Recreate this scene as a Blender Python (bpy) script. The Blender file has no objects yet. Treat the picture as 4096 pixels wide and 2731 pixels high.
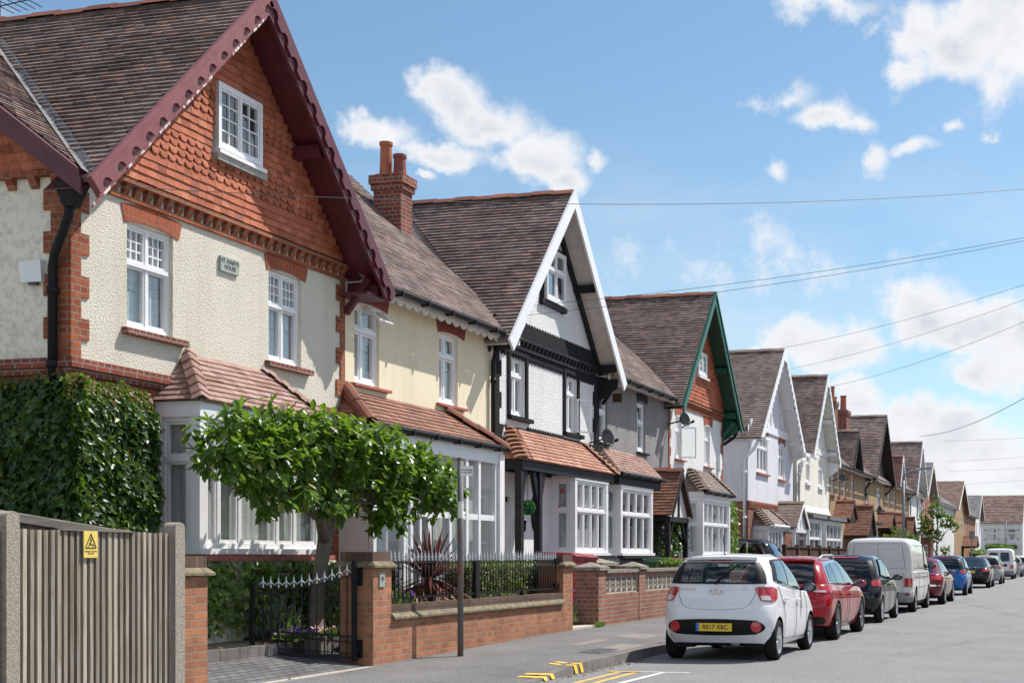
import bpy, bmesh, math, random
from mathutils import Vector, Matrix
R = random.Random(7)
sc = bpy.context.scene
COL = sc.collection
ORG = {}          # world origin of every built object, for parenting
V = Vector
def P(s, d, z):   # s metres along the street, d metres left of the camera line, z up
    return V((-d, s, z))
def tag(o, label=None, cat=None, group=None, kind=None):
    if label: o['label'] = label
    if cat: o['category'] = cat
    if group: o['group'] = group
    if kind: o['kind'] = kind
    return o
def thing(name, label, cat, loc, group=None, rz=0.0):
    o = bpy.data.objects.new(name, None); COL.objects.link(o)
    o.empty_display_size = .2
    o.location = loc; o.rotation_euler = (0, 0, rz)
    ORG[o] = V(loc)
    return tag(o, label, cat, group)
def unit(v):
    v = V(v); return v.normalized()
class MB:
    def __init__(self): self.v = []; self.f = []; self.mi = []; self.cur = 0
    def add(self, pts, faces):
        b = len(self.v); self.v.extend([tuple(p) for p in pts])
        for f in faces: self.f.append([b + i for i in f]); self.mi.append(self.cur)
    def poly(self, pts): self.add(pts, [list(range(len(pts)))])
    def prism(self, pts, vec):
        n = len(pts); vec = V(vec)
        a = [V(p) for p in pts]; b = [p + vec for p in a]
        fs = [list(range(n))[::-1], list(range(n, 2 * n))]
        fs += [[i, (i + 1) % n, n + (i + 1) % n, n + i] for i in range(n)]
        self.add(a + b, fs)
    def hexa(self, c):   # 8 corners, bottom ring then top ring
        self.add(c, [[3, 2, 1, 0], [4, 5, 6, 7], [0, 1, 5, 4], [1, 2, 6, 5], [2, 3, 7, 6], [3, 0, 4, 7]])
    def box(self, s0, s1, d0, d1, z0, z1):
        self.hexa([P(s0, d1, z0), P(s0, d0, z0), P(s1, d0, z0), P(s1, d1, z0), P(s0, d1, z1), P(s0, d0, z1), P(s1, d0, z1), P(s1, d1, z1)])
    def cbox(self, x0, x1, y0, y1, z0, z1):
        self.hexa([V((x0, y0, z0)), V((x1, y0, z0)), V((x1, y1, z0)), V((x0, y1, z0)), V((x0, y0, z1)), V((x1, y0, z1)), V((x1, y1, z1)), V((x0, y1, z1))])
    def fbox(self, F, u0, u1, n0, n1, z0, z1):  # box in a wall frame
        O, U, N = F; Z = V((0, 0, 1))
        q = lambda u, n, z: O + U * u + N * n + Z * z
        self.hexa([q(u0, n0, z0), q(u1, n0, z0), q(u1, n1, z0), q(u0, n1, z0), q(u0, n0, z1), q(u1, n0, z1), q(u1, n1, z1), q(u0, n1, z1)])
    def bar(self, a, b, w, h=None, up=(0, 0, 1)):   # square bar between two points
        a = V(a); b = V(b); h = h or w; t = unit(b - a)
        x = t.cross(V(up))
        if x.length < 1e-4: x = t.cross(V((1, 0, 0)))
        x.normalize(); y = x.cross(t)
        q = lambda p, i, j: p + x * (w / 2 * i) + y * (h / 2 * j)
        self.hexa([q(a, -1, -1), q(a, 1, -1), q(b, 1, -1), q(b, -1, -1), q(a, -1, 1), q(a, 1, 1), q(b, 1, 1), q(b, -1, 1)])
    def tube(self, pts, r, n=8, cap=True):
        pts = [V(p) for p in pts]; m = len(pts)
        rs = r if isinstance(r, (list, tuple)) else [r] * m
        b = len(self.v); ref = V((0, 0, 1))
        for i, p in enumerate(pts):
            t = unit(pts[min(i + 1, m - 1)] - pts[max(i - 1, 0)])
            x = t.cross(ref)
            if x.length < .05: x = t.cross(V((0, 1, 0)))
            x.normalize(); y = x.cross(t)
            for k in range(n):
                a = 2 * math.pi * k / n
                self.v.append(tuple(p + (x * math.cos(a) + y * math.sin(a)) * rs[i]))
        for i in range(m - 1):
            for k in range(n):
                self.f.append([b + i * n + k, b + i * n + (k + 1) % n, b + (i + 1) * n + (k + 1) % n, b + (i + 1) * n + k]); self.mi.append(self.cur)
        if cap:
            self.f.append([b + k for k in range(n)][::-1]); self.mi.append(self.cur)
            self.f.append([b + (m - 1) * n + k for k in range(n)]); self.mi.append(self.cur)
    def lathe(self, c, prof, n=16, axis=(0, 0, 1)):   # prof: (radius, height)
        ax = unit(axis); x = ax.orthogonal().normalized(); y = ax.cross(x); c = V(c)
        b = len(self.v)
        for r, h in prof:
            for k in range(n):
                a = 2 * math.pi * k / n
                self.v.append(tuple(c + ax * h + (x * math.cos(a) + y * math.sin(a)) * r))
        for i in range(len(prof) - 1):
            for k in range(n):
                self.f.append([b + i * n + k, b + i * n + (k + 1) % n, b + (i + 1) * n + (k + 1) % n, b + (i + 1) * n + k]); self.mi.append(self.cur)
        for i, rev in ((0, True), (len(prof) - 1, False)):
            if prof[i][0] > 1e-4:
                l = [b + i * n + k for k in range(n)]
                self.f.append(l[::-1] if rev else l); self.mi.append(self.cur)
    def grid(self, fn, nu, nv, closed=False):
        b = len(self.v); m = nu if closed else nu + 1
        for j in range(nv + 1):
            for i in range(m): self.v.append(tuple(fn(i / nu, j / nv)))
        for j in range(nv):
            for i in range(nu):
                i2 = (i + 1) % m
                self.f.append([b + j * m + i, b + j * m + i2, b + (j + 1) * m + i2, b + (j + 1) * m + i]); self.mi.append(self.cur)
    def build(self, name, mats, parent=None, smooth=False, loc=None, local=False, label=None, cat=None, group=None, kind=None, fix=False):
        if not isinstance(mats, (list, tuple)): mats = [mats]
        org = ORG[parent] if parent is not None else (V(loc) if loc is not None else V((0, 0, 0)))
        if local: vs = self.v
        else: vs = [(p[0] - org.x, p[1] - org.y, p[2] - org.z) for p in self.v]
        me = bpy.data.meshes.new(name); me.from_pydata(vs, [], self.f); me.update()
        for m in mats: me.materials.append(m)
        if len(mats) > 1: me.polygons.foreach_set('material_index', self.mi)
        if fix:
            bm = bmesh.new(); bm.from_mesh(me); bmesh.ops.remove_doubles(bm, verts=bm.verts, dist=1e-5)
            bmesh.ops.recalc_face_normals(bm, faces=bm.faces); bm.to_mesh(me); bm.free()
        uv = me.uv_layers.new(name='UVMap'); co = [0.0] * (2 * len(me.loops))
        ox, oy, oz = (0, 0, 0) if local else org
        vv = me.vertices
        for p in me.polygons:
            n = p.normal; ax, ay, az = abs(n.x), abs(n.y), abs(n.z)
            for li in p.loop_indices:
                c = vv[me.loops[li].vertex_index].co
                if ax >= ay and ax >= az * .7: a, b = c.y + oy, c.z + oz
                elif ay >= az * .7: a, b = c.x + ox, c.z + oz
                else: a, b = c.y + oy, c.x + ox
                co[2 * li] = a; co[2 * li + 1] = b
        uv.data.foreach_set('uv', co)
        if smooth: me.polygons.foreach_set('use_smooth', [True] * len(me.polygons))
        o = bpy.data.objects.new(name, me); COL.objects.link(o)
        ORG[o] = org
        if parent is not None: o.parent = parent
        else: o.location = org
        return tag(o, label, cat, group, kind)
def build_each(mb, name, mats, parent, **k):
    """every separate piece of the mesh becomes an object of its own"""
    par = list(range(len(mb.v)))
    def root(i):
        while par[i] != i: par[i] = par[par[i]]; i = par[i]
        return i
    for f in mb.f:
        a = root(f[0])
        for i in f[1:]: par[root(i)] = a
    groups = {}
    for f in mb.f: groups.setdefault(root(f[0]), []).append(f)
    out = []
    for fs in groups.values():
        ids = sorted({i for f in fs for i in f}); mp = {i: n for n, i in enumerate(ids)}; p = MB(); p.add([mb.v[i] for i in ids], [[mp[i] for i in f] for f in fs]); out.append(p.build(name, mats, parent, **k))
    return out
def struct(name, mb, mat, **k): return mb.build(name, mat, kind='structure', **k)

# ------------------------------------------------------------------ materials
def newmat(name):
    m = bpy.data.materials.new(name); m.use_nodes = True
    nt = m.node_tree; b = nt.nodes['Principled BSDF']
    return m, nt, b
def nd(nt, typ, **k):
    n = nt.nodes.new(typ)
    for a, v in k.items():
        if a.startswith('i_'):
            key = a[2:].replace('_', ' ')
            n.inputs[key].default_value = v
        else: setattr(n, a, v)
    return n
def rgba(c): return (c[0], c[1], c[2], 1)
def ramp(nt, stops, interp='LINEAR'):
    n = nt.nodes.new('ShaderNodeValToRGB'); cr = n.color_ramp; cr.interpolation = interp
    while len(cr.elements) < len(stops): cr.elements.new(.5)
    for e, (p, c) in zip(cr.elements, stops):
        e.position = p; e.color = rgba(c) if not isinstance(c, (int, float)) else (c, c, c, 1)
    return n
def mixc(nt, fac, a, b, mode='MIX'):
    n = nt.nodes.new('ShaderNodeMix'); n.data_type = 'RGBA'; n.blend_type = mode
    for sock, val in ((n.inputs[0], fac), (n.inputs[6], a), (n.inputs[7], b)):
        if hasattr(val, 'links') or isinstance(val, bpy.types.NodeSocket): nt.links.new(val, sock)
        elif isinstance(val, (int, float)): sock.default_value = val
        else: sock.default_value = rgba(val)
    return n.outputs[2]
def noise(nt, vec, scale, detail=4, rough=.55, dist=0):
    n = nd(nt, 'ShaderNodeTexNoise'); n.inputs['Scale'].default_value = scale; n.inputs['Detail'].default_value = detail
    n.inputs['Roughness'].default_value = rough; n.inputs['Distortion'].default_value = dist
    if vec is not None: nt.links.new(vec, n.inputs['Vector'])
    return n.outputs['Fac']
def objv(nt): return nt.nodes.new('ShaderNodeTexCoord').outputs['Object']
def uvv(nt): return nt.nodes.new('ShaderNodeUVMap').outputs['UV']
def scalev(nt, vec, s):
    n = nd(nt, 'ShaderNodeMapping'); n.inputs['Scale'].default_value = s; nt.links.new(vec, n.inputs['Vector']); return n.outputs['Vector']
def bump(nt, b, h, strength, dist=.01):
    n = nd(nt, 'ShaderNodeBump'); n.inputs['Strength'].default_value = strength; n.inputs['Distance'].default_value = dist
    nt.links.new(h, n.inputs['Height']); nt.links.new(n.outputs['Normal'], b.inputs['Normal']); return n
def plain(name, c, rough=.5, c2=None, ns=3.0, lo=.35, hi=.65, bp=None, metal=0, spec=.5, coat=0, isl=None, stretch=None, detail=5):
    """general paint / render / metal: two colours mixed by noise, optional bump (scale,strength,dist), optional per-piece shade"""
    m, nt, b = newmat(name); L = nt.links
    b.inputs['Roughness'].default_value = rough; b.inputs['Metallic'].default_value = metal
    b.inputs['Specular IOR Level'].default_value = spec; b.inputs['Coat Weight'].default_value = coat
    b.inputs['Coat Roughness'].default_value = .04
    v = objv(nt)
    if stretch: v = scalev(nt, v, stretch)
    col = None
    if c2:
        r = ramp(nt, [(lo, c), (hi, c2)]); L.new(noise(nt, v, ns, detail), r.inputs[0]); col = r.outputs[0]
    if isl:
        g = nd(nt, 'ShaderNodeNewGeometry'); r2 = ramp(nt, [(0, 1 - isl), (1, 1 + isl * .6)]); L.new(g.outputs['Random Per Island'], r2.inputs[0])
        col = mixc(nt, 1.0, col if col else c, r2.outputs[0], 'MULTIPLY')
    if col: L.new(col, b.inputs['Base Color'])
    else: b.inputs['Base Color'].default_value = rgba(c)
    if bp: bump(nt, b, noise(nt, v, bp[0], bp[3] if len(bp) > 3 else 3), bp[1], bp[2])
    return m
def tilemat(name, stops, rough=.75, stain=(.6, .55, .5), sa=.5, moss=None):
    m, nt, b = newmat(name); L = nt.links
    g = nd(nt, 'ShaderNodeNewGeometry'); r = ramp(nt, stops); L.new(g.outputs['Random Per Island'], r.inputs[0])
    v = objv(nt); n1 = noise(nt, v, .9, 6, .62); rr = ramp(nt, [(.38, (1, 1, 1)), (.68, stain)]); L.new(n1, rr.inputs[0])
    c = mixc(nt, sa, r.outputs[0], mixc(nt, 1.0, r.outputs[0], rr.outputs[0], 'MULTIPLY'))
    rm = ramp(nt, [(.6, 0), (.72, .75)]); L.new(noise(nt, v, 2.1, 8, .72), rm.inputs[0]); c = mixc(nt, rm.outputs[0], c, moss) if moss else c
    n2 = noise(nt, v, 38, 3); rr2 = ramp(nt, [(.3, .75), (.7, 1.15)]); L.new(n2, rr2.inputs[0])
    c = mixc(nt, 1.0, c, rr2.outputs[0], 'MULTIPLY')
    L.new(c, b.inputs['Base Color']); b.inputs['Roughness'].default_value = rough; b.inputs['Specular IOR Level'].default_value = .3
    bump(nt, b, n2, .35, .006)
    return m
def brickmat(name, c1, c2, mortar, bw=.225, bh=.078, ms=.011, dirt=.62, dirtc=(.42, .37, .33), sq=2, sqa=.5, off=.5):
    m, nt, b = newmat(name); L = nt.links
    t = nd(nt, 'ShaderNodeTexBrick'); t.offset = off; t.squash = sqa; t.squash_frequency = sq
    v = uvv(nt); L.new(v, t.inputs['Vector'])
    for k, val in (('Scale', 1.0), ('Mortar Size', ms), ('Mortar Smooth', .15), ('Bias', 0.0), ('Brick Width', bw), ('Row Height', bh)): t.inputs[k].default_value = val
    t.inputs['Color1'].default_value = rgba(c1); t.inputs['Color2'].default_value = rgba(c2); t.inputs['Mortar'].default_value = rgba(mortar)
    o = objv(nt); n1 = noise(nt, o, 2.3, 6, .65); r = ramp(nt, [(.4, (1, 1, 1)), (.72, dirtc)]); L.new(n1, r.inputs[0])
    c = mixc(nt, dirt, t.outputs['Color'], mixc(nt, 1.0, t.outputs['Color'], r.outputs[0], 'MULTIPLY'))
    n2 = noise(nt, o, 55, 3); r2 = ramp(nt, [(.3, .8), (.7, 1.15)]); L.new(n2, r2.inputs[0]); c = mixc(nt, 1.0, c, r2.outputs[0], 'MULTIPLY')
    L.new(c, b.inputs['Base Color']); b.inputs['Roughness'].default_value = .85; b.inputs['Specular IOR Level'].default_value = .25
    mth = nd(nt, 'ShaderNodeMath', operation='MULTIPLY_ADD'); L.new(n2, mth.inputs[0]); mth.inputs[1].default_value = .35
    inv = nd(nt, 'ShaderNodeMath', operation='SUBTRACT'); inv.inputs[0].default_value = 1; L.new(t.outputs['Fac'], inv.inputs[1]); L.new(inv.outputs[0], mth.inputs[2])
    bump(nt, b, mth.outputs[0], .7, .008)
    return m
def leafmat(name, stops, rough=.35, trans=.25, tc=(.25, .45, .04), spec=.5):
    m, nt, b = newmat(name); L = nt.links
    g = nd(nt, 'ShaderNodeNewGeometry'); r = ramp(nt, stops); L.new(g.outputs['Random Per Island'], r.inputs[0])
    L.new(r.outputs[0], b.inputs['Base Color']); b.inputs['Roughness'].default_value = rough; b.inputs['Specular IOR Level'].default_value = spec
    if trans:
        t = nd(nt, 'ShaderNodeBsdfTranslucent'); t.inputs['Color'].default_value = rgba(tc)
        mx = nd(nt, 'ShaderNodeMixShader'); mx.inputs[0].default_value = trans
        L.new(b.outputs[0], mx.inputs[1]); L.new(t.outputs[0], mx.inputs[2]); L.new(mx.outputs[0], nt.nodes['Material Output'].inputs['Surface'])
    return m
def glassmat(name, base=.16, tint=(.75, .82, .82), rough=.01, power=1.0):
    m = bpy.data.materials.new(name); m.use_nodes = True; nt = m.node_tree; nt.nodes.clear(); L = nt.links
    out = nd(nt, 'ShaderNodeOutputMaterial'); tr = nd(nt, 'ShaderNodeBsdfTransparent'); tr.inputs[0].default_value = rgba(tint)
    gl = nd(nt, 'ShaderNodeBsdfGlossy'); gl.inputs['Roughness'].default_value = rough; gl.inputs['Color'].default_value = (.9, .95, 1, 1)
    lw = nd(nt, 'ShaderNodeLayerWeight'); lw.inputs['Blend'].default_value = .5
    pw_ = nd(nt, 'ShaderNodeMath', operation='POWER'); L.new(lw.outputs['Facing'], pw_.inputs[0]); pw_.inputs[1].default_value = 3.5
    ma = nd(nt, 'ShaderNodeMath', operation='MULTIPLY_ADD', use_clamp=True); L.new(pw_.outputs[0], ma.inputs[0]); ma.inputs[1].default_value = power; ma.inputs[2].default_value = base
    v = objv(nt); bp = nd(nt, 'ShaderNodeBump'); bp.inputs['Strength'].default_value = .04; bp.inputs['Distance'].default_value = .02
    L.new(noise(nt, v, 1.7, 2), bp.inputs['Height']); L.new(bp.outputs[0], gl.inputs['Normal'])
    mx = nd(nt, 'ShaderNodeMixShader'); L.new(ma.outputs[0], mx.inputs[0]); L.new(tr.outputs[0], mx.inputs[1]); L.new(gl.outputs[0], mx.inputs[2]); L.new(mx.outputs[0], out.inputs['Surface'])
    return m
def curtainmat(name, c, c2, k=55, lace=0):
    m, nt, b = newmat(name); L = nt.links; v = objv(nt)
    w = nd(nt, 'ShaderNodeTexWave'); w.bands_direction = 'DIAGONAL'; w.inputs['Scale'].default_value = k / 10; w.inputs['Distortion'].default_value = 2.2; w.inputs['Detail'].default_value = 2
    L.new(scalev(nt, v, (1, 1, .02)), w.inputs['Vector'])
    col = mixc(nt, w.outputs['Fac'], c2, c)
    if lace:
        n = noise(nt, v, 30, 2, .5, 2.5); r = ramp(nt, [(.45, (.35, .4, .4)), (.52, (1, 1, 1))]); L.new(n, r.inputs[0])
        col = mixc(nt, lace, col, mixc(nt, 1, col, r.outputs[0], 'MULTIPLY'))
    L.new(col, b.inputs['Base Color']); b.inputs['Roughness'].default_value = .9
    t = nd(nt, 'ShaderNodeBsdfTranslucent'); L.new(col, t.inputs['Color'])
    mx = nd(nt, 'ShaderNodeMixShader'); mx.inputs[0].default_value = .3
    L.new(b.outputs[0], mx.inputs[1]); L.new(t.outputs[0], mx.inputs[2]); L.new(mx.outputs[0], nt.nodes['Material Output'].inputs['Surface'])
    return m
def roughcast(name, c, c2, scale=26, st=1.0, dist=.03, streak=.5, dk=.72):
    m, nt, b = newmat(name); L = nt.links; v = objv(nt)
    n1 = noise(nt, v, scale, 4, .6); n0 = noise(nt, v, .8, 5, .6)
    r = ramp(nt, [(.35, c2), (.6, c)]); L.new(n0, r.inputs[0])
    r1 = ramp(nt, [(.3, dk), (.55, 1.0)]); L.new(n1, r1.inputs[0])
    rk = ramp(nt, [(.5, (1, 1, 1)), (.72, (.78, .75, .7))]); L.new(noise(nt, scalev(nt, v, (2.4, 2.4, .28)), 1.3, 6, .65), rk.inputs[0])
    base = mixc(nt, streak, r.outputs[0], mixc(nt, 1, r.outputs[0], rk.outputs[0], 'MULTIPLY'))
    L.new(mixc(nt, 1, base, r1.outputs[0], 'MULTIPLY'), b.inputs['Base Color'])
    b.inputs['Roughness'].default_value = .95; b.inputs['Specular IOR Level'].default_value = .15
    bump(nt, b, n1, st, dist)
    return m
def asphalt(name, c, c2, fleck=.12, bs=160, stainc=(.6, .6, .6)):
    m, nt, b = newmat(name); L = nt.links; v = objv(nt)
    r = ramp(nt, [(.3, c), (.7, c2)]); L.new(noise(nt, v, .7, 8, .65), r.inputs[0])
    vo = nd(nt, 'ShaderNodeTexVoronoi'); vo.inputs['Scale'].default_value = 75; L.new(v, vo.inputs['Vector'])
    rv = ramp(nt, [(0, 1 - fleck * 3), (1, 1 + fleck * 3)]); L.new(vo.outputs['Color'], rv.inputs[0])
    col = mixc(nt, 1, r.outputs[0], rv.outputs[0], 'MULTIPLY')
    rs = ramp(nt, [(.56, (1, 1, 1)), (.66, stainc)]); L.new(noise(nt, scalev(nt, v, (.9, .25, 1)), 1.1, 7, .7), rs.inputs[0])
    col = mixc(nt, .55, col, mixc(nt, 1, col, rs.outputs[0], 'MULTIPLY'))
    L.new(col, b.inputs['Base Color']); b.inputs['Roughness'].default_value = .88; b.inputs['Specular IOR Level'].default_value = .3
    bump(nt, b, noise(nt, v, bs, 3), .8, .012)
    return m
def woodmat(name, stops, stretch=(30, 30, 1.2), rough=.85):
    m, nt, b = newmat(name); L = nt.links; v = scalev(nt, objv(nt), stretch)
    n = noise(nt, v, 1.2, 6, .65, .6); r = ramp(nt, stops); L.new(n, r.inputs[0])
    g = nd(nt, 'ShaderNodeNewGeometry'); r2 = ramp(nt, [(0, .62), (1, 1.22)]); L.new(g.outputs['Random Per Island'], r2.inputs[0])
    L.new(mixc(nt, 1, r.outputs[0], r2.outputs[0], 'MULTIPLY'), b.inputs['Base Color']); b.inputs['Roughness'].default_value = rough
    b.inputs['Specular IOR Level'].default_value = .2; bump(nt, b, n, .5, .006)
    return m
M = {}
M['roof'] = tilemat('roof_tile_brown', [(0, (.16, .118, .112)), (.3, (.225, .17, .16)), (.6, (.27, .205, .185)), (.85, (.31, .225, .20)), (.95, (.36, .225, .18)), (1, (.42, .24, .17))], stain=(.4, .38, .36), sa=.85, moss=(.115, .105, .065))
M['roof_grey'] = tilemat('roof_tile_greybrown', [(0, (.19, .145, .125)), (.5, (.26, .2, .175)), (1, (.32, .245, .21))], stain=(.55, .52, .46), sa=.7)
M['roof_brown'] = tilemat('roof_tile_chocolate', [(0, (.17, .1, .085)), (.6, (.24, .15, .125)), (1, (.3, .19, .15))], stain=(.5, .48, .45), sa=.7)
M['roof_slate'] = tilemat('roof_tile_slate', [(0, (.16, .16, .17)), (1, (.27, .27, .28))])
M['roof_plum'] = tilemat('roof_tile_plum', [(0, (.2, .09, .09)), (1, (.3, .14, .13))])
M['roof_bay'] = tilemat('bay_tile_pink', [(0, (.24, .135, .105)), (.35, (.345, .215, .175)), (.7, (.415, .268, .225)), (.9, (.37, .275, .26)), (1, (.28, .13, .08))], stain=(.7, .6, .55))
M['roof_porch'] = tilemat('porch_tile_brown', [(0, (.2, .09, .06)), (.6, (.29, .14, .1)), (1, (.36, .18, .12))], stain=(.6, .55, .5))
M['roof_terra'] = tilemat('bay_tile_terracotta', [(0, (.34, .16, .105)), (.6, (.45, .235, .16)), (1, (.52, .29, .2))], stain=(.62, .5, .42), sa=.7)
M['hung'] = tilemat('hung_tile_orange', [(0, (.30, .085, .042)), (.12, (.43, .13, .066)), (.7, (.53, .168, .088)), (.95, (.58, .21, .12)), (1, (.27, .11, .08))], stain=(.5, .43, .4), sa=.55)
M['ridge'] = tilemat('ridge_tile_red', [(0, (.2, .075, .05)), (1, (.34, .12, .075))], stain=(.4, .38, .36), sa=.9)
M['cream_rough'] = roughcast('cream_roughcast', (.785, .735, .625), (.72, .672, .565), 46, .9, .024)
M['white_rough'] = roughcast('white_pebbledash', (.84, .84, .83), (.76, .76, .75), 30, 1.0, .025)
M['grey_rough'] = roughcast('grey_pebbledash', (.34, .33, .325), (.27, .262, .26), 34, 1.0, .025)
M['tan_rough'] = roughcast('tan_pebbledash', (.45, .325, .20), (.38, .27, .165), 34, .8, .02)
M['cream_side'] = roughcast('cream_side_render', (.80, .745, .625), (.76, .70, .58), 14, .5, .01, .15)
M['cream'] = roughcast('cream_smooth_render', (.80, .72, .535), (.745, .66, .47), 30, .15, .005, .6, .96)
M['lilac'] = roughcast('pale_lilac_render', (.70, .70, .75), (.63, .63, .68), 30, .15, .005, .5, .96)
M['ivory'] = roughcast('ivory_render', (.80, .76, .68), (.74, .69, .6), 30, .15, .005, .5, .96)
M['white_wall'] = plain('white_painted_brick', (.83, .81, .80), .85, (.75, .73, .72), 1.5, bp=(14, .35, .012), spec=.2)
M['white'] = plain('white_gloss_frame', (.82, .82, .83), .35, (.76, .76, .77), 5, .3, .8)
M['white_old'] = plain('off_white_timber', (.70, .68, .63), .6, (.58, .55, .49), 6, .4, .75)
M['black'] = plain('black_paint', (.014, .014, .016), .6, (.022, .022, .025), 8, bp=(30, .2, .006), spec=.2)
M['blackwall'] = roughcast('black_painted_roughcast', (.025, .025, .029), (.018, .018, .021), 22, .8, .02)
M['iron'] = plain('black_wrought_iron', (.010, .010, .012), .5, (.018, .018, .02), 20, spec=.2)
M['silver'] = plain('silver_paint', (.62, .63, .65), .35, (.5, .51, .53), 12, metal=.6)
M['maroon'] = plain('maroon_gloss_paint', (.115, .02, .03), .45, (.085, .014, .022), 5, .35, .7, bp=(25, .1, .004))
M['maroon_worn'] = plain('weathered_maroon_paint', (.235, .075, .08), .5, (.19, .05, .055), 5, .4, .7, bp=(25, .15, .004))
M['flake'] = plain('flaking_white_undercoat', (.7, .66, .64), .8, (.24, .08, .085), 14, .46, .5)
M['green'] = plain('bottle_green_paint', (.008, .105, .062), .4, (.006, .075, .045), 5)
M['soffit_green'] = plain('green_soffit', (.007, .06, .036), .5)
M['brown'] = plain('dark_brown_paint', (.03, .022, .02), .6)
M['redpaint'] = plain('oxide_red_paint', (.24, .05, .037), .6, (.18, .037, .03), 4, bp=(40, .15, .005))
M['pinksill'] = plain('red_painted_sill', (.42, .13, .10), .7, (.33, .10, .08), 7)
M['terracotta'] = plain('terracotta_clay', (.42, .14, .07), .8, (.3, .09, .05), 4, bp=(30, .2, .004))
M['brick_orange'] = brickmat('orange_red_brick', (.42, .115, .05), (.27, .065, .035), (.27, .2, .14), dirt=.55, ms=.009)
M['brick_wall'] = brickmat('garden_wall_brick', (.50, .20, .105), (.34, .14, .085), (.33, .245, .16), ms=.0095, dirt=.65, dirtc=(.5, .47, .42))
M['brick_red'] = brickmat('dark_red_brick', (.30, .075, .045), (.20, .055, .042), (.30, .24, .2), dirt=.5)
M['brick_screen'] = brickmat('screen_wall_red_brick', (.41, .16, .105), (.27, .10, .072), (.33, .28, .22), dirt=.6)
M['soldier'] = brickmat('brown_coping_brick', (.19, .115, .085), (.13, .08, .062), (.10, .075, .06), bw=.078, bh=.4, dirt=.6, sq=1, sqa=1, off=0)
M['soldier_red'] = brickmat('red_arch_brick', (.42, .11, .05), (.31, .075, .04), (.3, .18, .12), bw=.08, bh=.6, ms=.006, dirt=.4, sq=1, sqa=1, off=0)
M['mortar'] = plain('pale_mortar_flashing', (.45, .44, .41), .9, (.3, .29, .27), 12, bp=(50, .4, .006))
M['stone'] = plain('weathered_grey_stone', (.3, .27, .22), .95, (.17, .15, .12), 9, bp=(40, .5, .01))
M['moss'] = plain('mossy_coping', (.24, .2, .12), .95, (.12, .1, .07), 11, bp=(40, .6, .012))
M['concrete'] = plain('pebbly_concrete', (.38, .33, .265), .95, (.25, .215, .17), 30, .35, .7, bp=(55, .7, .012))
M['screen'] = plain('pale_concrete_screen', (.55, .50, .43), .95, (.42, .38, .32), 9, bp=(40, .4, .008))
M['lead'] = plain('grey_lead', (.17, .175, .185), .75, (.11, .115, .12), 6, bp=(10, .3, .01))
M['fence'] = woodmat('silvered_fence_wood', [(.22, (.12, .09, .062)), (.42, (.29, .245, .185)), (.58, (.375, .335, .275)), (.8, (.46, .42, .355))], (24, 24, 1.7))
M['fence_dark'] = woodmat('dark_fence_wood', [(.3, (.10, .09, .078)), (.7, (.21, .19, .165))], (1.2, 1.2, 25))
M['fence_brown'] = woodmat('brown_fence_wood', [(.3, (.06, .032, .022)), (.7, (.11, .06, .042))])
M['bark'] = plain('grey_brown_bark', (.2, .165, .125), .9, (.12, .098, .075), 9, bp=(14, .6, .02), stretch=(1, 1, .5))
M['ivy'] = leafmat('ivy_leaf', [(0, (.014, .04, .010)), (.5, (.026, .072, .014)), (.85, (.055, .12, .018)), (1, (.12, .17, .025))], .38, .2, spec=.5)
M['ivy_top'] = leafmat('ivy_new_leaf', [(0, (.09, .10, .015)), (.4, (.13, .14, .02)), (.7, (.2, .10, .04)), (1, (.26, .09, .06))], .45, .3)
M['ivy_pale'] = leafmat('variegated_ivy_leaf', [(0, (.05, .10, .02)), (.6, (.12, .21, .035)), (1, (.28, .34, .09))], .35, .3)
M['magnolia'] = leafmat('magnolia_leaf', [(0, (.022, .06, .012)), (.4, (.04, .10, .016)), (.75, (.085, .165, .022)), (.93, (.15, .24, .03)), (1, (.26, .24, .06))], .38, .32, (.26, .46, .03))
M['box_leaf'] = leafmat('box_hedge_leaf', [(0, (.05, .075, .01)), (.6, (.10, .14, .02)), (1, (.2, .22, .05))], .5, .25)
M['tree_leaf'] = leafmat('street_tree_leaf', [(0, (.03, .07, .012)), (.6, (.07, .12, .015)), (1, (.2, .23, .03))], .5, .3)
M['bush_leaf'] = leafmat('bush_leaf', [(0, (.025, .06, .012)), (.7, (.05, .11, .02)), (1, (.09, .16, .03))], .5, .25)
M['cordyline'] = leafmat('cordyline_leaf', [(0, (.06, .018, .018)), (.6, (.12, .032, .028)), (1, (.2, .07, .045))], .4, .2, (.3, .06, .03))
M['lavender'] = leafmat('grey_green_leaf', [(0, (.09, .14, .07)), (1, (.2, .26, .15))], .7, .2)
M['topiary'] = leafmat('topiary_green', [(0, (.02, .16, .05)), (1, (.05, .3, .11))], .5, .1)
M['petal'] = leafmat('purple_petal', [(0, (.16, .05, .4)), (1, (.35, .2, .6))], .6, .2, (.3, .1, .5))
M['petal_pink'] = leafmat('pink_petal', [(0, (.7, .35, .4)), (1, (.85, .7, .68))], .6, .3, (.8, .5, .5))
M['glass'] = glassmat('window_glass', .10, (.97, .98, .98), .01, .9)
M['glass_clear'] = glassmat('clear_open_pane', .03, (.95, .97, .97), .01, .5)
M['glass_far'] = glassmat('far_window_glass', .22, (.6, .66, .68))
M['carglass'] = glassmat('tinted_car_glass', .06, (.5, .56, .55), .005, .9)
M['carglass_dark'] = glassmat('dark_car_glass', .07, (.06, .075, .08), .005, .9)
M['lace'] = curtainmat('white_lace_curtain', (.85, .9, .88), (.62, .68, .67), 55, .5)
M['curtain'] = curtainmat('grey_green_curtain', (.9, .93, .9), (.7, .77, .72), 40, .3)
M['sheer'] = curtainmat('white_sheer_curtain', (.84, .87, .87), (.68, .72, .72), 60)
M['darkroom'] = plain('dark_room', (.03, .03, .03), .9)
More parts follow.
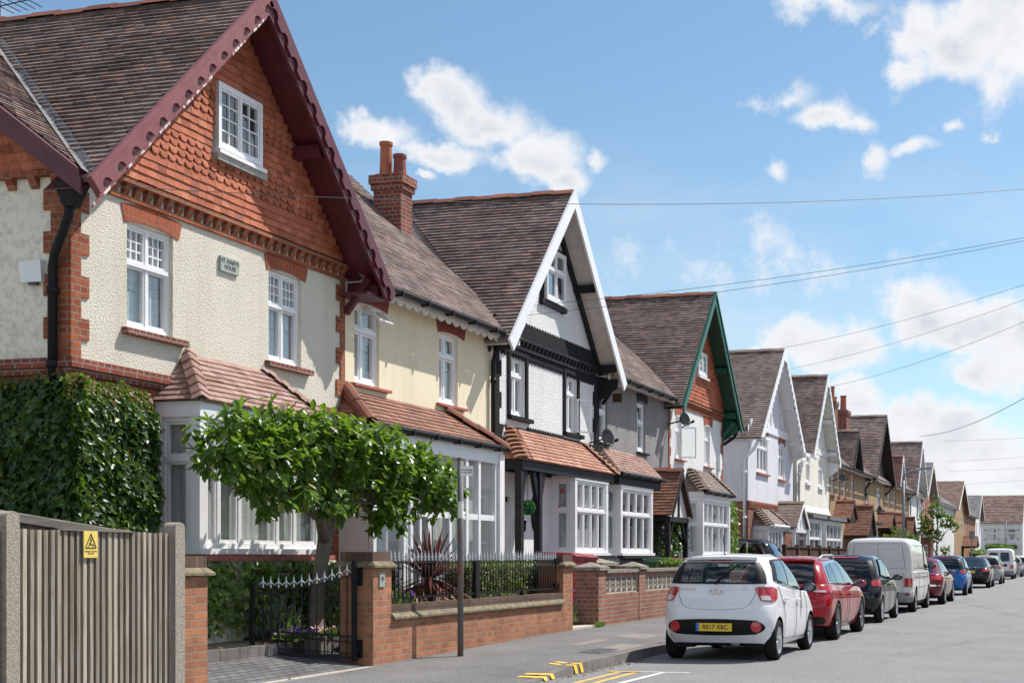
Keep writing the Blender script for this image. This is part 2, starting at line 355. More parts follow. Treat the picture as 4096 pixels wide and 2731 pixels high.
M['blind'] = plain('dark_slatted_blind', (.16, .12, .08), .8, (.06, .05, .04), 1, .45, .55, stretch=(.01, .01, 34))
M['pvc'] = plain('black_plastic', (.012, .012, .013), .5, spec=.2)
M['rubber'] = plain('tyre_rubber', (.012, .012, .013), .85, (.022, .021, .02), 9, bp=(60, .3, .004), spec=.15)
M['alloy'] = plain('alloy_wheel', (.55, .56, .58), .3, metal=.85)
M['alloy_dark'] = plain('dark_alloy_wheel', (.2, .2, .21), .3, metal=.8)
M['chrome'] = plain('chrome_trim', (.75, .76, .78), .12, metal=1)
M['grate'] = plain('steel_grate', (.3, .31, .32), .55, (.2, .2, .2), 30, metal=.5)
M['galv'] = plain('grey_galvanised_steel', (.27, .29, .31), .55, (.2, .215, .23), 4, metal=.3)
M['rusty'] = plain('grey_and_rust_pole', (.135, .13, .13), .7, (.20, .085, .04), 3.0, .52, .6, bp=(30, .3, .004), stretch=(3, 3, 1))
M['lamp_red'] = plain('red_lamp_lens', (.45, .012, .02), .12, coat=1)
M['lamp_clear'] = plain('clear_lamp_lens', (.55, .52, .52), .15, coat=1)
M['lamp_amber'] = plain('amber_lamp_lens', (.6, .17, .01), .2, coat=1)
M['yellow_sign'] = plain('yellow_warning_plate', (.83, .62, .15), .5, (.76, .56, .13), 5)
M['yplate'] = plain('yellow_number_plate', (.80, .52, .03), .4)
M['wplate'] = plain('white_sign_plate', (.78, .77, .73), .5)
M['bluestrip'] = plain('blue_plate_strip', (.02, .16, .55), .4)
M['ink'] = plain('black_lettering', (.012, .012, .014), .6)
M['whiteink'] = plain('white_lettering', (.65, .72, .75), .6)
M['slatesign'] = plain('grey_green_slate_plaque', (.36, .40, .36), .6, (.30, .335, .30), 9)
M['road'] = asphalt('worn_asphalt', (.20, .199, .202), (.242, .24, .24), .12, 150, (.7, .7, .7))
M['crack'] = plain('dark_road_crack', (.045, .045, .046), .95)
M['tarpatch'] = asphalt('newer_tarmac', (.12, .12, .122), (.15, .15, .15), .1, 160)
M['litter'] = leafmat('dry_leaf', [(0, (.12, .08, .04)), (1, (.3, .22, .12))], .8, 0)
M['pave'] = asphalt('footway_asphalt', (.135, .132, .133), (.195, .19, .185), .12, 130, (.72, .72, .73))
M['kerb'] = plain('kerb_stone', (.19, .172, .155), .9, (.125, .112, .10), 6, bp=(60, .5, .008))
M['ypaint'] = plain('worn_yellow_road_paint', (.62, .40, .10), .8, (.30, .24, .14), 14, .5, .68, bp=(120, .5, .006))
M['ypaint2'] = plain('fresh_yellow_road_paint', (.80, .50, .05), .7, (.62, .37, .05), 10, .5, .75, bp=(120, .3, .006))
M['wpaint'] = plain('worn_white_road_paint', (.62, .61, .58), .8, (.3, .3, .29), 14, .45, .7, bp=(120, .5, .006))
M['block'] = brickmat('grey_block_paving', (.17, .165, .175), (.115, .112, .12), (.06, .056, .055), bw=.2, bh=.1, ms=.01, dirt=.5, sq=1, sqa=1)
M['flag'] = brickmat('buff_flagstones', (.36, .29, .19), (.28, .225, .15), (.12, .1, .07), bw=.6, bh=.45, ms=.012, dirt=.5, sq=1, sqa=1)
M['earth'] = plain('dry_open_ground', (.2, .2, .17), .95, (.27, .25, .21), .3)
M['soil'] = plain('garden_soil', (.06, .045, .03), .95, (.11, .085, .055), 12, bp=(40, .8, .03))
M['patch'] = plain('pinkish_tarmac_patch', (.25, .215, .19), .9, (.19, .165, .15), 6, bp=(120, .6, .008))
M['binred'] = plain('red_bin_plastic', (.30, .014, .03), .45, (.24, .012, .024), 4)
M['bingreen'] = plain('green_bin_plastic', (.03, .10, .035), .5, (.025, .08, .028), 4)
M['dish'] = plain('grey_dish', (.12, .12, .125), .6, (.09, .09, .095), 6)
M['wire'] = plain('dark_cable', (.02, .025, .035), .6)
def paint(name, c, rough=.22, c2=None):
    return plain(name, c, rough, c2, 3, coat=.75, spec=.15)
M['car_white'] = paint('white_car_paint', (.77, .77, .79))
M['car_red'] = paint('bright_red_car_paint', (.33, .003, .010))
M['car_black'] = paint('black_car_paint', (.008, .009, .013), .15)
M['van_white'] = paint('dull_white_van_paint', (.66, .655, .63), .4, (.60, .595, .56))
M['car_maroon'] = paint('maroon_car_paint', (.15, .008, .018))
M['car_blue'] = paint('bright_blue_car_paint', (.01, .13, .42))
M['car_silver'] = paint('silver_car_paint', (.38, .40, .42), .3)
M['car_navy'] = paint('navy_car_paint', (.02, .03, .06))
def text_mesh(txt, size, mat, name, parent, origin, xdir, ydir, depth=.003, align='CENTER', ls=1.0, sx=1.0, bold=0.0, spacing=1.0):
    cu = bpy.data.curves.new(name, 'FONT'); cu.body = txt; cu.size = size; cu.align_x = align; cu.align_y = 'CENTER'; cu.extrude = depth / 2; cu.space_line = ls; cu.space_character = spacing
    cu.resolution_u = 3; cu.offset = bold
    ob = bpy.data.objects.new(name, cu); COL.objects.link(ob)
    dg = bpy.context.evaluated_depsgraph_get(); me = bpy.data.meshes.new_from_object(ob.evaluated_get(dg))
    bpy.data.objects.remove(ob); bpy.data.curves.remove(cu)
    x = unit(xdir); y = unit(ydir); z = x.cross(y)
    org = ORG[parent]
    mt = Matrix(((x.x * sx, y.x, z.x, 0), (x.y * sx, y.y, z.y, 0), (x.z * sx, y.z, z.z, 0), (0, 0, 0, 1)))
    me.transform(mt); me.transform(Matrix.Translation(V(origin) - org)); me.materials.clear(); me.materials.append(mat)
    o = bpy.data.objects.new(name, me); COL.objects.link(o); o.parent = parent; ORG[o] = org
    return o
# ------------------------------------------------------------------ building helpers
WD = 10.6      # distance of the house fronts from the camera line
BD = 10.0      # front of the bays
def FF(d=WD): return (P(0, d, 0), V((0, 1, 0)), V((1, 0, 0)))          # frame of a wall facing the road: u = s
def FS(s): return (P(s, 0, 0), V((-1, 0, 0)), V((0, -1, 0)))           # wall facing the viewer's end: u = d
def fpt(F, u, n, z): return F[0] + F[1] * u + F[2] * n + V((0, 0, z))
def wall(mb, F, u0, u1, z0, z1, holes=(), rev=.12, top=None):
    """wall face with rectangular openings and their reveals"""
    us = sorted({u0, u1} | {h[0] for h in holes} | {h[1] for h in holes}); zs = sorted({z0, z1} | {h[2] for h in holes} | {h[3] for h in holes})
    for a, b in zip(us, us[1:]):
        for c, d in zip(zs, zs[1:]):
            m, k = (a + b) / 2, (c + d) / 2
            if any(h[0] < m < h[1] and h[2] < k < h[3] for h in holes): continue
            mb.poly([fpt(F, a, 0, c), fpt(F, b, 0, c), fpt(F, b, 0, d), fpt(F, a, 0, d)])
    for h in holes:
        q = [(h[0], h[2]), (h[1], h[2]), (h[1], h[3]), (h[0], h[3])]
        for i in range(4):
            (a, c), (b, d) = q[i], q[(i + 1) % 4]
            mb.poly([fpt(F, a, 0, c), fpt(F, b, 0, d), fpt(F, b, -rev, d), fpt(F, a, -rev, c)])
def tiles(mb, pts, course=.1, w=.17, t=.016, keep=None, jit=.005, shape='plain', lap=1.06, rows=None, wj=0):
    """courses of single tiles on a convex polygon; pts[0]->pts[1] is the eaves line"""
    pts = [V(p) for p in pts]; O = pts[0]; U = unit(pts[1] - O); N = unit((pts[1] - O).cross(pts[-1] - O)); W = N.cross(U)
    if W.dot(pts[-1] - O) < 0: W = -W
    if N.z < -.01 or (abs(N.z) < .02 and N.x < 0): N = -N
    q = [((p - O).dot(U), (p - O).dot(W)) for p in pts]; vmax = max(b for a, b in q)
    n = max(1, int(round(vmax / course))); c = vmax / n; m = len(q)
    for i in range(n):
        v0 = i * c; vm = v0 + c * .5; xs = []
        for k in range(m):
            (a, b), (a2, b2) = q[k], q[(k + 1) % m]
            if (b - vm) * (b2 - vm) < 0: xs.append(a + (a2 - a) * (vm - b) / (b2 - b))
        if len(xs) < 2: continue
        xa, xb = min(xs), max(xs); x = xa - (w * .5 if i % 2 else 0)
        sh = shape(v0) if callable(shape) else shape
        sag = R.uniform(-1, 1) * jit * .4
        while x < xb - .01:
            l, r = max(x, xa), min(x + w, xb); x += w
            if r - l < .012: continue
            ctr = O + U * ((l + r) / 2) + W * vm
            if keep and not keep(ctr): continue
            l += .0015; r -= .0015
            j = R.uniform(0, jit); h = t + j + sag; dz = R.uniform(-1, 1) * jit * .7
            b0 = v0 - .006 + dz; v1 = v0 + c * lap
            if sh == 'scale':
                half = (r - l) / 2; cx = (l + r) / 2; drop = c * .55
                prof = [(l, b0 + drop), (cx - half * .9, b0 + drop), (cx - half * .82, b0 + drop * .45), (cx - half * .45, b0 + drop * .06), (cx, b0), (cx + half * .45, b0 + drop * .06), (cx + half * .82, b0 + drop * .45), (cx + half * .9, b0 + drop), (r, b0 + drop)]
            else: prof = [(l, b0), (r, b0 + R.uniform(-1, 1) * jit * .4)]
            k = len(prof)
            top = [O + U * a + W * b + N * h for a, b in prof]
            bot = [O + U * a + W * b + N * .001 for a, b in prof]
            up = [O + U * r + W * v1 + N * .003, O + U * l + W * v1 + N * .003]
            fs = [list(range(k)) + [2 * k, 2 * k + 1]] + [[k + i2, k + i2 + 1, i2 + 1, i2] for i2 in range(k - 1)]
            mb.add(top + bot + up, fs)
def slab(mb, pts, th):
    pts = [V(p) for p in pts]; N = unit((pts[1] - pts[0]).cross(pts[-1] - pts[0]))
    if N.z < 0: N = -N
    mb.prism([p - N * .002 for p in pts], -N * th)
def ridge(name, parent, a, b, mat, r=.13, seg=.45, ang=False, kind='angle', pitch=1.0):
    """row of ridge or hip tiles from a to b"""
    mb = MB(); a = V(a); b = V(b); L = (b - a).length; n = max(1, int(round(L / seg))); t = (b - a) / n
    h = unit(V((t.x, t.y, 0)).cross(V((0, 0, 1)))); up = unit(h.cross(unit(t))); up = up if up.z > 0 else -up
    for i in range(n):
        p0 = a + t * (i + .01); p1 = a + t * (i + 1.02 if i < n - 1 else i + 1); j = R.uniform(0, .008); k2 = []
        rr = r + j
        if kind == 'angle': pr = [(-rr * 1.05, -rr * .8 * pitch), (-rr * .12, 0), (rr * .12, 0), (rr * 1.05, -rr * .8 * pitch)]
        else: pr = [(rr * math.cos(x), rr * (math.sin(x) - 1) * .95) for x in [math.pi * q / 6 for q in range(6, -1, -1)]]
        lift = .02 + (.015 if i % 2 else 0)
        pts = [p0 + h * u + up * (v + lift) for u, v in pr] + [p1 + h * u + up * (v + lift) for u, v in pr]
        m = len(pr)
        inner = [p - up * .02 for p in pts]
        mb.add(pts + inner, [[k, k + 1, m + k + 1, m + k] for k in range(m - 1)] + [[k, k + 1, 2 * m + k + 1, 2 * m + k] for k in range(m - 1)] + [[m + k, m + k + 1, 3 * m + k + 1, 3 * m + k] for k in range(m - 1)])
    return mb.build(name, mat, parent)
def bonnets(parent, a, b, mat, n=9, w=.2, hb=.10):
    """stacked curved hip tiles climbing from a (eaves) to b (top)"""
    mb = MB(); a = V(a); b = V(b); t = b - a; h = unit(V((t.x, t.y, 0)).cross(V((0, 0, 1)))); ud = unit(t); up = unit(h.cross(ud)); up = up if up.z > 0 else -up
    step = t.length / n
    for i in range(n):
        c0 = a + ud * step * (i - .12); c1 = a + ud * step * (i + 1.05)
        lo = []; hi = []
        for q in range(9):
            an = math.pi * q / 8; x = -math.cos(an); y = math.sin(an)
            lo.append(c0 + h * x * w + up * (y * hb - hb * .5)); hi.append(c1 + h * x * w * .8 + up * (y * hb * .35 - hb * .6))
        und = [p - up * .03 for p in lo]
        mb.add(lo + hi + und, [[k, k + 1, 9 + k + 1, 9 + k] for k in range(8)] + [[18 + k, 18 + k + 1, k + 1, k] for k in range(8)])
    return mb.build('hip_tiles', mat, parent)
def window(root, F, u0, u1, z0, z1, cols=(.5,), trans=None, bars=None, n0=-.12, mat='white', cur=None, glass='glass', fw=.055, sash=.04, name='window', lower=None, cur_n=-.1, curgap=None, back=False):
    """framed window: outer frame, mullions, transom, sashes, glazing bars; pane and curtain are children"""
    mb = MB(); t0, t1 = n0, n0 + .07
    mb.fbox(F, u0, u1, t0, t1, z0, z0 + fw * 1.3); mb.fbox(F, u0, u1, t0, t1, z1 - fw, z1)
    mb.fbox(F, u0, u0 + fw, t0, t1, z0 + fw * 1.3, z1 - fw); mb.fbox(F, u1 - fw, u1, t0, t1, z0 + fw * 1.3, z1 - fw)
    edges = [u0 + fw] + [u0 + (u1 - u0) * c for c in cols] + [u1 - fw]
    zr = [(z0 + fw * 1.3, z1 - fw)]
    if trans:
        zt = z0 + (z1 - z0) * trans; mb.fbox(F, u0 + fw, u1 - fw, t0, t1 + .015, zt - fw * .55, zt + fw * .55)
        zr = [(z0 + fw * 1.3, zt - fw * .55), (zt + fw * .55, z1 - fw)]
    for ri, (a, b) in enumerate(zr):
        ed = edges if not (lower is not None and ri == 0) else [u0 + fw] + [u0 + (u1 - u0) * c for c in lower] + [u1 - fw]
        for k, (l, r) in enumerate(zip(ed, ed[1:])):
            l2 = l + (fw * .5 if k else 0); r2 = r - (fw * .5 if k < len(ed) - 2 else 0)
            if k: mb.fbox(F, l - fw * .5, l + fw * .5, t0, t1 - .004, a, b)
            g = sash
            mb.fbox(F, l2, r2, t0 - .004, t1 - .018, a, a + g * 1.25); mb.fbox(F, l2, r2, t0 - .004, t1 - .018, b - g, b)
            mb.fbox(F, l2, l2 + g, t0 - .004, t1 - .018, a + g * 1.25, b - g); mb.fbox(F, r2 - g, r2, t0 - .004, t1 - .018, a + g * 1.25, b - g)
            if bars and (ri == len(zr) - 1 or len(zr) == 1 or bars[2:3]):
                nx, nz = bars[:2]
                for q in range(1, nx):
                    x = l2 + g + (r2 - l2 - 2 * g) * q / nx; mb.fbox(F, x - .009, x + .009, t0 + .01, t1 - .03, a + g, b - g)
                for q in range(1, nz):
                    z = a + g + (b - a - 2 * g) * q / nz; mb.fbox(F, l2 + g, r2 - g, t0 + .01, t1 - .032, z - .009, z + .009)
    w = mb.build(name, M[mat] if isinstance(mat, str) else mat, root)
    gp = MB(); gp.poly([fpt(F, u0 + .02, n0 + .02, z0 + .02), fpt(F, u1 - .02, n0 + .02, z0 + .02), fpt(F, u1 - .02, n0 + .02, z1 - .02), fpt(F, u0 + .02, n0 + .02, z1 - .02)])
    if F[1].cross(V((0, 0, 1))).dot(F[2]) < 0: gp.f = [f[::-1] for f in gp.f]
    gp.build('pane', M[glass], w)
    if back:
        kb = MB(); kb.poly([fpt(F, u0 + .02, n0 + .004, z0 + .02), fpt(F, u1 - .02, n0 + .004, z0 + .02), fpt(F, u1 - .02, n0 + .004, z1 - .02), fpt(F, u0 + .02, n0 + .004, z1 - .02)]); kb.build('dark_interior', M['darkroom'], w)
    if cur:
        curtain(w, F, u0 + .03, u1 - .03, z0 + .03, z1 - .03, n0 + cur_n, M[cur], curgap)
    return w
def curtain(par, F, u0, u1, z0, z1, n, mat, gap=None):
    mb = MB(); spans = [(u0, u1)] if gap is None else [(u0, u0 + (u1 - u0) * gap[0]), (u0 + (u1 - u0) * gap[1], u1)]
    for a, b in spans:
        k = max(6, int((b - a) / .035)); ph = R.uniform(0, 6)
        if b - a < .02: continue
        f = lambda i, j, a=a, b=b, ph=ph: fpt(F, a + (b - a) * i, n + .018 * math.sin(i * (b - a) * 62 + ph) * (.6 + .4 * math.sin(i * 9 + ph)), z0 + (z1 - z0) * j)
        mb.grid(f, k, 1)
    mb.build('curtain', mat, par, smooth=True)
def arch(root, s0, s1, z, h, mat, d=WD, rise=.06, proud=.012, name='window_arch'):
    """flat segmental brick arch over an opening"""
    mb = MB(); n = 8; lo = []; hi = []
    for i in range(n + 1):
        t = i / n; r = rise * (1 - (2 * t - 1) ** 2)
        lo.append(P(s0 + (s1 - s0) * t, d - proud, z + r)); sp = .06 * (2 * t - 1)
        hi.append(P(s0 + (s1 - s0) * t + sp, d - proud, z + h + r))
    mb.prism(lo + hi[::-1], V((-proud - .1, 0, 0)))
    return mb.build(name, M[mat], root)
def sill(root, s0, s1, z, mat, d=WD, out=.09, h=.07, name='window_sill'):
    mb = MB(); mb.hexa([P(s0, d + .1, z - h), P(s0, d - out, z - h), P(s1, d - out, z - h), P(s1, d + .1, z - h), P(s0, d + .1, z), P(s0, d - out, z - .02), P(s1, d - out, z - .02), P(s1, d + .1, z)])
    return mb.build(name, M[mat], root)
def gutter(root, s0, s1, d, z, mat='pvc', r=.055, brk=True):
    mb = MB(); mb.tube([P(s0, d, z), P(s1, d, z)], r, 8)
    if brk:
        n = max(2, int((s1 - s0) / .8))
        for i in range(n): s = s0 + (s1 - s0) * (i + .5) / n; mb.box(s - .02, s + .02, d - .065, d + .08, z - .068, z + .02)
    return mb.build('gutter', M[mat], root, smooth=False)
def pipe(root, pts, r=.04, mat='pvc', name='downpipe'):
    mb = MB(); mb.tube(pts, r, 10)
    for a, b in zip(pts, pts[1:]):
        a, b = V(a), V(b)
        if abs(a.z - b.z) > .8:
            k = int(abs(a.z - b.z) / 1.5) + 1
            for i in range(k):
                c = a + (b - a) * ((i + .3) / k); mb.lathe(c, [(r * 1.3, -.04), (r * 1.3, .04)], 10)
    return mb.build(name, M[mat], root, smooth=True)
def gable_roof(root, sc_, half, zR, zE, d0, d1, course=.1, w=.17, mat='roof', keepL=None, keepR=None, ridge_mat='ridge', jit=.005, soffit=None, dw=WD, name='roof', rside=True, slabL=None):
    """roof with its ridge at right angles to the road; d0 = verge over the road"""
    mb = MB()
    L = [P(sc_ - half, d1, zE), P(sc_ - half, d0, zE), P(sc_, d0, zR), P(sc_, d1, zR)]
    Rr = [P(sc_ + half, d0, zE), P(sc_ + half, d1, zE), P(sc_, d1, zR), P(sc_, d0, zR)]
    for q in (slabL or [L]): slab(mb, q, .05)
    slab(mb, Rr, .05)
    tiles(mb, L, course, w, .027, keep=keepL, jit=jit)
    if rside: tiles(mb, Rr, course, w, .02, keep=keepR, jit=jit)
    r = mb.build(name, M[mat], root)
    ridge('ridge_tiles', r, P(sc_, d0 - .01, zR + .03), P(sc_, d1, zR + .03), M[ridge_mat])
    if soffit:
        sb = MB()
        for sg in (-1, 1):
            a, b = sc_ + sg * (half - .02), sc_
            th = .08
            n = unit(V((0, sg * (zR - zE), half))) if False else None
            q = [P(a, d0 + .03, zE - th), P(a, dw + .02, zE - th), P(b, dw + .02, zR - th - .02), P(b, d0 + .03, zR - th - .02)]
            sb.prism(q, V((0, 0, -.012)))
        sb.build('soffit', M[soffit], root)
    return r
def bargeboard(root, sc_, half, zR, zE, d, depth, mat, th=.04, sides=(-1, 1), wave=None, wave_mat=None, foot=True, drop=.02, dots=None, top_mould=True, saw=None):
    """sloping verge boards with a carved lower edge"""
    out = []
    for sg in sides:
        a = V((0, sg * half, zE - zR)); L = a.length; u = a / L      # down the slope
        nrm = V((0, -u.z * sg * -1, 0)); dn = V((0, -sg * abs(u.z), -abs(u.y)))   # into the gable
        O = P(sc_, d, zR + drop)
        q = lambda t, k, x=0: O + u * t + dn * k + V((x, 0, 0))
        vx = depth / abs(dn.z)       # vertical cut at the apex
        mb = MB()
        tq = abs(dn.y) / abs(u.y) * depth
        if saw:
            n = int(L / saw[0]); pts = [q(0, 0), q(L, 0), q(L, depth)]
            for i in range(n):
                t1 = L - (L - tq) * i / n; t2 = L - (L - tq) * (i + 1) / n
                pts += [q(t1 + (t2 - t1) * .02, depth - saw[1]), q(t1 + (t2 - t1) * .55, depth - saw[1]), q(t1 + (t2 - t1) * .56, depth)] if i else [q(t1 + (t2 - t1) * .5, depth), q(t1 + (t2 - t1) * .55, depth - saw[1]), q(t1 + (t2 - t1) * .95, depth - saw[1])]
            pts.append(q(tq, depth))
            mb.prism(pts, V((th, 0, 0)))
        else: mb.prism([q(0, 0), q(L, 0), q(L, depth), q(tq, depth)], V((th, 0, 0)))
        if top_mould: mb.prism([q(0, -.01, th), q(L, -.01, th), q(L, .055, th), q(.055 * abs(dn.y) / abs(u.y), .055, th)], V((.03, 0, 0)))
        mt_ = wave_mat[1 if sg > 0 else 0] if isinstance(wave_mat, tuple) else mat
        b = mb.build('bargeboard', M[mt_], root); out.append(b)
        if wave:
            pitch, dp, amp = wave; n = max(2, int(L / pitch)); k = n * 14; wb = MB()
            def low(i):
                p = (i % 14) / 14 - .5; return dp - (amp * math.sqrt(max(0, 1 - (p / .27) ** 2)) if abs(p) < .27 else 0)
            for i in range(k):   # strips keep the carved overlay made of convex faces
                t1 = L - (L - .12) * i / k; t2 = L - (L - .12) * (i + 1) / k
                wb.prism([q(t1, .055, th + .001), q(t2, .055, th + .001), q(t2, low(i + 1), th + .001), q(t1, low(i), th + .001)], V((.034, 0, 0)))
            wb.build('carved_overlay', M[mt_], b)
            db = MB()
            for i in range(n):
                t = L - (L - .12) * (i + .5) / n; c = q(t, dp - .012, th + .0005)
                db.lathe(c, [(.02, 0), (.02, .006)], 8, (1, 0, 0))
            db.build('drilled_holes', M['ink'], b)
    return out
def tri_wall(mb, sc_, half, z0, zt, d, thick=.1):
    mb.prism([P(sc_ - half, d, z0), P(sc_ + half, d, z0), P(sc_, d, zt)], V((-thick, 0, 0)))
def under(mb, sc_, half, zR, zE, z0, d, thick=.06, drop=.13):
    """gable triangle that stops short of the underside of the roof"""
    k = (zR - zE) / half; zt = zR - drop; tri_wall(mb, sc_, (zt - z0) / k, z0, zt, d, thick)
def dentils(root, s0, s1, z, d, mat, pitch=.17, h=.13, out=.09, band=.05, name='dentil_course'):
    mb = MB(); mb.box(s0, s1, d - out, d, z + h, z + h + band)
    mb.box(s0, s1, d - .035, d, z - .05, z)
    n = int((s1 - s0) / pitch)
    for i in range(n):
        a = s0 + (s1 - s0) * (i + .2) / n; b = a + pitch * .5
        mb.hexa([P(a, d, z), P(a, d - .03, z), P(b, d - .03, z), P(b, d, z), P(a, d, z + h), P(a, d - out + .005, z + h), P(b, d - out + .005, z + h), P(b, d, z + h)])
    return mb.build(name, M[mat], root)
def quoins(root, s, z0, z1, mat, d=WD, side=1, w0=.14, w1=.27, h=.234, proud=.02, sidef=None, ret=.4, name='brick_quoins'):
    """toothed corner brickwork; side=1 grows towards larger s"""
    mb = MB(); z = z0; k = 0
    while z < z1 - .02:
        t = min(z + h, z1); w = w1 if k % 2 else w0
        a, b = (s, s + w) if side > 0 else (s - w, s)
        rt = (ret if sidef else 0) * (1 if k % 2 else .72)
        mb.box(a - (proud if sidef and side > 0 else 0), b, d - proud, d + .05, z, t)
        if sidef: mb.box(s - proud, s + .03, d + .05, d + rt, z, t)
        z = t; k += 1
    return mb.build(name, M[mat], root)
def bay_roof(root, s0, s1, t0, t1, mat, dE=BD - .02, zE=3.3, zT=3.95, course=.1, w=.165, hip=None, left=True, right=True, name='bay_roof', fascia='white', dW=WD, gut=None, rmat='ridge', fh=.16):
    mb = MB(); fr = [P(s0, dE, zE), P(s1, dE, zE), P(t1, dW, zT), P(t0, dW, zT)]
    tiles(mb, fr, course, w, .018); slab(mb, fr, .03)
    lf = [P(s0, dW, zE), P(s0, dE, zE), P(t0, dW, zT)]; rt = [P(s1, dE, zE), P(s1, dW, zE), P(t1, dW, zT)]
    if left: tiles(mb, lf, course, w, .018); mb.poly(lf)
    if right: tiles(mb, rt, course, w, .018); mb.poly(rt)
    r = mb.build(name, M[mat], root)
    if hip == 'bonnet':
        bonnets(r, P(s0, dE, zE + .03), P(t0, dW, zT + .03), M[mat], 8)
        bonnets(r, P(s1, dE, zE + .03), P(t1, dW, zT + .03), M[mat], 8)
    elif hip == 'roll':
        ridge('hip_tiles', r, P(s0 + .02, dE - .02, zE + .07), P(t0, dW, zT + .1), M[rmat], .12, .42, kind='round'); ridge('hip_tiles', r, P(s1 - .02, dE - .02, zE + .07), P(t1, dW, zT + .1), M[rmat], .12, .42, kind='round')
    elif hip == 'sharp':
        for aa, tt in ((s0, t0), (s1, t1)): ridge('hip_tiles', r, P(aa, dE, zE + .035), P(tt, dW, zT + .05), M[mat], .095, .1, pitch=.8)
    elif hip == 'thin':
        bonnets(r, P(s0, dE, zE + .035), P(t0, dW, zT + .03), M[mat], 9, .15, .05); bonnets(r, P(s1, dE, zE + .035), P(t1, dW, zT + .03), M[mat], 9, .15, .05)
    fb = MB(); fb.box(s0 + .05, s1 - .05, dE + .05, dE + .09, zE - fh, zE - .01); fb.box(s0 + .05, s0 + .09, dE + .09, dW, zE - fh, zE - .01); fb.box(s1 - .09, s1 - .05, dE + .09, dW, zE - fh, zE - .01)
    fb.box(s0 + .04, s1 - .04, dE + .04, dW - .003, zE - .035, zE - .013)
    fb.build('fascia', M[fascia], root)
    if gut: gutter(root, s0, s1, dE - .02, zE - .02, gut)
    return r
def bay(root, s0, s1, z0, z1, cols, trans=None, bars=None, d=BD + .05, dW=WD, mat='white', cur='sheer', side_cols=(), glass='glass', corner=.13, base='white_wall', base_z=.2, sillm='white', name='bay_window', fw=.05, gap=None, sash=.035, scur=None, sbars=None, sidecur=True):
    """square bay: corner posts, sill and head; front and side lights are child windows"""
    mb = MB(); c = corner
    for s in (s0, s1 - c): mb.box(s, s + c, d, d + c, z0, z1)
    for s in (s0, s1 - .06): mb.box(s + .003, s + .063, dW - .08, dW, z0, z1)
    mb.box(s0 - .012, s1 + .012, d - .012, dW, z1, z1 + .09)
    mb.box(s0 - .03, s1 + .03, d - .05, dW, z0 - .07, z0)
    b = mb.build(name, M[mat], root)
    window(b, FF(d), s0 + c, s1 - c, z0, z1, cols, trans, bars, n0=-.09, mat=mat, cur=cur, glass=glass, fw=fw, sash=sash, name='front_light', curgap=gap, cur_n=-.06) if False else None
    # lights are parts of the house so that panes stay one level below them
    window(root, FF(d), s0 + c, s1 - c, z0, z1, cols, trans, bars, n0=-.09, mat=mat, cur=cur, glass=glass, fw=fw, sash=sash, name='bay_front_window', curgap=gap, cur_n=-.07)
    window(root, FS(s0), d + c, dW - .08, z0, z1, side_cols, trans, sbars, n0=-.09, mat=mat, cur=(scur or cur) if sidecur else None, glass=glass, fw=fw, sash=sash, name='bay_side_window', cur_n=-.07)
    bb = MB(); bb.box(s0 + .03, s1 - .03, d + .03, dW, base_z - .25, z0 - .075); bb.build('bay_base', M[base], root)
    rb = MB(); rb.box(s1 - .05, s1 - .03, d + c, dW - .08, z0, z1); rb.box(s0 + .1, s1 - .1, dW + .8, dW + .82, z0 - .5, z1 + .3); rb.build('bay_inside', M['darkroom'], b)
    return b
def shell(root, s0, s1, zt, mat, d1=18.5, apex=None, sides=(1, 1), name='wall', zb=-.1, back=True):
    mb = MB()
    for s, on in ((s0, sides[0]), (s1, sides[1])):
        if on:
            mb.poly([P(s, WD, zb), P(s, d1, zb), P(s, d1, zt), P(s, WD, zt)])
    if back: mb.poly([P(s0, d1, zb), P(s1, d1, zb), P(s1, d1, zt)] + ([P((s0 + s1) / 2, d1, apex)] if apex else []) + [P(s0, d1, zt)])
    return mb.build(name, M[mat], root)
def chimney(root, s0, s1, d0, d1, z0, z1, pots=2, mat='brick_red', potmat='terracotta', ph=(.55, .38), along='d', r=.13):
    mb = MB(); mb.box(s0, s1, d0, d1, z0, z1 - .28); mb.box(s0 - .04, s1 + .04, d0 - .04, d1 + .04, z1 - .28, z1 - .17); mb.box(s0 - .07, s1 + .07, d0 - .07, d1 + .07, z1 - .17, z1)
    c = mb.build('chimney', M[mat], root)
    f = MB(); f.box(s0 + .02, s1 - .02, d0 + .02, d1 - .02, z1, z1 + .04); f.build('mortar_flaunching', M['stone'], c)
    for i in range(pots):
        t = (i + .5) / pots; s, d = ((s0 + s1) / 2, d0 + (d1 - d0) * t) if along == 'd' else (s0 + (s1 - s0) * t, (d0 + d1) / 2)
        h = ph[i % len(ph)]
        pm = MB(); pm.lathe(P(s, d, z1 + .03), [(r * 1.12, 0), (r, h * .25), (r * .92, h - .08), (r * 1.08, h - .06), (r * 1.08, h), (r * .8, h), (r * .75, h - .2)], 14)
        pm.build('chimney_pot', M[potmat] if not isinstance(potmat, tuple) else M[potmat[i]], c, smooth=False)
    return c
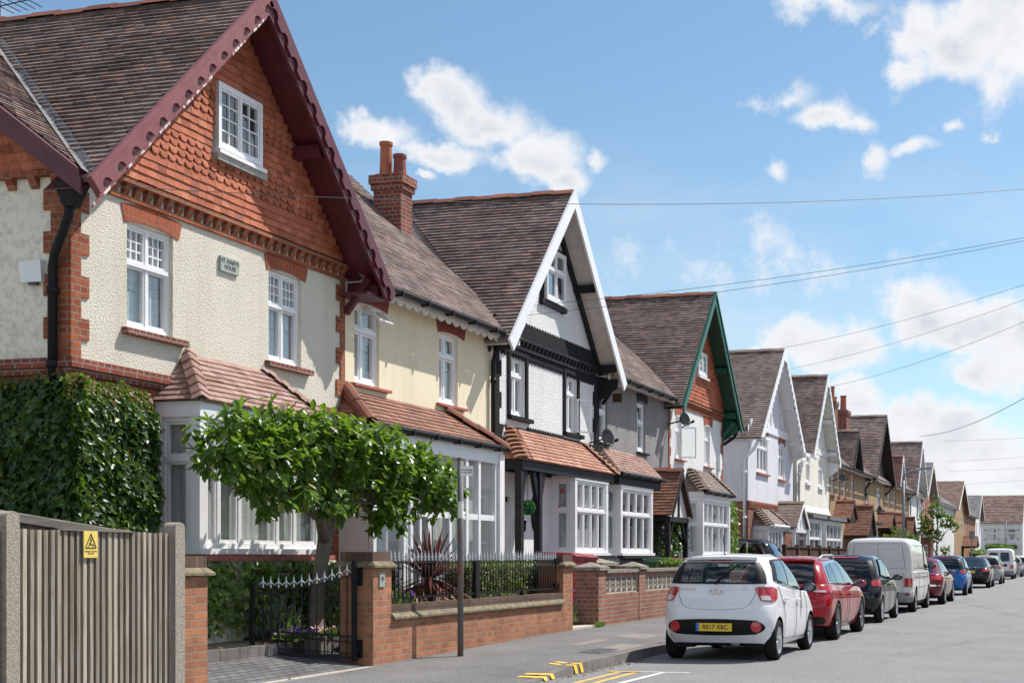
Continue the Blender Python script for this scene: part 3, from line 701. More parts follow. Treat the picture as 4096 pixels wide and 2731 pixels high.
def porch_gable(root, sr, half, zR, zE, d0, mat, dw=WD, course=.1, post_mat='black', infill=None, posts=True, board='black', ridge_mat='ridge', post_z=.2, brackets=True):
    mb = MB()
    L = [P(sr - half, dw, zE), P(sr - half, d0, zE), P(sr, d0, zR), P(sr, dw, zR)]; Q = [P(sr + half, d0, zE), P(sr + half, dw, zE), P(sr, dw, zR), P(sr, d0, zR)]
    for q in (L, Q): slab(mb, q, .04); tiles(mb, q, course, .165)
    r = mb.build('porch_roof', M[mat], root); ridge('ridge_tiles', r, P(sr, d0 - .02, zR + .03), P(sr, dw, zR + .03), M[ridge_mat], .11, .4)
    bargeboard(root, sr, half, zR - .02, zE - .02, d0 + .02, .13, board, .03, top_mould=False)
    if infill: t = MB(); tri_wall(t, sr, half - .12, zE - .05, zR - .16, d0 + .12, .05); t.build('porch_gable_panel', M[infill], root)
    pb = MB(); pb.box(sr - half + .1, sr + half - .1, d0 + .08, d0 + .2, zE - .18, zE - .06); pb.bar(P(sr, d0 + .14, zE - .06), P(sr, d0 + .14, zR - .1), .1)
    for sg in (-1, 1): pb.box(sr + sg * (half - .16) - .06, sr + sg * (half - .16) + .06, d0 + .2, dw, zE - .18, zE - .06)
    pb.build('porch_beam', M[post_mat], root)
    if posts:
        for sg in (-1, 1):
            s = sr + sg * (half - .16); p = MB(); p.box(s - .06, s + .06, d0 + .1, d0 + .22, post_z, zE - .18)
            if brackets: p.bar(P(s - sg * .02, d0 + .16, zE - .75), P(s - sg * .42, d0 + .16, zE - .16), .07); p.bar(P(s, d0 + .2, zE - .75), P(s, d0 + .55, zE - .16), .07)
            p.build('porch_post', M[post_mat], root)
    return r
def dishobj(s, d, z, label, face=(1, .5, .35), r=.2, wall_d=WD, group='satellite dishes on the house fronts'):
    t = thing('satellite_dish', label, 'satellite dish', P(s, wall_d, z), group)
    c = P(s, d, z); ax = unit(face); m = MB(); prof = [(r * k / 6, .16 * (k / 6) ** 2) for k in range(0, 7)]
    m.lathe(c - ax * .1, prof + [(r, .15)] + [(r * k / 6, .16 * (k / 6) ** 2 - .012) for k in range(6, -1, -1)], 24, ax); m.build('dish', M['dish'], t, smooth=True)
    a = MB(); a.tube([c - ax * .1, P(s, wall_d - .05, z - .1), P(s, wall_d + .02, z - .1)], .02, 8); a.tube([c - ax * .08 + V((0, 0, -r * .9)), c + ax * .34 + V((0, 0, -.16))], .014, 6); a.build('mounting_arm', M['iron'], t)
    l = MB(); l.lathe(c + ax * .34 + V((0, 0, -.15)), [(.03, 0), (.04, .05), (.025, .1)], 8, -ax); l.build('receiver', M['pvc'], t)
    return t
# ------------------------------------------------------------------ foliage helpers
def leaf(mb, c, dirv, nrm, L, W, kind='oval', fold=.15):
    d = unit(dirv); n = V(nrm); n = n - d * n.dot(d)
    if n.length < 1e-3: n = d.orthogonal()
    n.normalize(); x = d.cross(n); c = V(c)
    if kind == 'oval': pr = [(0, 0), (.28, .42), (.62, .5), (.88, .22), (1, 0)]
    elif kind == 'ivy': pr = [(0, 0), (.02, .3), (.12, .62), (.38, .34), (.5, .36), (1, 0)]
    else: pr = [(0, .25), (.5, .5), (1, 0)]
    mid = [c + d * (t * L) - n * (fold * W * (1 if 0 < t < 1 else 0)) - n * (t * t * L * .18) for t, w in pr]
    l = [c + d * (t * L) + x * (w * W) - n * (t * t * L * .18) for t, w in pr]; r = [c + d * (t * L) - x * (w * W) - n * (t * t * L * .18) for t, w in pr]
    k = len(pr); pts = mid + l + r
    fs = [[i, i + 1, k + i + 1, k + i] for i in range(k - 1)] + [[i + 1, i, 2 * k + i, 2 * k + i + 1] for i in range(k - 1)]
    mb.add(pts, fs)
def rv(): return V((R.gauss(0, 1), R.gauss(0, 1), R.gauss(0, 1))).normalized()
def crown(mb, blobs, n, L, W, per=6, kind='oval', shellp=.55, droop=.25):
    """leaf sprays through a union of ellipsoids (centre, radii)"""
    vol = [r[0] * r[1] * r[2] for c, r in blobs]; tot = sum(vol)
    for (c, r), v in zip(blobs, vol):
        for i in range(int(n * v / tot) + 1):
            u = rv(); k = R.random() ** (1 / 3.0); k = max(k, shellp * R.uniform(.8, 1.3)); k = min(k, 1.05)
            p = V(c) + V((u.x * r[0], u.y * r[1], u.z * r[2])) * k
            ax = unit(u + V((0, 0, .5)) + rv() * .5)
            for q in range(per):
                dv = unit(ax * R.uniform(.1, .8) + rv() * .8 + V((0, 0, -droop)))
                leaf(mb, p + rv() * L * .25, dv, V((0, 0, 1)) + ax * .6 + rv() * .5, L * R.uniform(.65, 1.15), W * R.uniform(.7, 1.1), kind)
# ================================================================== HOUSE A : tile-hung gable with maroon verges
A = thing('gabled_house', 'cream roughcast house with orange hung tiles and maroon carved verge boards, behind the magnolia tree', 'house', P(15.65, WD, 0))
aL = lambda s: 5.45 + .991 * (s - 12.35)           # height of left main slope
aR = lambda s: 8.72 - .991 * (s - 15.65)
wg = lambda d: 5.55 + .74 * (d - 10.15)             # side wing slope
m = MB(); h1 = (13.67, 14.51, 4.12, 5.34); h2 = (16.56, 17.37, 4.13, 5.37)
wall(m, FF(), 12.75, 18.55, 3.6, 5.85, [h1, h2], .13)
m.cur = 1; under(m, 15.65, 3.3, 8.72, 5.45, 5.85, WD, .08)
m.cur = 2; wall(m, FF(), 12.75, 18.55, -.1, 3.6, [(14.25, 16.85, .5, 3.2)], .1)
m.cur = 3; m.poly([P(12.75, WD, 3.6), P(12.75, 19, 3.6), P(12.75, 19, 5.7), P(12.75, WD, 5.7)])
m.cur = 2; m.poly([P(12.75, WD, -.1), P(12.75, 19, -.1), P(12.75, 19, 3.6), P(12.75, WD, 3.6)])
m.cur = 3; m.poly([P(18.55, WD, -.1), P(18.55, 19, -.1), P(18.55, 19, 6), P(18.55, WD, 6)]); m.poly([P(12.75, 19, 0), P(18.55, 19, 0), P(18.55, 19, 6), P(15.65, 19, 8.6), P(12.75, 19, 6)])
m.build('wall', [M['cream_rough'], M['hung'], M['brick_orange'], M['cream_side']], A)
def scale_rows(v): return 'scale' if .36 < v < .70 or 1.13 < v < 1.5 else 'plain'
m = MB(); tiles(m, [P(12.89, 10.52, 5.83), P(18.41, 10.52, 5.83), P(15.65, 10.52, 8.57)], .098, .16, .018, keep=lambda p: not (15.22 < p.y < 16.2 and 6.55 < p.z < 7.44), jit=.006, shape=scale_rows)
m.build('hung_tiles', M['hung'], A)
m = MB(); a = P(0.2, 0, 0); m.tube([P(17.8, 16.1, 6.5), P(17.8, 16.1, 10.05)], .016, 6)
for k in range(5): m.tube([P(17.5, 16.1 - k * .13, 9.96 + .012 * k), P(18.1, 16.1 - k * .13, 9.96 + .012 * k)], .008, 4)
m.tube([P(17.8, 16.2, 9.95), P(17.8, 15.5, 10.01)], .01, 4); m.build('television_aerial', M['iron'], A)
dentils(A, 12.75, 18.55, 5.62, WD, 'brick_orange', .19, .13, .1)
quoins(A, 12.75, 3.62, 5.62, 'brick_orange', side=1, sidef=True, ret=.34); quoins(A, 18.55, 3.62, 5.6, 'brick_orange', side=-1, w0=.12, w1=.24)
for part in range(3):
    m = MB()
    for z, t, o in ((3.46, .07, .05), (3.53, .06, .09), (3.59, .05, .06)):
        if part == 0: m.box(12.75 - o, 14.6, WD - o, WD, z, z + t)
        elif part == 1: m.box(17.0, 18.55, WD - o, WD, z, z + t)
        else: m.box(12.75 - o, 12.75, WD, 19, z, z + t)
    m.build('string_course', M['brick_red'], A)
m = MB(); m.box(12.66, 12.75, WD, 19, 5.62, 5.68)
for k in range(24): d = 10.7 + k * .3; m.hexa([P(12.75, d, 5.5), P(12.73, d, 5.5), P(12.73, d + .1, 5.5), P(12.75, d + .1, 5.5), P(12.75, d, 5.62), P(12.66, d, 5.62), P(12.66, d + .1, 5.62), P(12.75, d + .1, 5.62)])
m.build('dentil_course', M['brick_orange'], A)
for h, nm in ((h1, 0), (h2, 1)):
    window(A, FF(), *h, cols=(.5,), trans=.62, bars=(3, 3), cur='lace', fw=.045, sash=.028, cur_n=-.04)
    arch(A, h[0] - .05, h[1] + .1, h[3] - .02, .2, 'soldier_red', rise=.05); sill(A, h[0] - .09, h[1] + .2, h[2], 'brick_red', h=.09)
window(A, FF(10.475), 15.25, 16.18, 6.63, 7.43, cols=(.5,), bars=(2, 4), n0=-.05, back=True, fw=.04, sash=.028)
m = MB(); m.fbox(FF(10.475), 15.23, 16.20, -.1, .02, 7.43, 7.46); m.fbox(FF(10.475), 15.23, 15.25, -.1, .02, 6.6, 7.43); m.fbox(FF(10.475), 16.18, 16.20, -.1, .02, 6.6, 7.43); m.fbox(FF(10.475), 15.2, 16.24, -.1, .06, 6.55, 6.6)
m.build('window_casing', M['white'], A)
m = MB(); m.fbox(FF(10.475), 15.2, 16.28, -.06, .03, 6.47, 6.55); m.build('mortar_apron', M['mortar'], A)
Ar = gable_roof(A, 15.65, 3.3, 8.72, 5.45, 10.05, 18.5, .105, .17, keepL=lambda p: p.z > 5.55 + .74 * (3.05 - abs(-p.x - 13.2)) + .05 or -p.x < 10.17, keepR=lambda p: p.z > 5.62 + .92 * (-p.x - 10.25) or p.y < 18.6, soffit='maroon', jit=.009, slabL=[[P(12.35, 10.15, 5.45), P(12.35, 10.05, 5.45), P(15.65, 10.05, 8.72), P(15.65, 13.2, 8.72), P(14.73, 13.2, 7.81), P(12.43, 10.17, 5.53)], [P(14.73, 18.5, 7.81), P(14.73, 13.2, 7.81), P(15.65, 13.2, 8.72), P(15.65, 18.5, 8.72)]])
m = MB(); q = [P(12.38, 10.15, 5.55), P(12.47, 10.15, 5.55), P(14.75, 13.2, 7.81), P(12.38, 13.2, 7.81)]
slab(m, q, .05); tiles(m, q, .105, .17, .02, keep=lambda p: p.z > aL(p.y) + .03, jit=.008)
q2 = [P(12.47, 16.25, 5.55), P(12.38, 16.25, 5.55), P(12.38, 13.2, 7.81), P(14.75, 13.2, 7.81)]; slab(m, q2, .05)
wr = m.build('wing_roof', M['roof'], A)
m = MB(); vp = []
for i in range(14):
    s = 12.38 + i * .21; z = aL(s); d = 10.15 + (z - 5.55) / .74
    vp.append((P(s - .1, d + .02, wg(d + .02) + .035), P(s + .0, d, z + .02), P(s + .09, d - .0, aL(s + .09) + .035)))
for a, b in zip(vp, vp[1:]): m.poly([a[0], b[0], b[1], a[1]]); m.poly([a[1], b[1], b[2], a[2]])
m.build('lead_valley', M['lead'], Ar)
ridge('ridge_tiles', wr, P(12.36, 13.2, 7.84), P(14.5, 13.2, 7.84), M['ridge'])
m = MB(); m.prism([P(12.42, 10.2, 5.5), P(12.42, 16.2, 5.5), P(12.42, 13.2, 7.72)], V((0, .33, 0))) if False else None
m.cur = 0; m.poly([P(12.74, 10.3, 5.62), P(12.74, 16.2, 5.62), P(12.74, 13.2, 7.75)]); m.build('wing_gable_wall', M['hung'], A)
m = MB(); tiles(m, [P(12.70, 10.35, 5.7), P(12.70, 16.1, 5.7), P(12.70, 13.2, 7.75)][::1], .098, .16, .018, jit=.006); m.build('wing_hung_tiles', M['hung'], A)
m = MB(); u = unit((0, 0, 0)) if False else None
for sg in (1, -1):
    e = P(12.36, 13.2 - sg * 3.08, 5.53); t = P(12.36, 13.2, 7.81); dn = V((-.58 * sg * -1 * -1, 0, -.8)) * .22 if False else V((0, 0, -.26))
    m.prism([e, t, t + dn, e + dn], V((0, -.04, 0))); m.prism([e + V((0, -.04, 0)), t + V((0, -.04, 0)), t + V((0, -.04, -.07)), e + V((0, -.04, -.07))], V((0, -.03, 0)))
m.build('wing_bargeboard', M['maroon'], A)
m = MB()
for sg in (1,): m.prism([P(12.4, 10.12, 5.42), P(12.4, 13.2, 7.66), P(12.74, 13.2, 7.66), P(12.74, 10.12, 5.42)], V((0, 0, -.02)))
m.build('wing_soffit', M['maroon'], A)
bb = bargeboard(A, 15.65, 3.34, 8.73, 5.42, 10.05, .25, 'maroon_worn', .045, wave=(.33, .195, .085), wave_mat=('maroon_worn', 'maroon'))
m = MB()
for sg, sd in ((-1, 0),):
    a = V((0, sg * 3.34, -3.31)); L = a.length; u = a / L; dn = V((0, -sg * abs(u.z), -abs(u.y))); O = P(15.65, 10.05, 8.75)
    m = MB(); k = 0; t = .35
    while t < L:
        l = R.uniform(.1, .5); m.prism([O + u * t + dn * .228 + V((.03, 0, 0)), O + u * (t + l) + dn * .228 + V((.03, 0, 0)), O + u * (t + l) + dn * .255 + V((.03, 0, 0)), O + u * t + dn * .255 + V((.03, 0, 0))], V((.022, 0, 0))); t += l + R.uniform(.05, .6)
    m.build('peeling_edge', M['flake'], bb[sd])
for sg in (-1, 1):
    m = MB(); s = 15.65 + sg * 1.42; m.box(s - .07, s + .07, 10.1, WD, 6.97, 7.14); m.build('purlin_end', M['maroon'], A)
m = MB()
for sg in (1,):
    s = 15.65 + sg * 3.0
    m.prism([P(s, 10.1, 5.36), P(s, WD, 5.36), P(s, WD, 5.75), P(s, 10.1, 5.5)], V((0, .05 * sg, 0))); m.box(s - .3, s + .33, 10.1, WD, 5.33, 5.37)
    m.bar(P(s - .08, WD - .02, 5.1), P(s - .08, 10.2, 5.6), .09)
build_each(m, 'eaves_bracket', M['maroon'], A)
Ab = bay(A, 14.16, 16.95, 1.57, 3.12, (.11, .28, .61, .77), .68, None, d=9.98, cur='curtain', side_cols=(), base='brick_orange', gap=None, scur='lace')
m = MB(); m.box(14.1, 17.02, 9.86, 10.5, 1.42, 1.49); m.build('bay_sill', M['pinksill'], A)
bay_roof(A, 14.13, 17.05, 14.79, 16.42, 'roof_bay', 9.93, 3.32, 3.97, .1, .17, hip='sharp', fh=.12)
m = MB(); m.box(12.4, 12.62, 10.28, 10.5, 5.43, 5.47); m.hexa([P(12.44, 10.44, 5.2), P(12.44, 10.34, 5.2), P(12.58, 10.34, 5.2), P(12.58, 10.44, 5.2), P(12.38, 10.52, 5.45), P(12.38, 10.26, 5.45), P(12.64, 10.26, 5.45), P(12.64, 10.52, 5.45)])
m.build('rainwater_hopper', M['pvc'], A)
pipe(A, [P(12.5, 10.4, 5.25), P(12.5, 10.42, 5.1), P(12.64, 10.72, 4.75), P(12.66, 10.76, 4.6), P(12.66, 10.76, 3.0)], .05)
pl_ = thing('house_name_plaque', 'grey green slate plaque with the house name between the two roughcast windows', 'plaque', P(15.63, WD, 5.22))
m = MB(); m.box(15.43, 15.83, WD - .035, WD, 5.12, 5.31); m.build('plate', M['slatesign'], pl_)
text_mesh("ST. MARY'S\nHOUSE", .078, M['ink'], 'lettering', pl_, P(15.63, WD - .037, 5.218), (0, 1, 0), (0, 0, 1), .002, ls=.95)
al = thing('alarm_box', 'white burglar alarm box on the shaded side wall beside the black downpipe', 'alarm box', P(12.75, 11.05, 4.55))
m = MB(); m.hexa([P(12.75, 11.2, 4.47), P(12.68, 11.2, 4.47), P(12.68, 10.92, 4.47), P(12.75, 10.92, 4.47), P(12.75, 11.2, 4.72), P(12.66, 11.2, 4.7), P(12.66, 10.92, 4.7), P(12.75, 10.92, 4.72)]); m.build('cover', M['white'], al)
m = MB(); m.box(12.69, 12.74, 11.0, 11.1, 4.44, 4.47); m.build('blue_strobe', M['car_navy'], al)
# ================================================================== HOUSE A2 : smooth cream
B0 = lambda s: 9.0 - 1.06 * (26.93 - s); B1 = lambda s: 9.0 - 1.06 * (s - 26.93)
lr = lambda d, e=10.25: 5.62 + .92 * (d - e)
def lean_roof(root, s0, s1, mat='roof', zE=5.62, dE=10.25, keep=None, course=.105, w=.17, dR=13.95, sl=.92, rs=None, jit=.007):
    m = MB(); q = [P(s0, dE, zE), P(s1, dE, zE), P(s1, dR, zE + sl * (dR - dE)), P(s0, dR, zE + sl * (dR - dE))]
    tiles(m, q, course, w, .016, keep=keep, jit=jit); slab(m, q, .05)
    m.poly([P(s0, dR, zE + sl * (dR - dE) - .05), P(s1, dR, zE + sl * (dR - dE) - .05), P(s1, 18.5, zE), P(s0, 18.5, zE)])
    r = m.build('roof', M[mat], root)
    f = MB(); f.box(s0, s1, dE + .06, dE + .09, zE - .13, zE - .02); f.box(s0, s1, dE + .09, WD, zE - .06, zE - .045); f.build('fascia', M['white_old'], root)
    return r
A2 = thing('terraced_house', 'smooth cream rendered house with dark red window heads and a glazed white porch', 'house', P(21.3, WD, 0))
m = MB(); h1 = (18.86, 19.63, 4.11, 5.32); h2 = (21.74, 22.47, 4.11, 5.32)
wall(m, FF(), 18.56, 24.05, -.1, 5.62, [h1, h2, (18.75, 22.6, .3, 3.2)], .14); m.build('wall', M['cream'], A2)
shell(A2, 18.57, 24.04, 5.6, M['cream'], sides=(0, 0)) if False else None
def tophung(root, s0, s1, z0, z1, d=WD, ang=.5):
    """open top-hung fanlight swung out from its head"""
    m = MB(); O = P(s0, d - .0, z1); ax = V((math.sin(ang), 0, -math.cos(ang))); F = lambda u, t, n: O + V((0, u, 0)) + ax * t + V((math.cos(ang), 0, math.sin(ang))) * n
    w, h = s1 - s0, z1 - z0; f = .05
    for a, b, c, e in ((0, w, 0, f), (0, w, h - f, h), (0, f, f, h - f), (w - f, w, f, h - f)):
        m.hexa([F(a, c, 0), F(b, c, 0), F(b, e, 0), F(a, e, 0), F(a, c, .04), F(b, c, .04), F(b, e, .04), F(a, e, .04)])
    o = m.build('open_fanlight', M['white'], root); g = MB(); g.poly([F(f, f, .02), F(w - f, f, .02), F(w - f, h - f, .02), F(f, h - f, .02)]); g.build('pane', M['glass'], o)
for h in (h1, h2):
    window(A2, FF(), *h, cols=(.38,), trans=.68, cur='sheer', fw=.05); arch(A2, h[0] - .06, h[1] + .25, h[3] - .01, .2, 'redpaint', rise=.05); sill(A2, h[0] - .12, h[1] + .26, h[2], 'pinksill', h=.06)
tophung(A2, 19.17, 19.6, 4.98, 5.3, WD - .02, .75)
lean_roof(A2, 18.6, 24.6, keep=lambda p: p.z > aR(p.y) - .02 and p.z > B0(p.y) - .02)
gutter(A2, 19.1, 23.6, 10.2, 5.58); m = MB()
for k in range(16): s = 19.1 + k * .29; m.prism([P(s, 10.33, 5.5), P(s + .29, 10.33, 5.5), P(s + .22, 10.33, 5.43), P(s + .145, 10.33, 5.41), P(s + .07, 10.33, 5.43)], V((-.02, 0, 0)))
m.build('scalloped_eaves_board', M['white_old'], A2)
pipe(A2, [P(23.75, 10.25, 5.5), P(23.8, 10.45, 5.3), P(23.85, 10.53, 5.1), P(23.85, 10.53, .3)], .045)
chimney(A2, 23.85, 24.3, 12.42, 13.0, 7.0, 8.72, 2, 'brick_red', ('redpaint', 'terracotta'), (.40, .66), r=.12)
m = MB(); m.box(23.8, 24.36, 12.33, 13.08, 7.38, 7.5); m.build('chimney_flashing', M['lead'], A2)
bay_roof(A2, 18.18, 23.15, 18.62, 21.95, 'roof_porch', 9.96, 3.42, 3.97, .1, .17, hip='roll', gut='pvc', rmat='ridge')
m = MB()   # glazed porch
for z0_, z1_ in ((.2, .42), (3.12, 3.3)): m.box(18.4, 22.9, 10.02, 10.12, z0_, z1_)
for s in (18.4, 19.35, 19.43, 20.2, 20.95, 21.6, 22.1, 22.8): m.box(s, s + .09, 10.03, 10.11, .42, 3.12)
for s0, s1 in ((18.49, 19.35), (20.29, 20.95), (21.04, 21.6), (21.69, 22.1), (22.19, 22.8)): m.box(s0, s1, 10.04, 10.1, 2.1, 2.2); m.box(s0, s1, 10.04, 10.1, .75, .83)
m.box(22.82, 22.9, 10.12, WD, .2, 3.3); m.box(18.4, 18.48, 10.12, WD, .2, 3.3)
pf = m.build('porch_frame', M['white'], A2); g = MB(); g.poly([P(18.45, 10.075, .4), P(22.85, 10.075, .4), P(22.85, 10.075, 3.15), P(18.45, 10.075, 3.15)]); g.build('pane', M['glass'], pf)
m = MB(); m.box(22.9, 23.1, 9.98, WD, -.1, 3.3); m.build('porch_pier', M['white_wall'], A2)
curtain(pf, FF(10.3), 20.9, 22.8, .5, 3.1, 0, M['curtain']); curtain(pf, FF(10.3), 18.5, 19.35, .5, 3.1, 0, M['sheer'])
m = MB(); m.box(19.52, 19.6, 10.0, 10.03, .44, 3.1); m.box(20.12, 20.2, 10.0, 10.03, .44, 3.1); m.box(19.6, 20.12, 10.0, 10.03, .44, .9); m.box(19.6, 20.12, 10.0, 10.03, 3.02, 3.1); m.box(19.6, 20.12, 10.0, 10.03, 2.1, 2.18); m.box(19.83, 19.89, 10.0, 10.03, .9, 3.02)
dr = m.build('door', M['white'], A2); m = MB(); m.tube([P(20.16, 9.96, 1.25), P(20.16, 9.96, 1.5)], .012, 6); m.tube([P(20.16, 9.96, 1.4), P(20.0, 9.96, 1.4)], .012, 6); m.build('handle', plain('brass_handle', (.55, .36, .1), .3, metal=1), dr)
m = MB(); m.box(18.6, 23.1, 10.45, 10.46, .3, 3.2); m.build('porch_inside', M['curtain'], A2) if False else None
# ================================================================== HOUSE B : black and white
Bh = thing('gabled_house', 'white pebbledash house with black bands, white verge boards and a black-posted porch', 'house', P(26.93, WD, 0))
m = MB(); h1 = (24.75, 25.53, 4.2, 5.36); h2 = (27.73, 28.46, 4.13, 5.36); dh = (24.2, 24.9, .25, 2.62)
wall(m, FF(), 24.05, 29.81, 3.05, 5.85, [h1, h2], .14)
m.cur = 1; wall(m, FF(), 24.05, 29.81, -.1, 3.05, [dh, (26.95, 28.9, .6, 3.04)], .2)
m.cur = 0; under(m, 26.93, 3.35, 9.0, 5.45, 5.85, WD, .08)
m.cur = 1; m.poly([P(29.81, WD, -.1), P(29.81, 18.5, -.1), P(29.81, 18.5, 6), P(29.81, WD, 6)])
m.build('wall', [M['white_rough'], M['white_wall']], Bh)
def zig(m, s0, s1, z, d, h, pitch=.13, up=True, th=.03):
    n = int((s1 - s0) / pitch)
    for i in range(n):
        a = s0 + (s1 - s0) * i / n; b = s0 + (s1 - s0) * (i + 1) / n
        m.prism([P(a, d, z), P(b, d, z), P((a + b) / 2, d, z + (h if up else -h))], V((th, 0, 0)))
m = MB(); fr = WD - .035
m.box(24.02, 29.84, fr, WD, 5.76, 6.02); zig(m, 24.1, 29.78, 6.02, WD, .07, .14); m.box(24.02, 29.84, fr, WD, 5.38, 5.56); zig(m, 24.3, 29.5, 5.38, WD, .07, .14, False)
m.box(24.02, 29.84, fr, WD, 3.1, 3.98); zig(m, 25.6, 27.6, 3.98, WD, .06, .13)
for s0, s1, sg in ((24.02, 24.32, 1), (29.5, 29.84, -1)):
    z = 3.98; k = 0
    while z < 5.38: t = min(z + .3, 5.38); m.box(s0 if sg > 0 or k % 2 else s0 + .08, s1 if sg < 0 or k % 2 else s1 - .1, fr, WD, z, t); z = t; k += 1
for h in (h1, h2):
    m.box(h[0] - .1, h[0], fr - .008, WD, h[2] - .05, h[3] + .02); m.box(h[1], h[1] + .1, fr - .008, WD, h[2] - .05, h[3] + .02)
    m.prism([P(h[0] - .14, WD, h[3] + .02), P(h[1] + .14, WD, h[3] + .02), P(h[1] + .1, WD, h[3] + .13), P((h[0] + h[1]) / 2, WD, h[3] + .2), P(h[0] - .1, WD, h[3] + .13)], V((.047, 0, 0)))
    m.box(h[0] - .1, h[1] + .26, fr - .06, WD + .1, h[2] - .09, h[2] - .01)
for s, w in ((24.35, .09), (28.95, .09)): pass
m.box(24.0, 24.02, WD, 11.2, 0, 5.6)
m.build('black_trim', M['blackwall'], Bh)
m = MB()
for s in (24.42, 29.3): m.prism([P(s, fr, 3.55), P(s + .1, fr, 3.75), P(s, fr, 3.95), P(s - .1, fr, 3.75)], V((.012, 0, 0)))
build_each(m, 'white_diamond', M['white_rough'], Bh)
dentils(Bh, 24.3, 29.6, 5.56, WD - .035, 'black', .21, .12, .09)
for h in (h1, h2): window(Bh, FF(), *h, cols=(.5,), trans=.68, cur='sheer')
# open casement of the second window
def casement(root, s, z0, z1, w, d, ang, side=1, mat='white', f=.03):
    m = MB(); O = P(s, d, 0); U = V((math.cos(ang), side * math.sin(ang), 0)); N = V((-side * math.sin(ang), math.cos(ang), 0)); F = (O, U, N)
    m.fbox(F, 0, w, 0, .04, z0, z0 + f); m.fbox(F, 0, w, 0, .04, z1 - f, z1); m.fbox(F, 0, f, 0, .04, z0 + f, z1 - f); m.fbox(F, w - f, w, 0, .04, z0 + f, z1 - f)
    o = m.build('open_casement', M[mat], root); g = MB(); g.poly([fpt(F, f, .02, z0 + f), fpt(F, w - f, .02, z0 + f), fpt(F, w - f, .02, z1 - f), fpt(F, f, .02, z1 - f)]); g.build('pane', M['glass_clear'], o)
casement(Bh, 28.42, 4.17, 4.9, .34, WD - .03, .75, 1)
window(Bh, FF(WD - .09), 26.42, 27.5, 6.72, 7.8, cols=(.5,), trans=.6, n0=-.03, glass='glass_far', back=True)
m = MB(); m.fbox(FF(), 26.32, 26.42, -.02, .05, 6.6, 7.9); m.fbox(FF(), 27.5, 27.6, -.02, .05, 6.6, 7.9); m.fbox(FF(), 26.42, 27.5, -.02, .05, 7.8, 7.9); m.fbox(FF(), 26.28, 27.66, -.02, .09, 6.62, 6.72); m.build('window_surround', M['black'], Bh)
gable_roof(Bh, 26.93, 3.35, 9.0, 5.45, 10.1, 18.5, .105, .17, keepL=lambda p: p.z > lr(-p.x) - .02 or p.y > 24.3 and -p.x < 10.2, rside=True, keepR=lambda p: p.z > lr(-p.x), soffit='white_old', jit=.007)
bargeboard(Bh, 26.93, 3.4, 9.02, 5.42, 10.1, .26, 'white', .045, top_mould=False)
m = MB()
for sg in (-1, 1):
    a = P(26.93 + sg * 3.2, WD - .02, 5.5); b = P(26.93, WD - .02, 8.86); m.prism([a, b, b + V((0, 0, -.24)), a + V((0, -sg * .0, -.24))], V((.05, 0, 0)))
    for t in (.42, .86): s = 26.93 + sg * 3.3 * t; z = 8.95 - 1.06 * 3.3 * t - .2; m.box(s - .06, s + .06, 10.14, WD, z - .1, z + .06)
m.prism([P(29.9, 10.15, 5.3), P(29.9, WD, 5.0), P(29.9, WD, 5.55), P(29.9, 10.15, 5.5)], V((0, .05, 0)))
build_each(m, 'black_rafter', M['black'], Bh)
bay_roof(Bh, 24.0, 29.35, 24.67, 28.75, 'roof_terra', 9.98, 3.3, 3.97, .1, .17, hip='bonnet', fascia='black', fh=.2)
for k, s in enumerate((24.1, 25.03)):
    m = MB(); m.box(s - .065, s + .065, 10.05, 10.18, .2, 3.12)
    for sg in ((1,) if k == 0 else (-1, 1)): m.bar(P(s + sg * .03, 10.12, 2.45), P(s + sg * .3, 10.12, 3.1), .08); m.bar(P(s + sg * .06, 10.12, 2.7), P(s + sg * .22, 10.12, 3.1), .07)
    m.build('porch_post', M['black'], Bh)
bay(Bh, 26.9, 28.98, 1.55, 3.06, (.25, .5, .75), .58, None, cur='sheer', base='white_wall', scur='lace', base_z=.2)
m = MB(); m.box(26.8, 29.1, 9.92, 10.1, 1.42, 1.49); m.build('bay_sill', M['black'], Bh)
m = MB()   # leaded lights, roses
for k in range(4):
    c = 27.03 + (k + .5) * .455; red = V((0, 0, 0))
    for a in range(10):
        t0, t1 = a / 10 * 2 * math.pi, (a + 1) / 10 * 2 * math.pi
        m.bar(P(c + .09 * math.sin(t0), 10.115, 2.72 + .2 * math.cos(t0)), P(c + .09 * math.sin(t1), 10.115, 2.72 + .2 * math.cos(t1)), .012)
build_each(m, 'leaded_scroll', M['silver'], Bh)
m = MB()
for c, z in ((27.06, 2.55), (27.5, 2.5), (28.0, 2.52), (28.6, 2.5)): m.lathe(P(c + .2, 10.11, z), [(.0, .0), (.026, 0), (.018, .012), (0, .016)], 9, (1, 0, 0))
for d, z in ((10.36, 2.82), (10.42, 2.5)): m.lathe(P(26.955, d, z), [(0, 0), (.048, 0), (.03, .015), (0, .02)], 9, (0, -1, 0))
m.build('glass_roses', M['lamp_red'], Bh)
m = MB(); m.fbox(FF(WD), dh[0], dh[0] + .1, -.2, -.1, .25, 2.62); m.fbox(FF(WD), dh[1] - .1, dh[1], -.2, -.1, .25, 2.62); m.fbox(FF(WD), dh[0], dh[1], -.2, -.1, 2.52, 2.62); m.fbox(FF(WD), dh[0] + .1, dh[1] - .1, -.19, -.14, .25, 2.52)
dr = m.build('door', M['white'], Bh); m = MB(); n = 14
m.prism([P(24.55 + .13 * math.cos(a), WD + .135, 1.55 + .5 * math.sin(a)) for a in [2 * math.pi * i / n for i in range(n)]], V((.006, 0, 0))); m.build('glazed_panel', M['carglass'], dr)
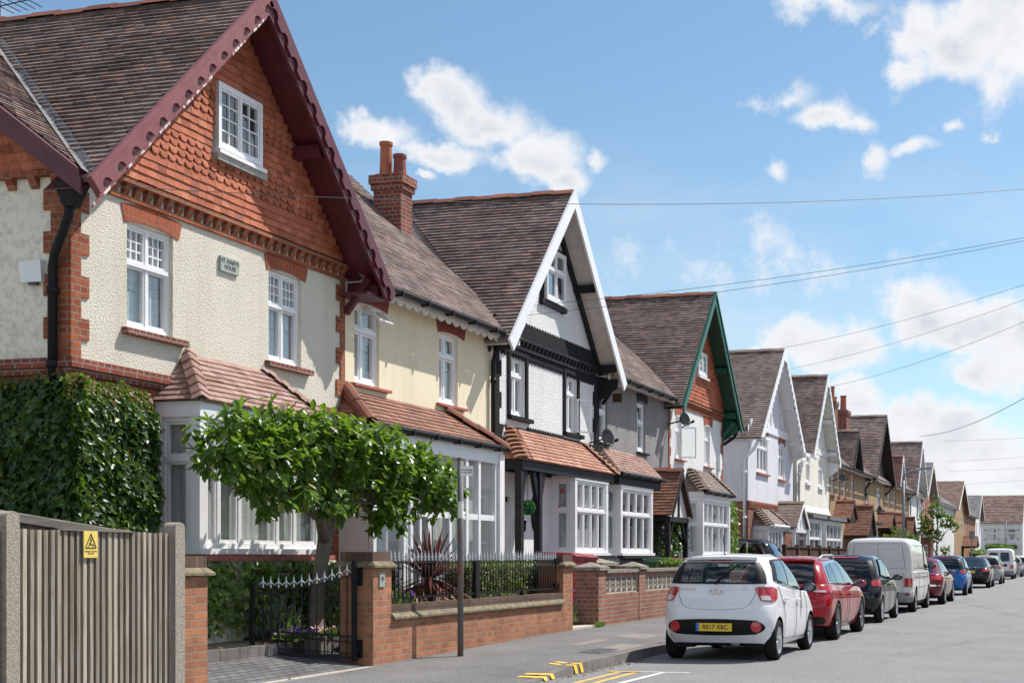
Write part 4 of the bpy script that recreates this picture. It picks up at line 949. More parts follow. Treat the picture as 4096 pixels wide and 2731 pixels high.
m = MB(); m.tube([P(24.78, WD + .1, 1.2), P(24.78, WD + .1, 1.4)], .015, 6); m.tube([P(24.78, WD + .1, 1.32), P(24.68, WD + .1, 1.32)], .012, 6); m.build('handle', M['iron'], dr)
m = MB(); n = 20; ov = lambda r, x: [P(26.1 + .26 * r * math.cos(2 * math.pi * i / n), WD - x, 2.35 + .42 * r * math.sin(2 * math.pi * i / n)) for i in range(n)]
a, b = ov(1, 0), ov(.62, 0)
for i in range(n): m.prism([a[i], a[(i + 1) % n], b[(i + 1) % n], b[i]], V((.04, 0, 0)))
of = m.build('oval_window', M['black'], Bh); m = MB(); m.poly(ov(.64, .012)); m.build('pane', M['glass'], of)
# ================================================================== HOUSE B2 : grey pebbledash
B2 = thing('terraced_house', 'grey pebbledash house with a pink tiled square bay and a brown gabled porch', 'house', P(32.6, WD, 0))
c0 = lambda s: 9.0 - 1.06 * (38.38 - s)
m = MB(); h1 = (29.92, 30.5, 4.1, 5.25); h2 = (32.76, 33.43, 4.08, 5.3)
wall(m, FF(), 29.82, 35.45, -.1, 5.62, [h1, h2, (29.95, 32.2, .6, 3.04), (33.5, 34.5, .2, 2.4)], .16); m.build('wall', M['grey_rough'], B2)
for h in (h1, h2): window(B2, FF(), *h, cols=(), trans=.6, cur='sheer', curgap=(.5, .98)); sill(B2, h[0] - .08, h[1] + .14, h[2], 'black', h=.06)
arch(B2, h2[0] - .03, h2[1] + .12, h2[3], .2, 'black', rise=.05)
lean_roof(B2, 29.8, 36.0, 'roof', keep=lambda p: p.z > B1(p.y) - .02 and p.z > c0(p.y) - .02)
gutter(B2, 30.4, 34.9, 10.2, 5.58); m = MB(); m.box(30.9, 31.0, WD - .2, WD, 5.1, 5.3); m.build('bird_box', M['fence_brown'], B2)
chimney(Bh, 28.2, 28.75, 12.3, 13.1, 6.8, 9.02, 2, 'brick_red', ph=(.34, .38))
pipe(B2, [P(30.0, 10.2, 5.5), P(30.1, 10.4, 5.2), P(29.9, 10.5, 4.95)], .045)
bay_roof(B2, 29.62, 32.95, 30.05, 33.1, 'roof_bay', 9.98, 3.36, 3.97, .1, .165, left=True, right=False, hip=None, fascia='black', gut='pvc', fh=.26)
bay(B2, 29.85, 32.3, 1.55, 3.02, (.25, .5, .75), .6, None, cur='blind', base='grey_rough', base_z=.2, scur='lace')
m = MB(); m.box(29.75, 32.45, 9.92, 10.1, 1.42, 1.49); m.build('bay_sill', M['black'], B2)
porch_gable(B2, 34.0, .97, 3.68, 2.52, 9.78, 'roof_porch', infill='white_old')
m = MB(); m.fbox(FF(WD), 33.5, 34.5, -.16, -.1, .2, 2.4); m.build('door', M['black'], B2)
# ================================================================== HOUSE C : green verges
Ch = thing('gabled_house', 'white pebbledash house with orange hung tiles and bottle green verge boards', 'house', P(38.38, WD, 0))
m = MB(); h1 = (36.13, 36.75, 4.14, 5.3); h2 = (39.14, 39.75, 4.12, 5.3)
wall(m, FF(), 35.45, 41.3, -.1, 5.75, [h1, h2, (37.0, 39.8, .6, 3.04)], .14)
m.poly([P(41.3, WD, -.1), P(41.3, 18, -.1), P(41.3, 18, 6), P(41.3, WD, 6)]); m.cur = 1; under(m, 38.38, 3.35, 9.0, 5.45, 5.75, WD, .06)
m.build('wall', [M['white_rough'], M['hung']], Ch)
m = MB(); tiles(m, [P(35.52, 10.53, 5.85), P(41.24, 10.53, 5.85), P(38.38, 10.53, 8.88)], .1, .165, .018, jit=.005, shape=lambda v: 'scale' if .3 < v < .72 or 1.25 < v < 1.65 else 'plain', keep=lambda p: not (37.98 < p.y < 38.95 and 6.6 < p.z < 7.35)); m.build('hung_tiles', M['hung'], Ch)
window(Ch, FF(10.46), 38.0, 38.92, 6.66, 7.32, cols=(.5,), bars=(2, 3), n0=-.06, glass='glass_far', back=True); sill(Ch, 37.95, 39.05, 6.64, 'white', d=10.5)
dentils(Ch, 35.45, 41.3, 5.62, WD, 'brick_orange', .19, .13, .1)
quoins(Ch, 35.45, .2, 5.6, 'brick_orange', side=1, w0=.1, w1=.2, ret=.3); quoins(Ch, 41.3, .2, 5.6, 'brick_orange', side=-1, w0=.14, w1=.26)
for h in (h1, h2):
    window(Ch, FF(), *h, cols=(.5,), trans=.66, bars=(2, 3), cur='sheer'); arch(Ch, h[0] - .06, h[1] + .25, h[3], .26, 'soldier_red', rise=.06); sill(Ch, h[0] - .1, h[1] + .25, h[2], 'terracotta', h=.06)
casement(Ch, 36.35, 4.16, 5.0, .5, WD - .02, .5, 1)
gable_roof(Ch, 38.38, 3.35, 9.0, 5.45, 10.1, 18.5, .105, .17, keepL=lambda p: p.z > lr(-p.x) - .02 or -p.x < 10.2, soffit='soffit_green', jit=.006)
bargeboard(Ch, 38.38, 3.4, 9.02, 5.4, 10.1, .24, 'green', .045)
m = MB()
for t in (.5, .85): s = 38.38 + 3.3 * t; z = 8.9 - 1.06 * 3.3 * t - .15; m.box(s - .07, s + .07, 10.14, WD, z - .1, z + .07)
m.prism([P(41.35, 10.15, 5.3), P(41.35, WD, 5.0), P(41.35, WD, 5.75), P(41.35, 10.15, 5.5)], V((0, .05, 0))); m.bar(P(41.2, WD, 5.1), P(41.2, 10.2, 5.55), .1)
a = P(41.5, WD - .02, 5.5); b = P(38.38, WD - .02, 8.86); m.prism([a, b, b + V((0, 0, -.24)), a + V((0, 0, -.24))], V((.05, 0, 0)))
build_each(m, 'eaves_bracket', M['green'], Ch)
pipe(Ch, [P(41.7, 10.2, 5.45), P(41.6, 10.3, 5.15), P(41.1, 10.5, 4.9)], .05)
bay_roof(Ch, 36.9, 40.25, 37.45, 39.7, 'roof_grey', 9.98, 3.28, 3.95, .1, .17, hip='bonnet', fascia='white', gut='pvc')
bay(Ch, 36.95, 40.05, 1.5, 3.02, (.18, .36, .62, .8), .56, None, cur='sheer', base='white_wall', base_z=.2)
# ================================================================== HOUSE D : pale lilac over brick
D = thing('gabled_house', 'pale lilac rendered house over a red brick ground floor, with white scalloped verge boards', 'house', P(48.2, WD, 0))
m = MB(); h1 = (45.98, 47.62, 4.35, 5.6); h2 = (49.5, 50.5, 4.3, 5.52)
wall(m, FF(), 44.66, 52.1, 3.3, 5.85, [h1, h2], .1); under(m, 48.2, 3.7, 8.8, 5.4, 5.85, WD, .05)
m.poly([P(44.66, WD, 3.3), P(44.66, 19, 3.3), P(44.66, 19, 5.6), P(44.66, WD, 5.6)])
m.cur = 1; wall(m, FF(), 44.66, 52.1, -.1, 3.3, [(45.0, 47.6, 1.0, 2.3), (49.1, 50.0, .2, 2.3)], .1); m.poly([P(44.66, WD, -.1), P(44.66, 19, -.1), P(44.66, 19, 3.3), P(44.66, WD, 3.3)])
m.build('wall', [M['lilac'], M['brick_red']], D)
m = MB(); m.box(44.62, 52.1, WD - .03, WD, 3.08, 3.12); m.box(44.62, 52.1, WD - .05, WD, 3.26, 3.32)
for k in range(46): s = 44.7 + k * .16; m.box(s, s + .08, WD - .05, WD, 3.12, 3.26)
m.build('dentil_course', M['brick_orange'], D)
window(D, FF(), *h1, cols=(.33, .67), trans=.68, cur='sheer', glass='glass_far', n0=-.1); window(D, FF(), *h2, cols=(.5,), trans=.66, cur='sheer', glass='glass_far', n0=-.1)
for h in (h1, h2): arch(D, h[0], h[1] + .15, h[3], .36, 'brick_orange', rise=.12); sill(D, h[0] - .1, h[1] + .15, h[2], 'pinksill', h=.08)
m = MB(); F = FF(WD)
m.fbox(F, 44.9, 51.5, 0, .05, 5.8, 6.06)
for s in (45.6, 46.4, 47.2, 48.2, 49.2, 50.0, 50.8):
    zt = min(8.5, 8.75 - .93 * abs(s - 48.2) - .1); m.fbox(F, s - .06, s + .06, 0, .035, 6.06, zt)
for a, b in ((46.46, 47.14), (49.94, 49.26), (47.26, 48.1)): m.bar(P(a, WD - .02, 6.1), P(b, WD - .02, 6.9), .1, .04)
build_each(m, 'timber', M['white'], D)
window(D, FF(WD - .03), 47.6, 48.8, 7.0, 7.9, cols=(.5,), n0=-.05, glass='glass_far')
gable_roof(D, 48.2, 3.7, 8.8, 5.4, 10.1, 18, .12, .2, mat='roof_grey', ridge_mat='roof_grey', soffit='white', jit=.004)
bargeboard(D, 48.2, 3.75, 8.82, 5.38, 10.1, .3, 'white', .04, saw=(.34, .12), top_mould=False)
m = MB()
for t in (.5, .86): s = 48.2 + 3.7 * t; z = 8.8 - .92 * 3.7 * t - .14; m.box(s - .07, s + .07, 10.14, WD, z - .1, z + .08)
m.prism([P(51.9, 10.15, 5.25), P(51.9, WD, 5.0), P(51.9, WD, 5.6), P(51.9, 10.15, 5.5)], V((0, .06, 0))); m.box(44.5, 45.3, 9.95, 10.1, 5.3, 5.4); m.box(51.4, 52.3, 9.95, 10.1, 5.25, 5.38)
build_each(m, 'eaves_bracket', M['white'], D); pipe(D, [P(44.62, 10.2, 5.35), P(44.6, 10.4, 5.0), P(44.6, 10.7, 4.7), P(44.6, 10.7, .2)], .06, 'white')
bay_roof(D, 45.3, 48.5, 45.75, 47.9, 'roof_grey', 9.98, 2.52, 3.12, .11, .18, hip='bonnet', gut='white')
bay(D, 45.35, 47.7, 1.1, 2.36, (.25, .5, .75), None, None, cur=None, glass='glass_far', base='brick_red')
porch_gable(D, 49.5, 1.25, 3.42, 2.5, 9.66, 'roof_grey', infill='white', board='white', post_mat='white', ridge_mat='roof_grey', brackets=False)
m = MB(); m.fbox(FF(WD), 49.1, 50.0, -.1, -.04, .2, 2.3); m.build('door', M['white'], D)
# ================================================================== HOUSE E : ivory
Eh = thing('gabled_house', 'ivory rendered house with white scalloped verge boards and a long flat-topped white bay', 'house', P(56.9, WD, 0))
m = MB(); h1 = (54.72, 55.55, 4.45, 5.6); h2 = (57.5, 58.35, 4.4, 5.55)
wall(m, FF(), 52.9, 60.0, -.1, 5.85, [h1, h2], .1); under(m, 56.95, 3.1, 8.98, 5.5, 5.85, WD, .05); m.poly([P(52.9, WD, -.1), P(52.9, 18, -.1), P(52.9, 18, 5.6), P(52.9, WD, 5.6)])
m.poly([P(60, WD, -.1), P(60, 18, -.1), P(60, 18, 5.6), P(60, WD, 5.6)]); m.prism([P(52.9, WD, 3.5), P(52.9, WD - .1, 3.25), P(52.9, WD, 3.2)], V((0, 7.1, 0))); m.build('wall', M['ivory'], Eh)
m = MB(); wall(m, FF(WD + 1.2), 52.0, 53.0, -.1, 5.5); m.build('link_wall', M['tan_rough'], Eh)
for h in (h1, h2): window(Eh, FF(), *h, cols=(.5,), trans=.66, glass='glass_far', cur='sheer', n0=-.1); sill(Eh, h[0] - .1, h[1] + .14, h[2], 'white', h=.12)
gable_roof(Eh, 56.95, 3.1, 8.98, 5.5, 10.1, 18, .12, .2, mat='roof', ridge_mat='roof', soffit='white_old', jit=.005)
bargeboard(Eh, 56.95, 3.15, 9.0, 5.45, 10.1, .3, 'white', .04, saw=(.34, .13), top_mould=False)
m = MB(); F = FF(WD); m.fbox(F, 53.9, 60.0, 0, .05, 5.72, 5.95)
for s in (54.6, 55.4, 56.2, 57.0, 57.8, 58.6, 59.3): m.fbox(F, s - .05, s + .05, 0, .035, 5.95, 8.98 - 1.12 * abs(s - 56.95) - .15)
for t in (.45, .82): s = 56.95 + 3.1 * t; z = 8.9 - 1.12 * 3.1 * t - .15; m.box(s - .07, s + .07, 10.14, WD, z - .1, z + .08)
m.prism([P(59.8, 10.15, 5.2), P(59.8, WD, 4.9), P(59.8, WD, 5.6), P(59.8, 10.15, 5.5)], V((0, .06, 0))); m.box(53.2, 54.2, 9.95, 10.12, 5.32, 5.45)
build_each(m, 'eaves_bracket', M['white'], Eh); pipe(Eh, [P(53.0, 10.3, 5.3), P(52.85, 10.5, 5.0), P(52.85, 10.52, .3)], .06, 'white')
bay(Eh, 52.5, 55.2, 1.0, 2.85, (.5,), .62, (3, 2), cur='sheer', glass='glass_far', base='white_wall', base_z=.2); bay(Eh, 56.3, 60.2, 1.0, 2.85, (.25, .5, .75), .62, None, cur='sheer', glass='glass_far', base='white_wall', base_z=.2)
m = MB(); m.box(52.4, 55.4, 9.85, WD, 2.96, 3.1); m.box(56.1, 60.35, 9.85, WD, 2.96, 3.1); m.build('flat_bay_roof', M['lead'], Eh); m = MB(); m.box(55.3, 56.2, WD - .06, WD, .2, 2.8); m.build('door', M['white'], Eh)
chimney(Eh, 52.7, 53.4, 11.1, 12.1, 4, 8.9, 2, 'brick_red', ph=(.5, .45))
# ================================================================== HOUSE F : tan pebbledash pair
def tan_house(s0, s1, sg, gh, ss, label, wins, gcol='brown', wallm='tan_rough', roofm='roof', small_roof='roof', soff='brown', eav=True, verge=True):
    h = thing('gabled_house', label, 'house', P((s0 + s1) / 2, WD, 0))
    m = MB(); wall(m, FF(), s0, s1, -.1, 5.55, wins, .14); under(m, sg, gh, 9.05, 5.45, 5.55, WD, .05, .2)
    for s in (s0, s1): m.poly([P(s, WD, -.1), P(s, 18, -.1), P(s, 18, 5.5), P(s, WD, 5.5)])
    m.build('wall', M[wallm], h)
    gl = lambda s: 9.05 - 3.6 / gh * abs(s - sg)
    lean_roof(h, s0 - .1, s1 + .1, roofm, 5.55, 10.2, keep=lambda p: p.z > gl(p.y) - .02 and (ss is None or p.z > 7.35 - 1.35 * abs(p.y - ss) - .02), course=.13, w=.22, jit=.005)
    gable_roof(h, sg, gh, 9.05, 5.45, 10.05, 18, .13, .22, mat=roofm, keepL=lambda p: (p.z > 5.55 + .92 * (-p.x - 10.2) - .02 or -p.x < 10.2) and (ss is None or p.z > 7.35 - 1.35 * abs(p.y - ss) or -p.x > 12.2), soffit=soff, jit=.005, ridge_mat='roof')
    bargeboard(h, sg, gh + .04, 9.07, 5.42, 10.05, .28, gcol, .04, saw=(.4, .14), top_mould=False)
    if ss is not None:
        gable_roof(h, ss, 1.35, 7.4, 5.57, 10.05, 12.1, .13, .22, mat=small_roof, soffit=soff, jit=.005, ridge_mat=small_roof, name='dormer_roof'); bargeboard(h, ss, 1.4, 7.42, 5.55, 10.05, .2, gcol, .04, saw=(.3, .1), top_mould=False)
        m = MB(); under(m, ss, 1.35, 7.4, 5.57, 5.6, WD, .05, .2); m.build('dormer_gable', M[gcol], h)
    if gcol == 'brown': m = MB(); under(m, sg, gh, 9.05, 5.45, 5.6, WD - .06, .02, .22); m.build('dark_gable_boards', M['brown'], h)
    gutter(h, s0, sg - gh, 10.12, 5.5, brk=False)
    return h
wF = [(60.6, 61.4, 4.2, 5.3), (62.3, 62.9, 4.2, 5.35), (64.0, 64.7, 4.2, 5.4), (66.2, 66.9, 4.2, 5.4), (70.9, 71.8, 4.2, 5.3), (75.0, 76.3, 4.0, 5.2)]
Fh = tan_house(60.05, 78.0, 74.7, 3.75, 65.0, 'tan pebbledash house with dark brown verges, a small dormer gable and brown porches', wF)
for h in wF: window(Fh, FF(), *h, cols=(.5,) if h[1] - h[0] > .7 else (), trans=.66, glass='glass_far', cur='sheer'); sill(Fh, h[0] - .1, h[1] + .1, h[2], 'pinksill', h=.07)
chimney(Fh, 70.3, 71.3, 11.5, 12.5, 6.5, 8.95, 2, 'brick_red', ph=(.75, .7), along='d', r=.16); chimney(Fh, 65.6, 66.4, 11.3, 12.2, 6, 8.9, 2, 'brick_red', ph=(.7, .6), along='d', r=.15)
pipe(Fh, [P(71.0, 10.15, 5.45), P(70.6, 10.45, 5.1), P(70.4, 10.52, 4.9), P(70.4, 10.52, 3)], .05); pipe(Fh, [P(78.6, 10.15, 5.4), P(77.6, 10.5, 4.9)], .05)
porch_gable(Fh, 61.9, 1.0, 3.95, 3.15, 9.75, 'roof_porch', infill='tan_rough', posts=False); porch_gable(Fh, 65.2, 1.3, 3.85, 2.45, 9.4, 'roof_porch', infill='brown', board='brown', post_mat='brown')
porch_gable(Fh, 67.6, .9, 3.85, 3.1, 9.75, 'roof_porch', infill='tan_rough', posts=False)
bay(Fh, 67.4, 71.3, 1.3, 2.95, (.33, .67), .55, None, glass='glass_far', base='tan_rough'); m = MB(); m.box(66.6, 71.6, 9.85, WD, 3.05, 3.2); m.build('flat_bay_roof', M['black'], Fh)
porch_gable(Fh, 75.6, 1.1, 3.85, 3.0, 9.75, 'roof_porch', infill='tan_rough', posts=False); porch_gable(Fh, 77.2, 1.2, 3.4, 2.4, 9.4, 'roof_porch', infill='brown', board='brown', post_mat='brown')
wG = [(79.5, 80.3, 4.2, 5.3), (82.0, 82.8, 4.2, 5.3), (89.6, 90.5, 4.1, 5.3), (93.6, 94.5, 4.1, 5.3)]
Gh = tan_house(78.1, 96.0, 92.6, 3.3, 82.1, 'white fronted gabled house with a plum tiled dormer, beyond the tan pair', wG, 'white', 'tan_rough', 'roof', 'roof_plum', 'white_old')
for h in wG: window(Gh, FF(), *h, cols=(.5,), trans=.66, glass='glass_far', cur='sheer')
m = MB(); wall(m, FF(WD - .04), 89.2, 96.0, -.1, 5.5, [wG[2], wG[3]], .06); under(m, 92.6, 3.3, 9.05, 5.45, 5.5, WD - .07, .02, .24); m.build('white_front', M['white_rough'], Gh)
porch_gable(Gh, 80.5, 1.1, 3.95, 3.0, 9.75, 'roof_porch', infill='tan_rough', posts=False); porch_gable(Gh, 83.2, 1.2, 3.8, 2.5, 9.5, 'roof_porch', infill='tan_rough', posts=False)
m = MB(); m.box(82.0, 84.0, 11.6, 11.9, 7.05, 7.5); m.build('rooflight', M['lead'], Gh); pipe(Gh, [P(88.9, 10.1, 5.5), P(87.9, 10.5, 5.0)], .05); pipe(Gh, [P(96, 10.1, 5.5), P(96.2, 10.5, 5.0), P(96.2, 10.5, 3)], .06, 'white')
m = MB(); m.box(90.0, 95.5, 9.9, WD, 2.9, 3.1); m.build('canopy', M['lead'], Gh)
# ================================================================== farther houses
def far_house(s0, s1, zE, zR, wallm, roofm, label, wins, verge='white_old', d=WD, pots=0, porch=None):
    c = (s0 + s1) / 2; hf = (s1 - s0) / 2 + .25; h = thing('terraced_house', label, 'house', P(c, d, 0)); m = MB()
    wall(m, FF(d), s0, s1, -.1, zE, wins, .1); k_ = (zR - zE) / hf; m.poly([P(c - (zR - .2 - zE) / k_, d, zE), P(c + (zR - .2 - zE) / k_, d, zE), P(c, d, zR - .2)])
    for s in (s0, s1): m.poly([P(s, d, -.1), P(s, d + 7, -.1), P(s, d + 7, zE), P(s, d, zE)])
    m.build('wall', M[wallm], h); gable_roof(h, c, hf, zR, zE, d - .4, d + 7, .22, .32, mat=roofm, ridge_mat=roofm, jit=.006); bargeboard(h, c, hf, zR, zE, d - .42, .2, verge, .04, top_mould=False)
    for w in wins: window(h, FF(d), *w, cols=(.5,), trans=.6, glass='glass_far', n0=-.1)
    return h
Hh = far_house(97.5, 104.5, 5.7, 8.2, 'brick_orange', 'roof_slate', 'red brick gabled house with a grey roof beside the street tree', [(98.6, 99.6, 3.9, 5.3), (101.8, 102.8, 3.9, 5.3), (99, 101.5, .9, 2.3)])
chimney(Hh, 104.2, 105.0, 11.6, 13.0, 5.7, 7.9, 2, 'brick_red', 'stone', ph=(.9, .7), r=.2)
m = MB(); m.box(97.4, 104, 9.6, WD, 2.75, 2.95); m.build('canopy', M['white_old'], Hh)
I0 = thing('terraced_house', 'low white house with a plain eaves roof behind the street tree', 'house', P(112, WD, 0))
m = MB(); wI = [(107, 108, 3.8, 5), (112, 113, 3.8, 5), (117, 118.5, .9, 2.3), (107, 109, .9, 2.3)]; wall(m, FF(), 105.1, 122.9, -.1, 5.6, wI, .1); m.build('wall', M['white_rough'], I0)
lean_roof(I0, 105.1, 122.9, 'roof_slate', 5.6, 10.2, course=.25, w=.4, dR=13, sl=.7)
for w in wI: window(I0, FF(), *w, cols=(.5,), trans=.6, glass='glass_far', n0=-.1)
m = MB(); m.box(104.8, 105.6, 11.8, 13.2, 5.0, 7.2); m.build('party_stack', M['brick_red'], I0)
Ih = far_house(123, 135, 5.5, 8.3, 'tan_rough', 'roof_brown', 'tan house with a deep brown pantiled gable roof and two chimney pots', [(125, 126, 3.8, 5), (130, 131, 3.8, 5), (133, 134, 3.8, 5)])
chimney(Ih, 127, 128.6, 14, 15.2, 7, 8.9, 2, 'brick_red', 'stone', ph=(1.1, 1.1), along='s', r=.22)
porch_gable(Ih, 132.5, 1.6, 3.3, 2.4, 9.2, 'roof_porch', posts=False, infill='tan_rough')
far_house(148.5, 157, 5.4, 8.0, 'white_rough', 'roof_slate', 'white house with a light grey ribbed roof at the bend', [(150, 151, 3.7, 5), (154, 155, 3.7, 5)])
Lh = thing('terraced_house', 'brick and render house with low eaves beside the grey roofed one at the bend', 'house', P(142, WD, 0))
m = MB(); wL = [(137, 138, 3.8, 5), (140, 141, 3.8, 5), (144, 145, 3.8, 5)]; wall(m, FF(), 135.1, 148.4, -.1, 5.5, wL, .1); m.build('wall', M['brick_wall'], Lh); lean_roof(Lh, 135.1, 148.4, 'roof_slate', 5.5, 10.2, course=.25, w=.4, dR=12.6, sl=.7)
for w in wL: window(Lh, FF(), *w, cols=(.5,), glass='glass_far', n0=-.1)
# K faces the viewer at the bend of the street
K = thing('white_house', 'white house closing the street at the bend, with two shuttered windows and a brown roof', 'house', P(165, 8.7, 0)); F = FS(165)
m = MB(); wall(m, F, 6.35, 11.2, -.1, 5.4, [(7.1, 8.1, 3.2, 4.7), (9.3, 10.4, 3.2, 4.7)], .1); m.poly([P(165, 6.35, -.1), P(173, 6.35, -.1), P(173, 6.35, 5.4), P(169, 6.35, 8.5), P(165, 6.35, 5.4)]); m.build('wall', M['white_rough'], K)
m = MB(); q = [P(164.6, 11.3, 5.35), P(164.6, 6.3, 5.35), P(169, 6.3, 8.7), P(169, 11.3, 8.7)]; slab(m, q, .08); tiles(m, q, .3, .35, .03, jit=.012); q = [P(173.4, 6.3, 5.35), P(173.4, 11.3, 5.35), P(169, 11.3, 8.7), P(169, 6.3, 8.7)]; slab(m, q, .08); m.build('roof', M['roof_brown'], K)
for a, b in ((7.1, 8.1), (9.3, 10.4)):
    window(K, F, a, b, 3.2, 4.7, cols=(), trans=.62, glass='glass_far', cur='sheer')
    for x0, x1 in ((a - .42, a - .02), (b + .02, b + .42)):
        m = MB(); m.fbox(F, x0, x1, .005, .05, 3.2, 4.75); o = m.build('shutter', M['white_old'], K); m = MB(); m.fbox(F, x0 + .02, x1 - .02, .05, .07, 3.45, 3.5); m.fbox(F, x0 + .02, x1 - .02, .05, .07, 4.45, 4.5); m.build('strap_hinge', M['iron'], o)
m = MB(); m.fbox(F, 7.0, 10.6, 0, .8, 2.3, 2.75); m.build('dark_canopy', M['brown'], K)
# the other side of the road: stands outside the picture and shows only as reflections in glass and paint
OPP = [('red brick', 'brick_red', 'roof'), ('cream rendered', 'cream', 'roof_brown'), ('white rendered', 'white_rough', 'roof'), ('tan pebbledash', 'tan_rough', 'roof_brown'), ('orange brick', 'brick_orange', 'roof_grey'), ('grey pebbledash', 'grey_rough', 'roof'), ('ivory rendered', 'ivory', 'roof_brown')]
for k in range(13):
    col, wm, rm = OPP[k % 7]; s0 = 26 + 14 * k; h = thing('opposite_house', '%s house on the other side of the road, number %s along' % (col, ('one two three four five six seven eight nine ten eleven twelve thirteen').split()[k]), 'house', P(s0 + 5.5, -13, 0), 'houses on the other side of the road')
    m = MB(); m.box(s0, s0 + 11, -21, -13, -.1, 5.4); m.build('wall', M[wm], h); m = MB(); m.hexa([P(s0 - .3, -12.6, 5.3), P(s0 - .3, -21.4, 5.3), P(s0 + 11.3, -21.4, 5.3), P(s0 + 11.3, -12.6, 5.3), P(s0 - .3, -16.9, 8.6), P(s0 - .3, -17.1, 8.6), P(s0 + 11.3, -17.1, 8.6), P(s0 + 11.3, -16.9, 8.6)]); m.build('roof', M[rm], h)
    for a in (1.2, 4.6, 8.2):
        for z in (1.0, 3.6): m = MB(); m.box(s0 + a, s0 + a + 1.4, -13.0, -12.94, z, z + 1.3); w_ = m.build('window', M['white'], h); m = MB(); m.box(s0 + a + .1, s0 + a + 1.3, -12.94, -12.93, z + .1, z + 1.2); m.build('pane', M['carglass_dark'], w_)
# ================================================================== vehicles
M['mirror'] = plain('dark_mirror_glass', (.10, .11, .13), .03, metal=.9)
def cr(pts):
    """smooth interpolation through (x, y) points"""
    def f(x):
        if x <= pts[0][0]: return pts[0][1]
        if x >= pts[-1][0]: return pts[-1][1]
        for i in range(len(pts) - 1):
            (x0, y0), (x1, y1) = pts[i], pts[i + 1]
            if x0 <= x <= x1:
                t = (x - x0) / (x1 - x0)
                m0 = (y1 - (pts[i - 1][1] if i else y0)) / (x1 - (pts[i - 1][0] if i else x0)) * (x1 - x0)
                x2, y2 = pts[i + 2] if i + 2 < len(pts) else (x1, y1); m1 = (y2 - y0) / (x2 - x0) * (x1 - x0)
                s0 = y1 - y0
                if s0 == 0: m0 = m1 = 0
                else:
                    m0 = s0 * min(max(m0 / s0, 0), 3); m1 = s0 * min(max(m1 / s0, 0), 3)
                return (2 * t ** 3 - 3 * t * t + 1) * y0 + (t ** 3 - 2 * t * t + t) * m0 + (-2 * t ** 3 + 3 * t * t) * y1 + (t ** 3 - t * t) * m1
    return f
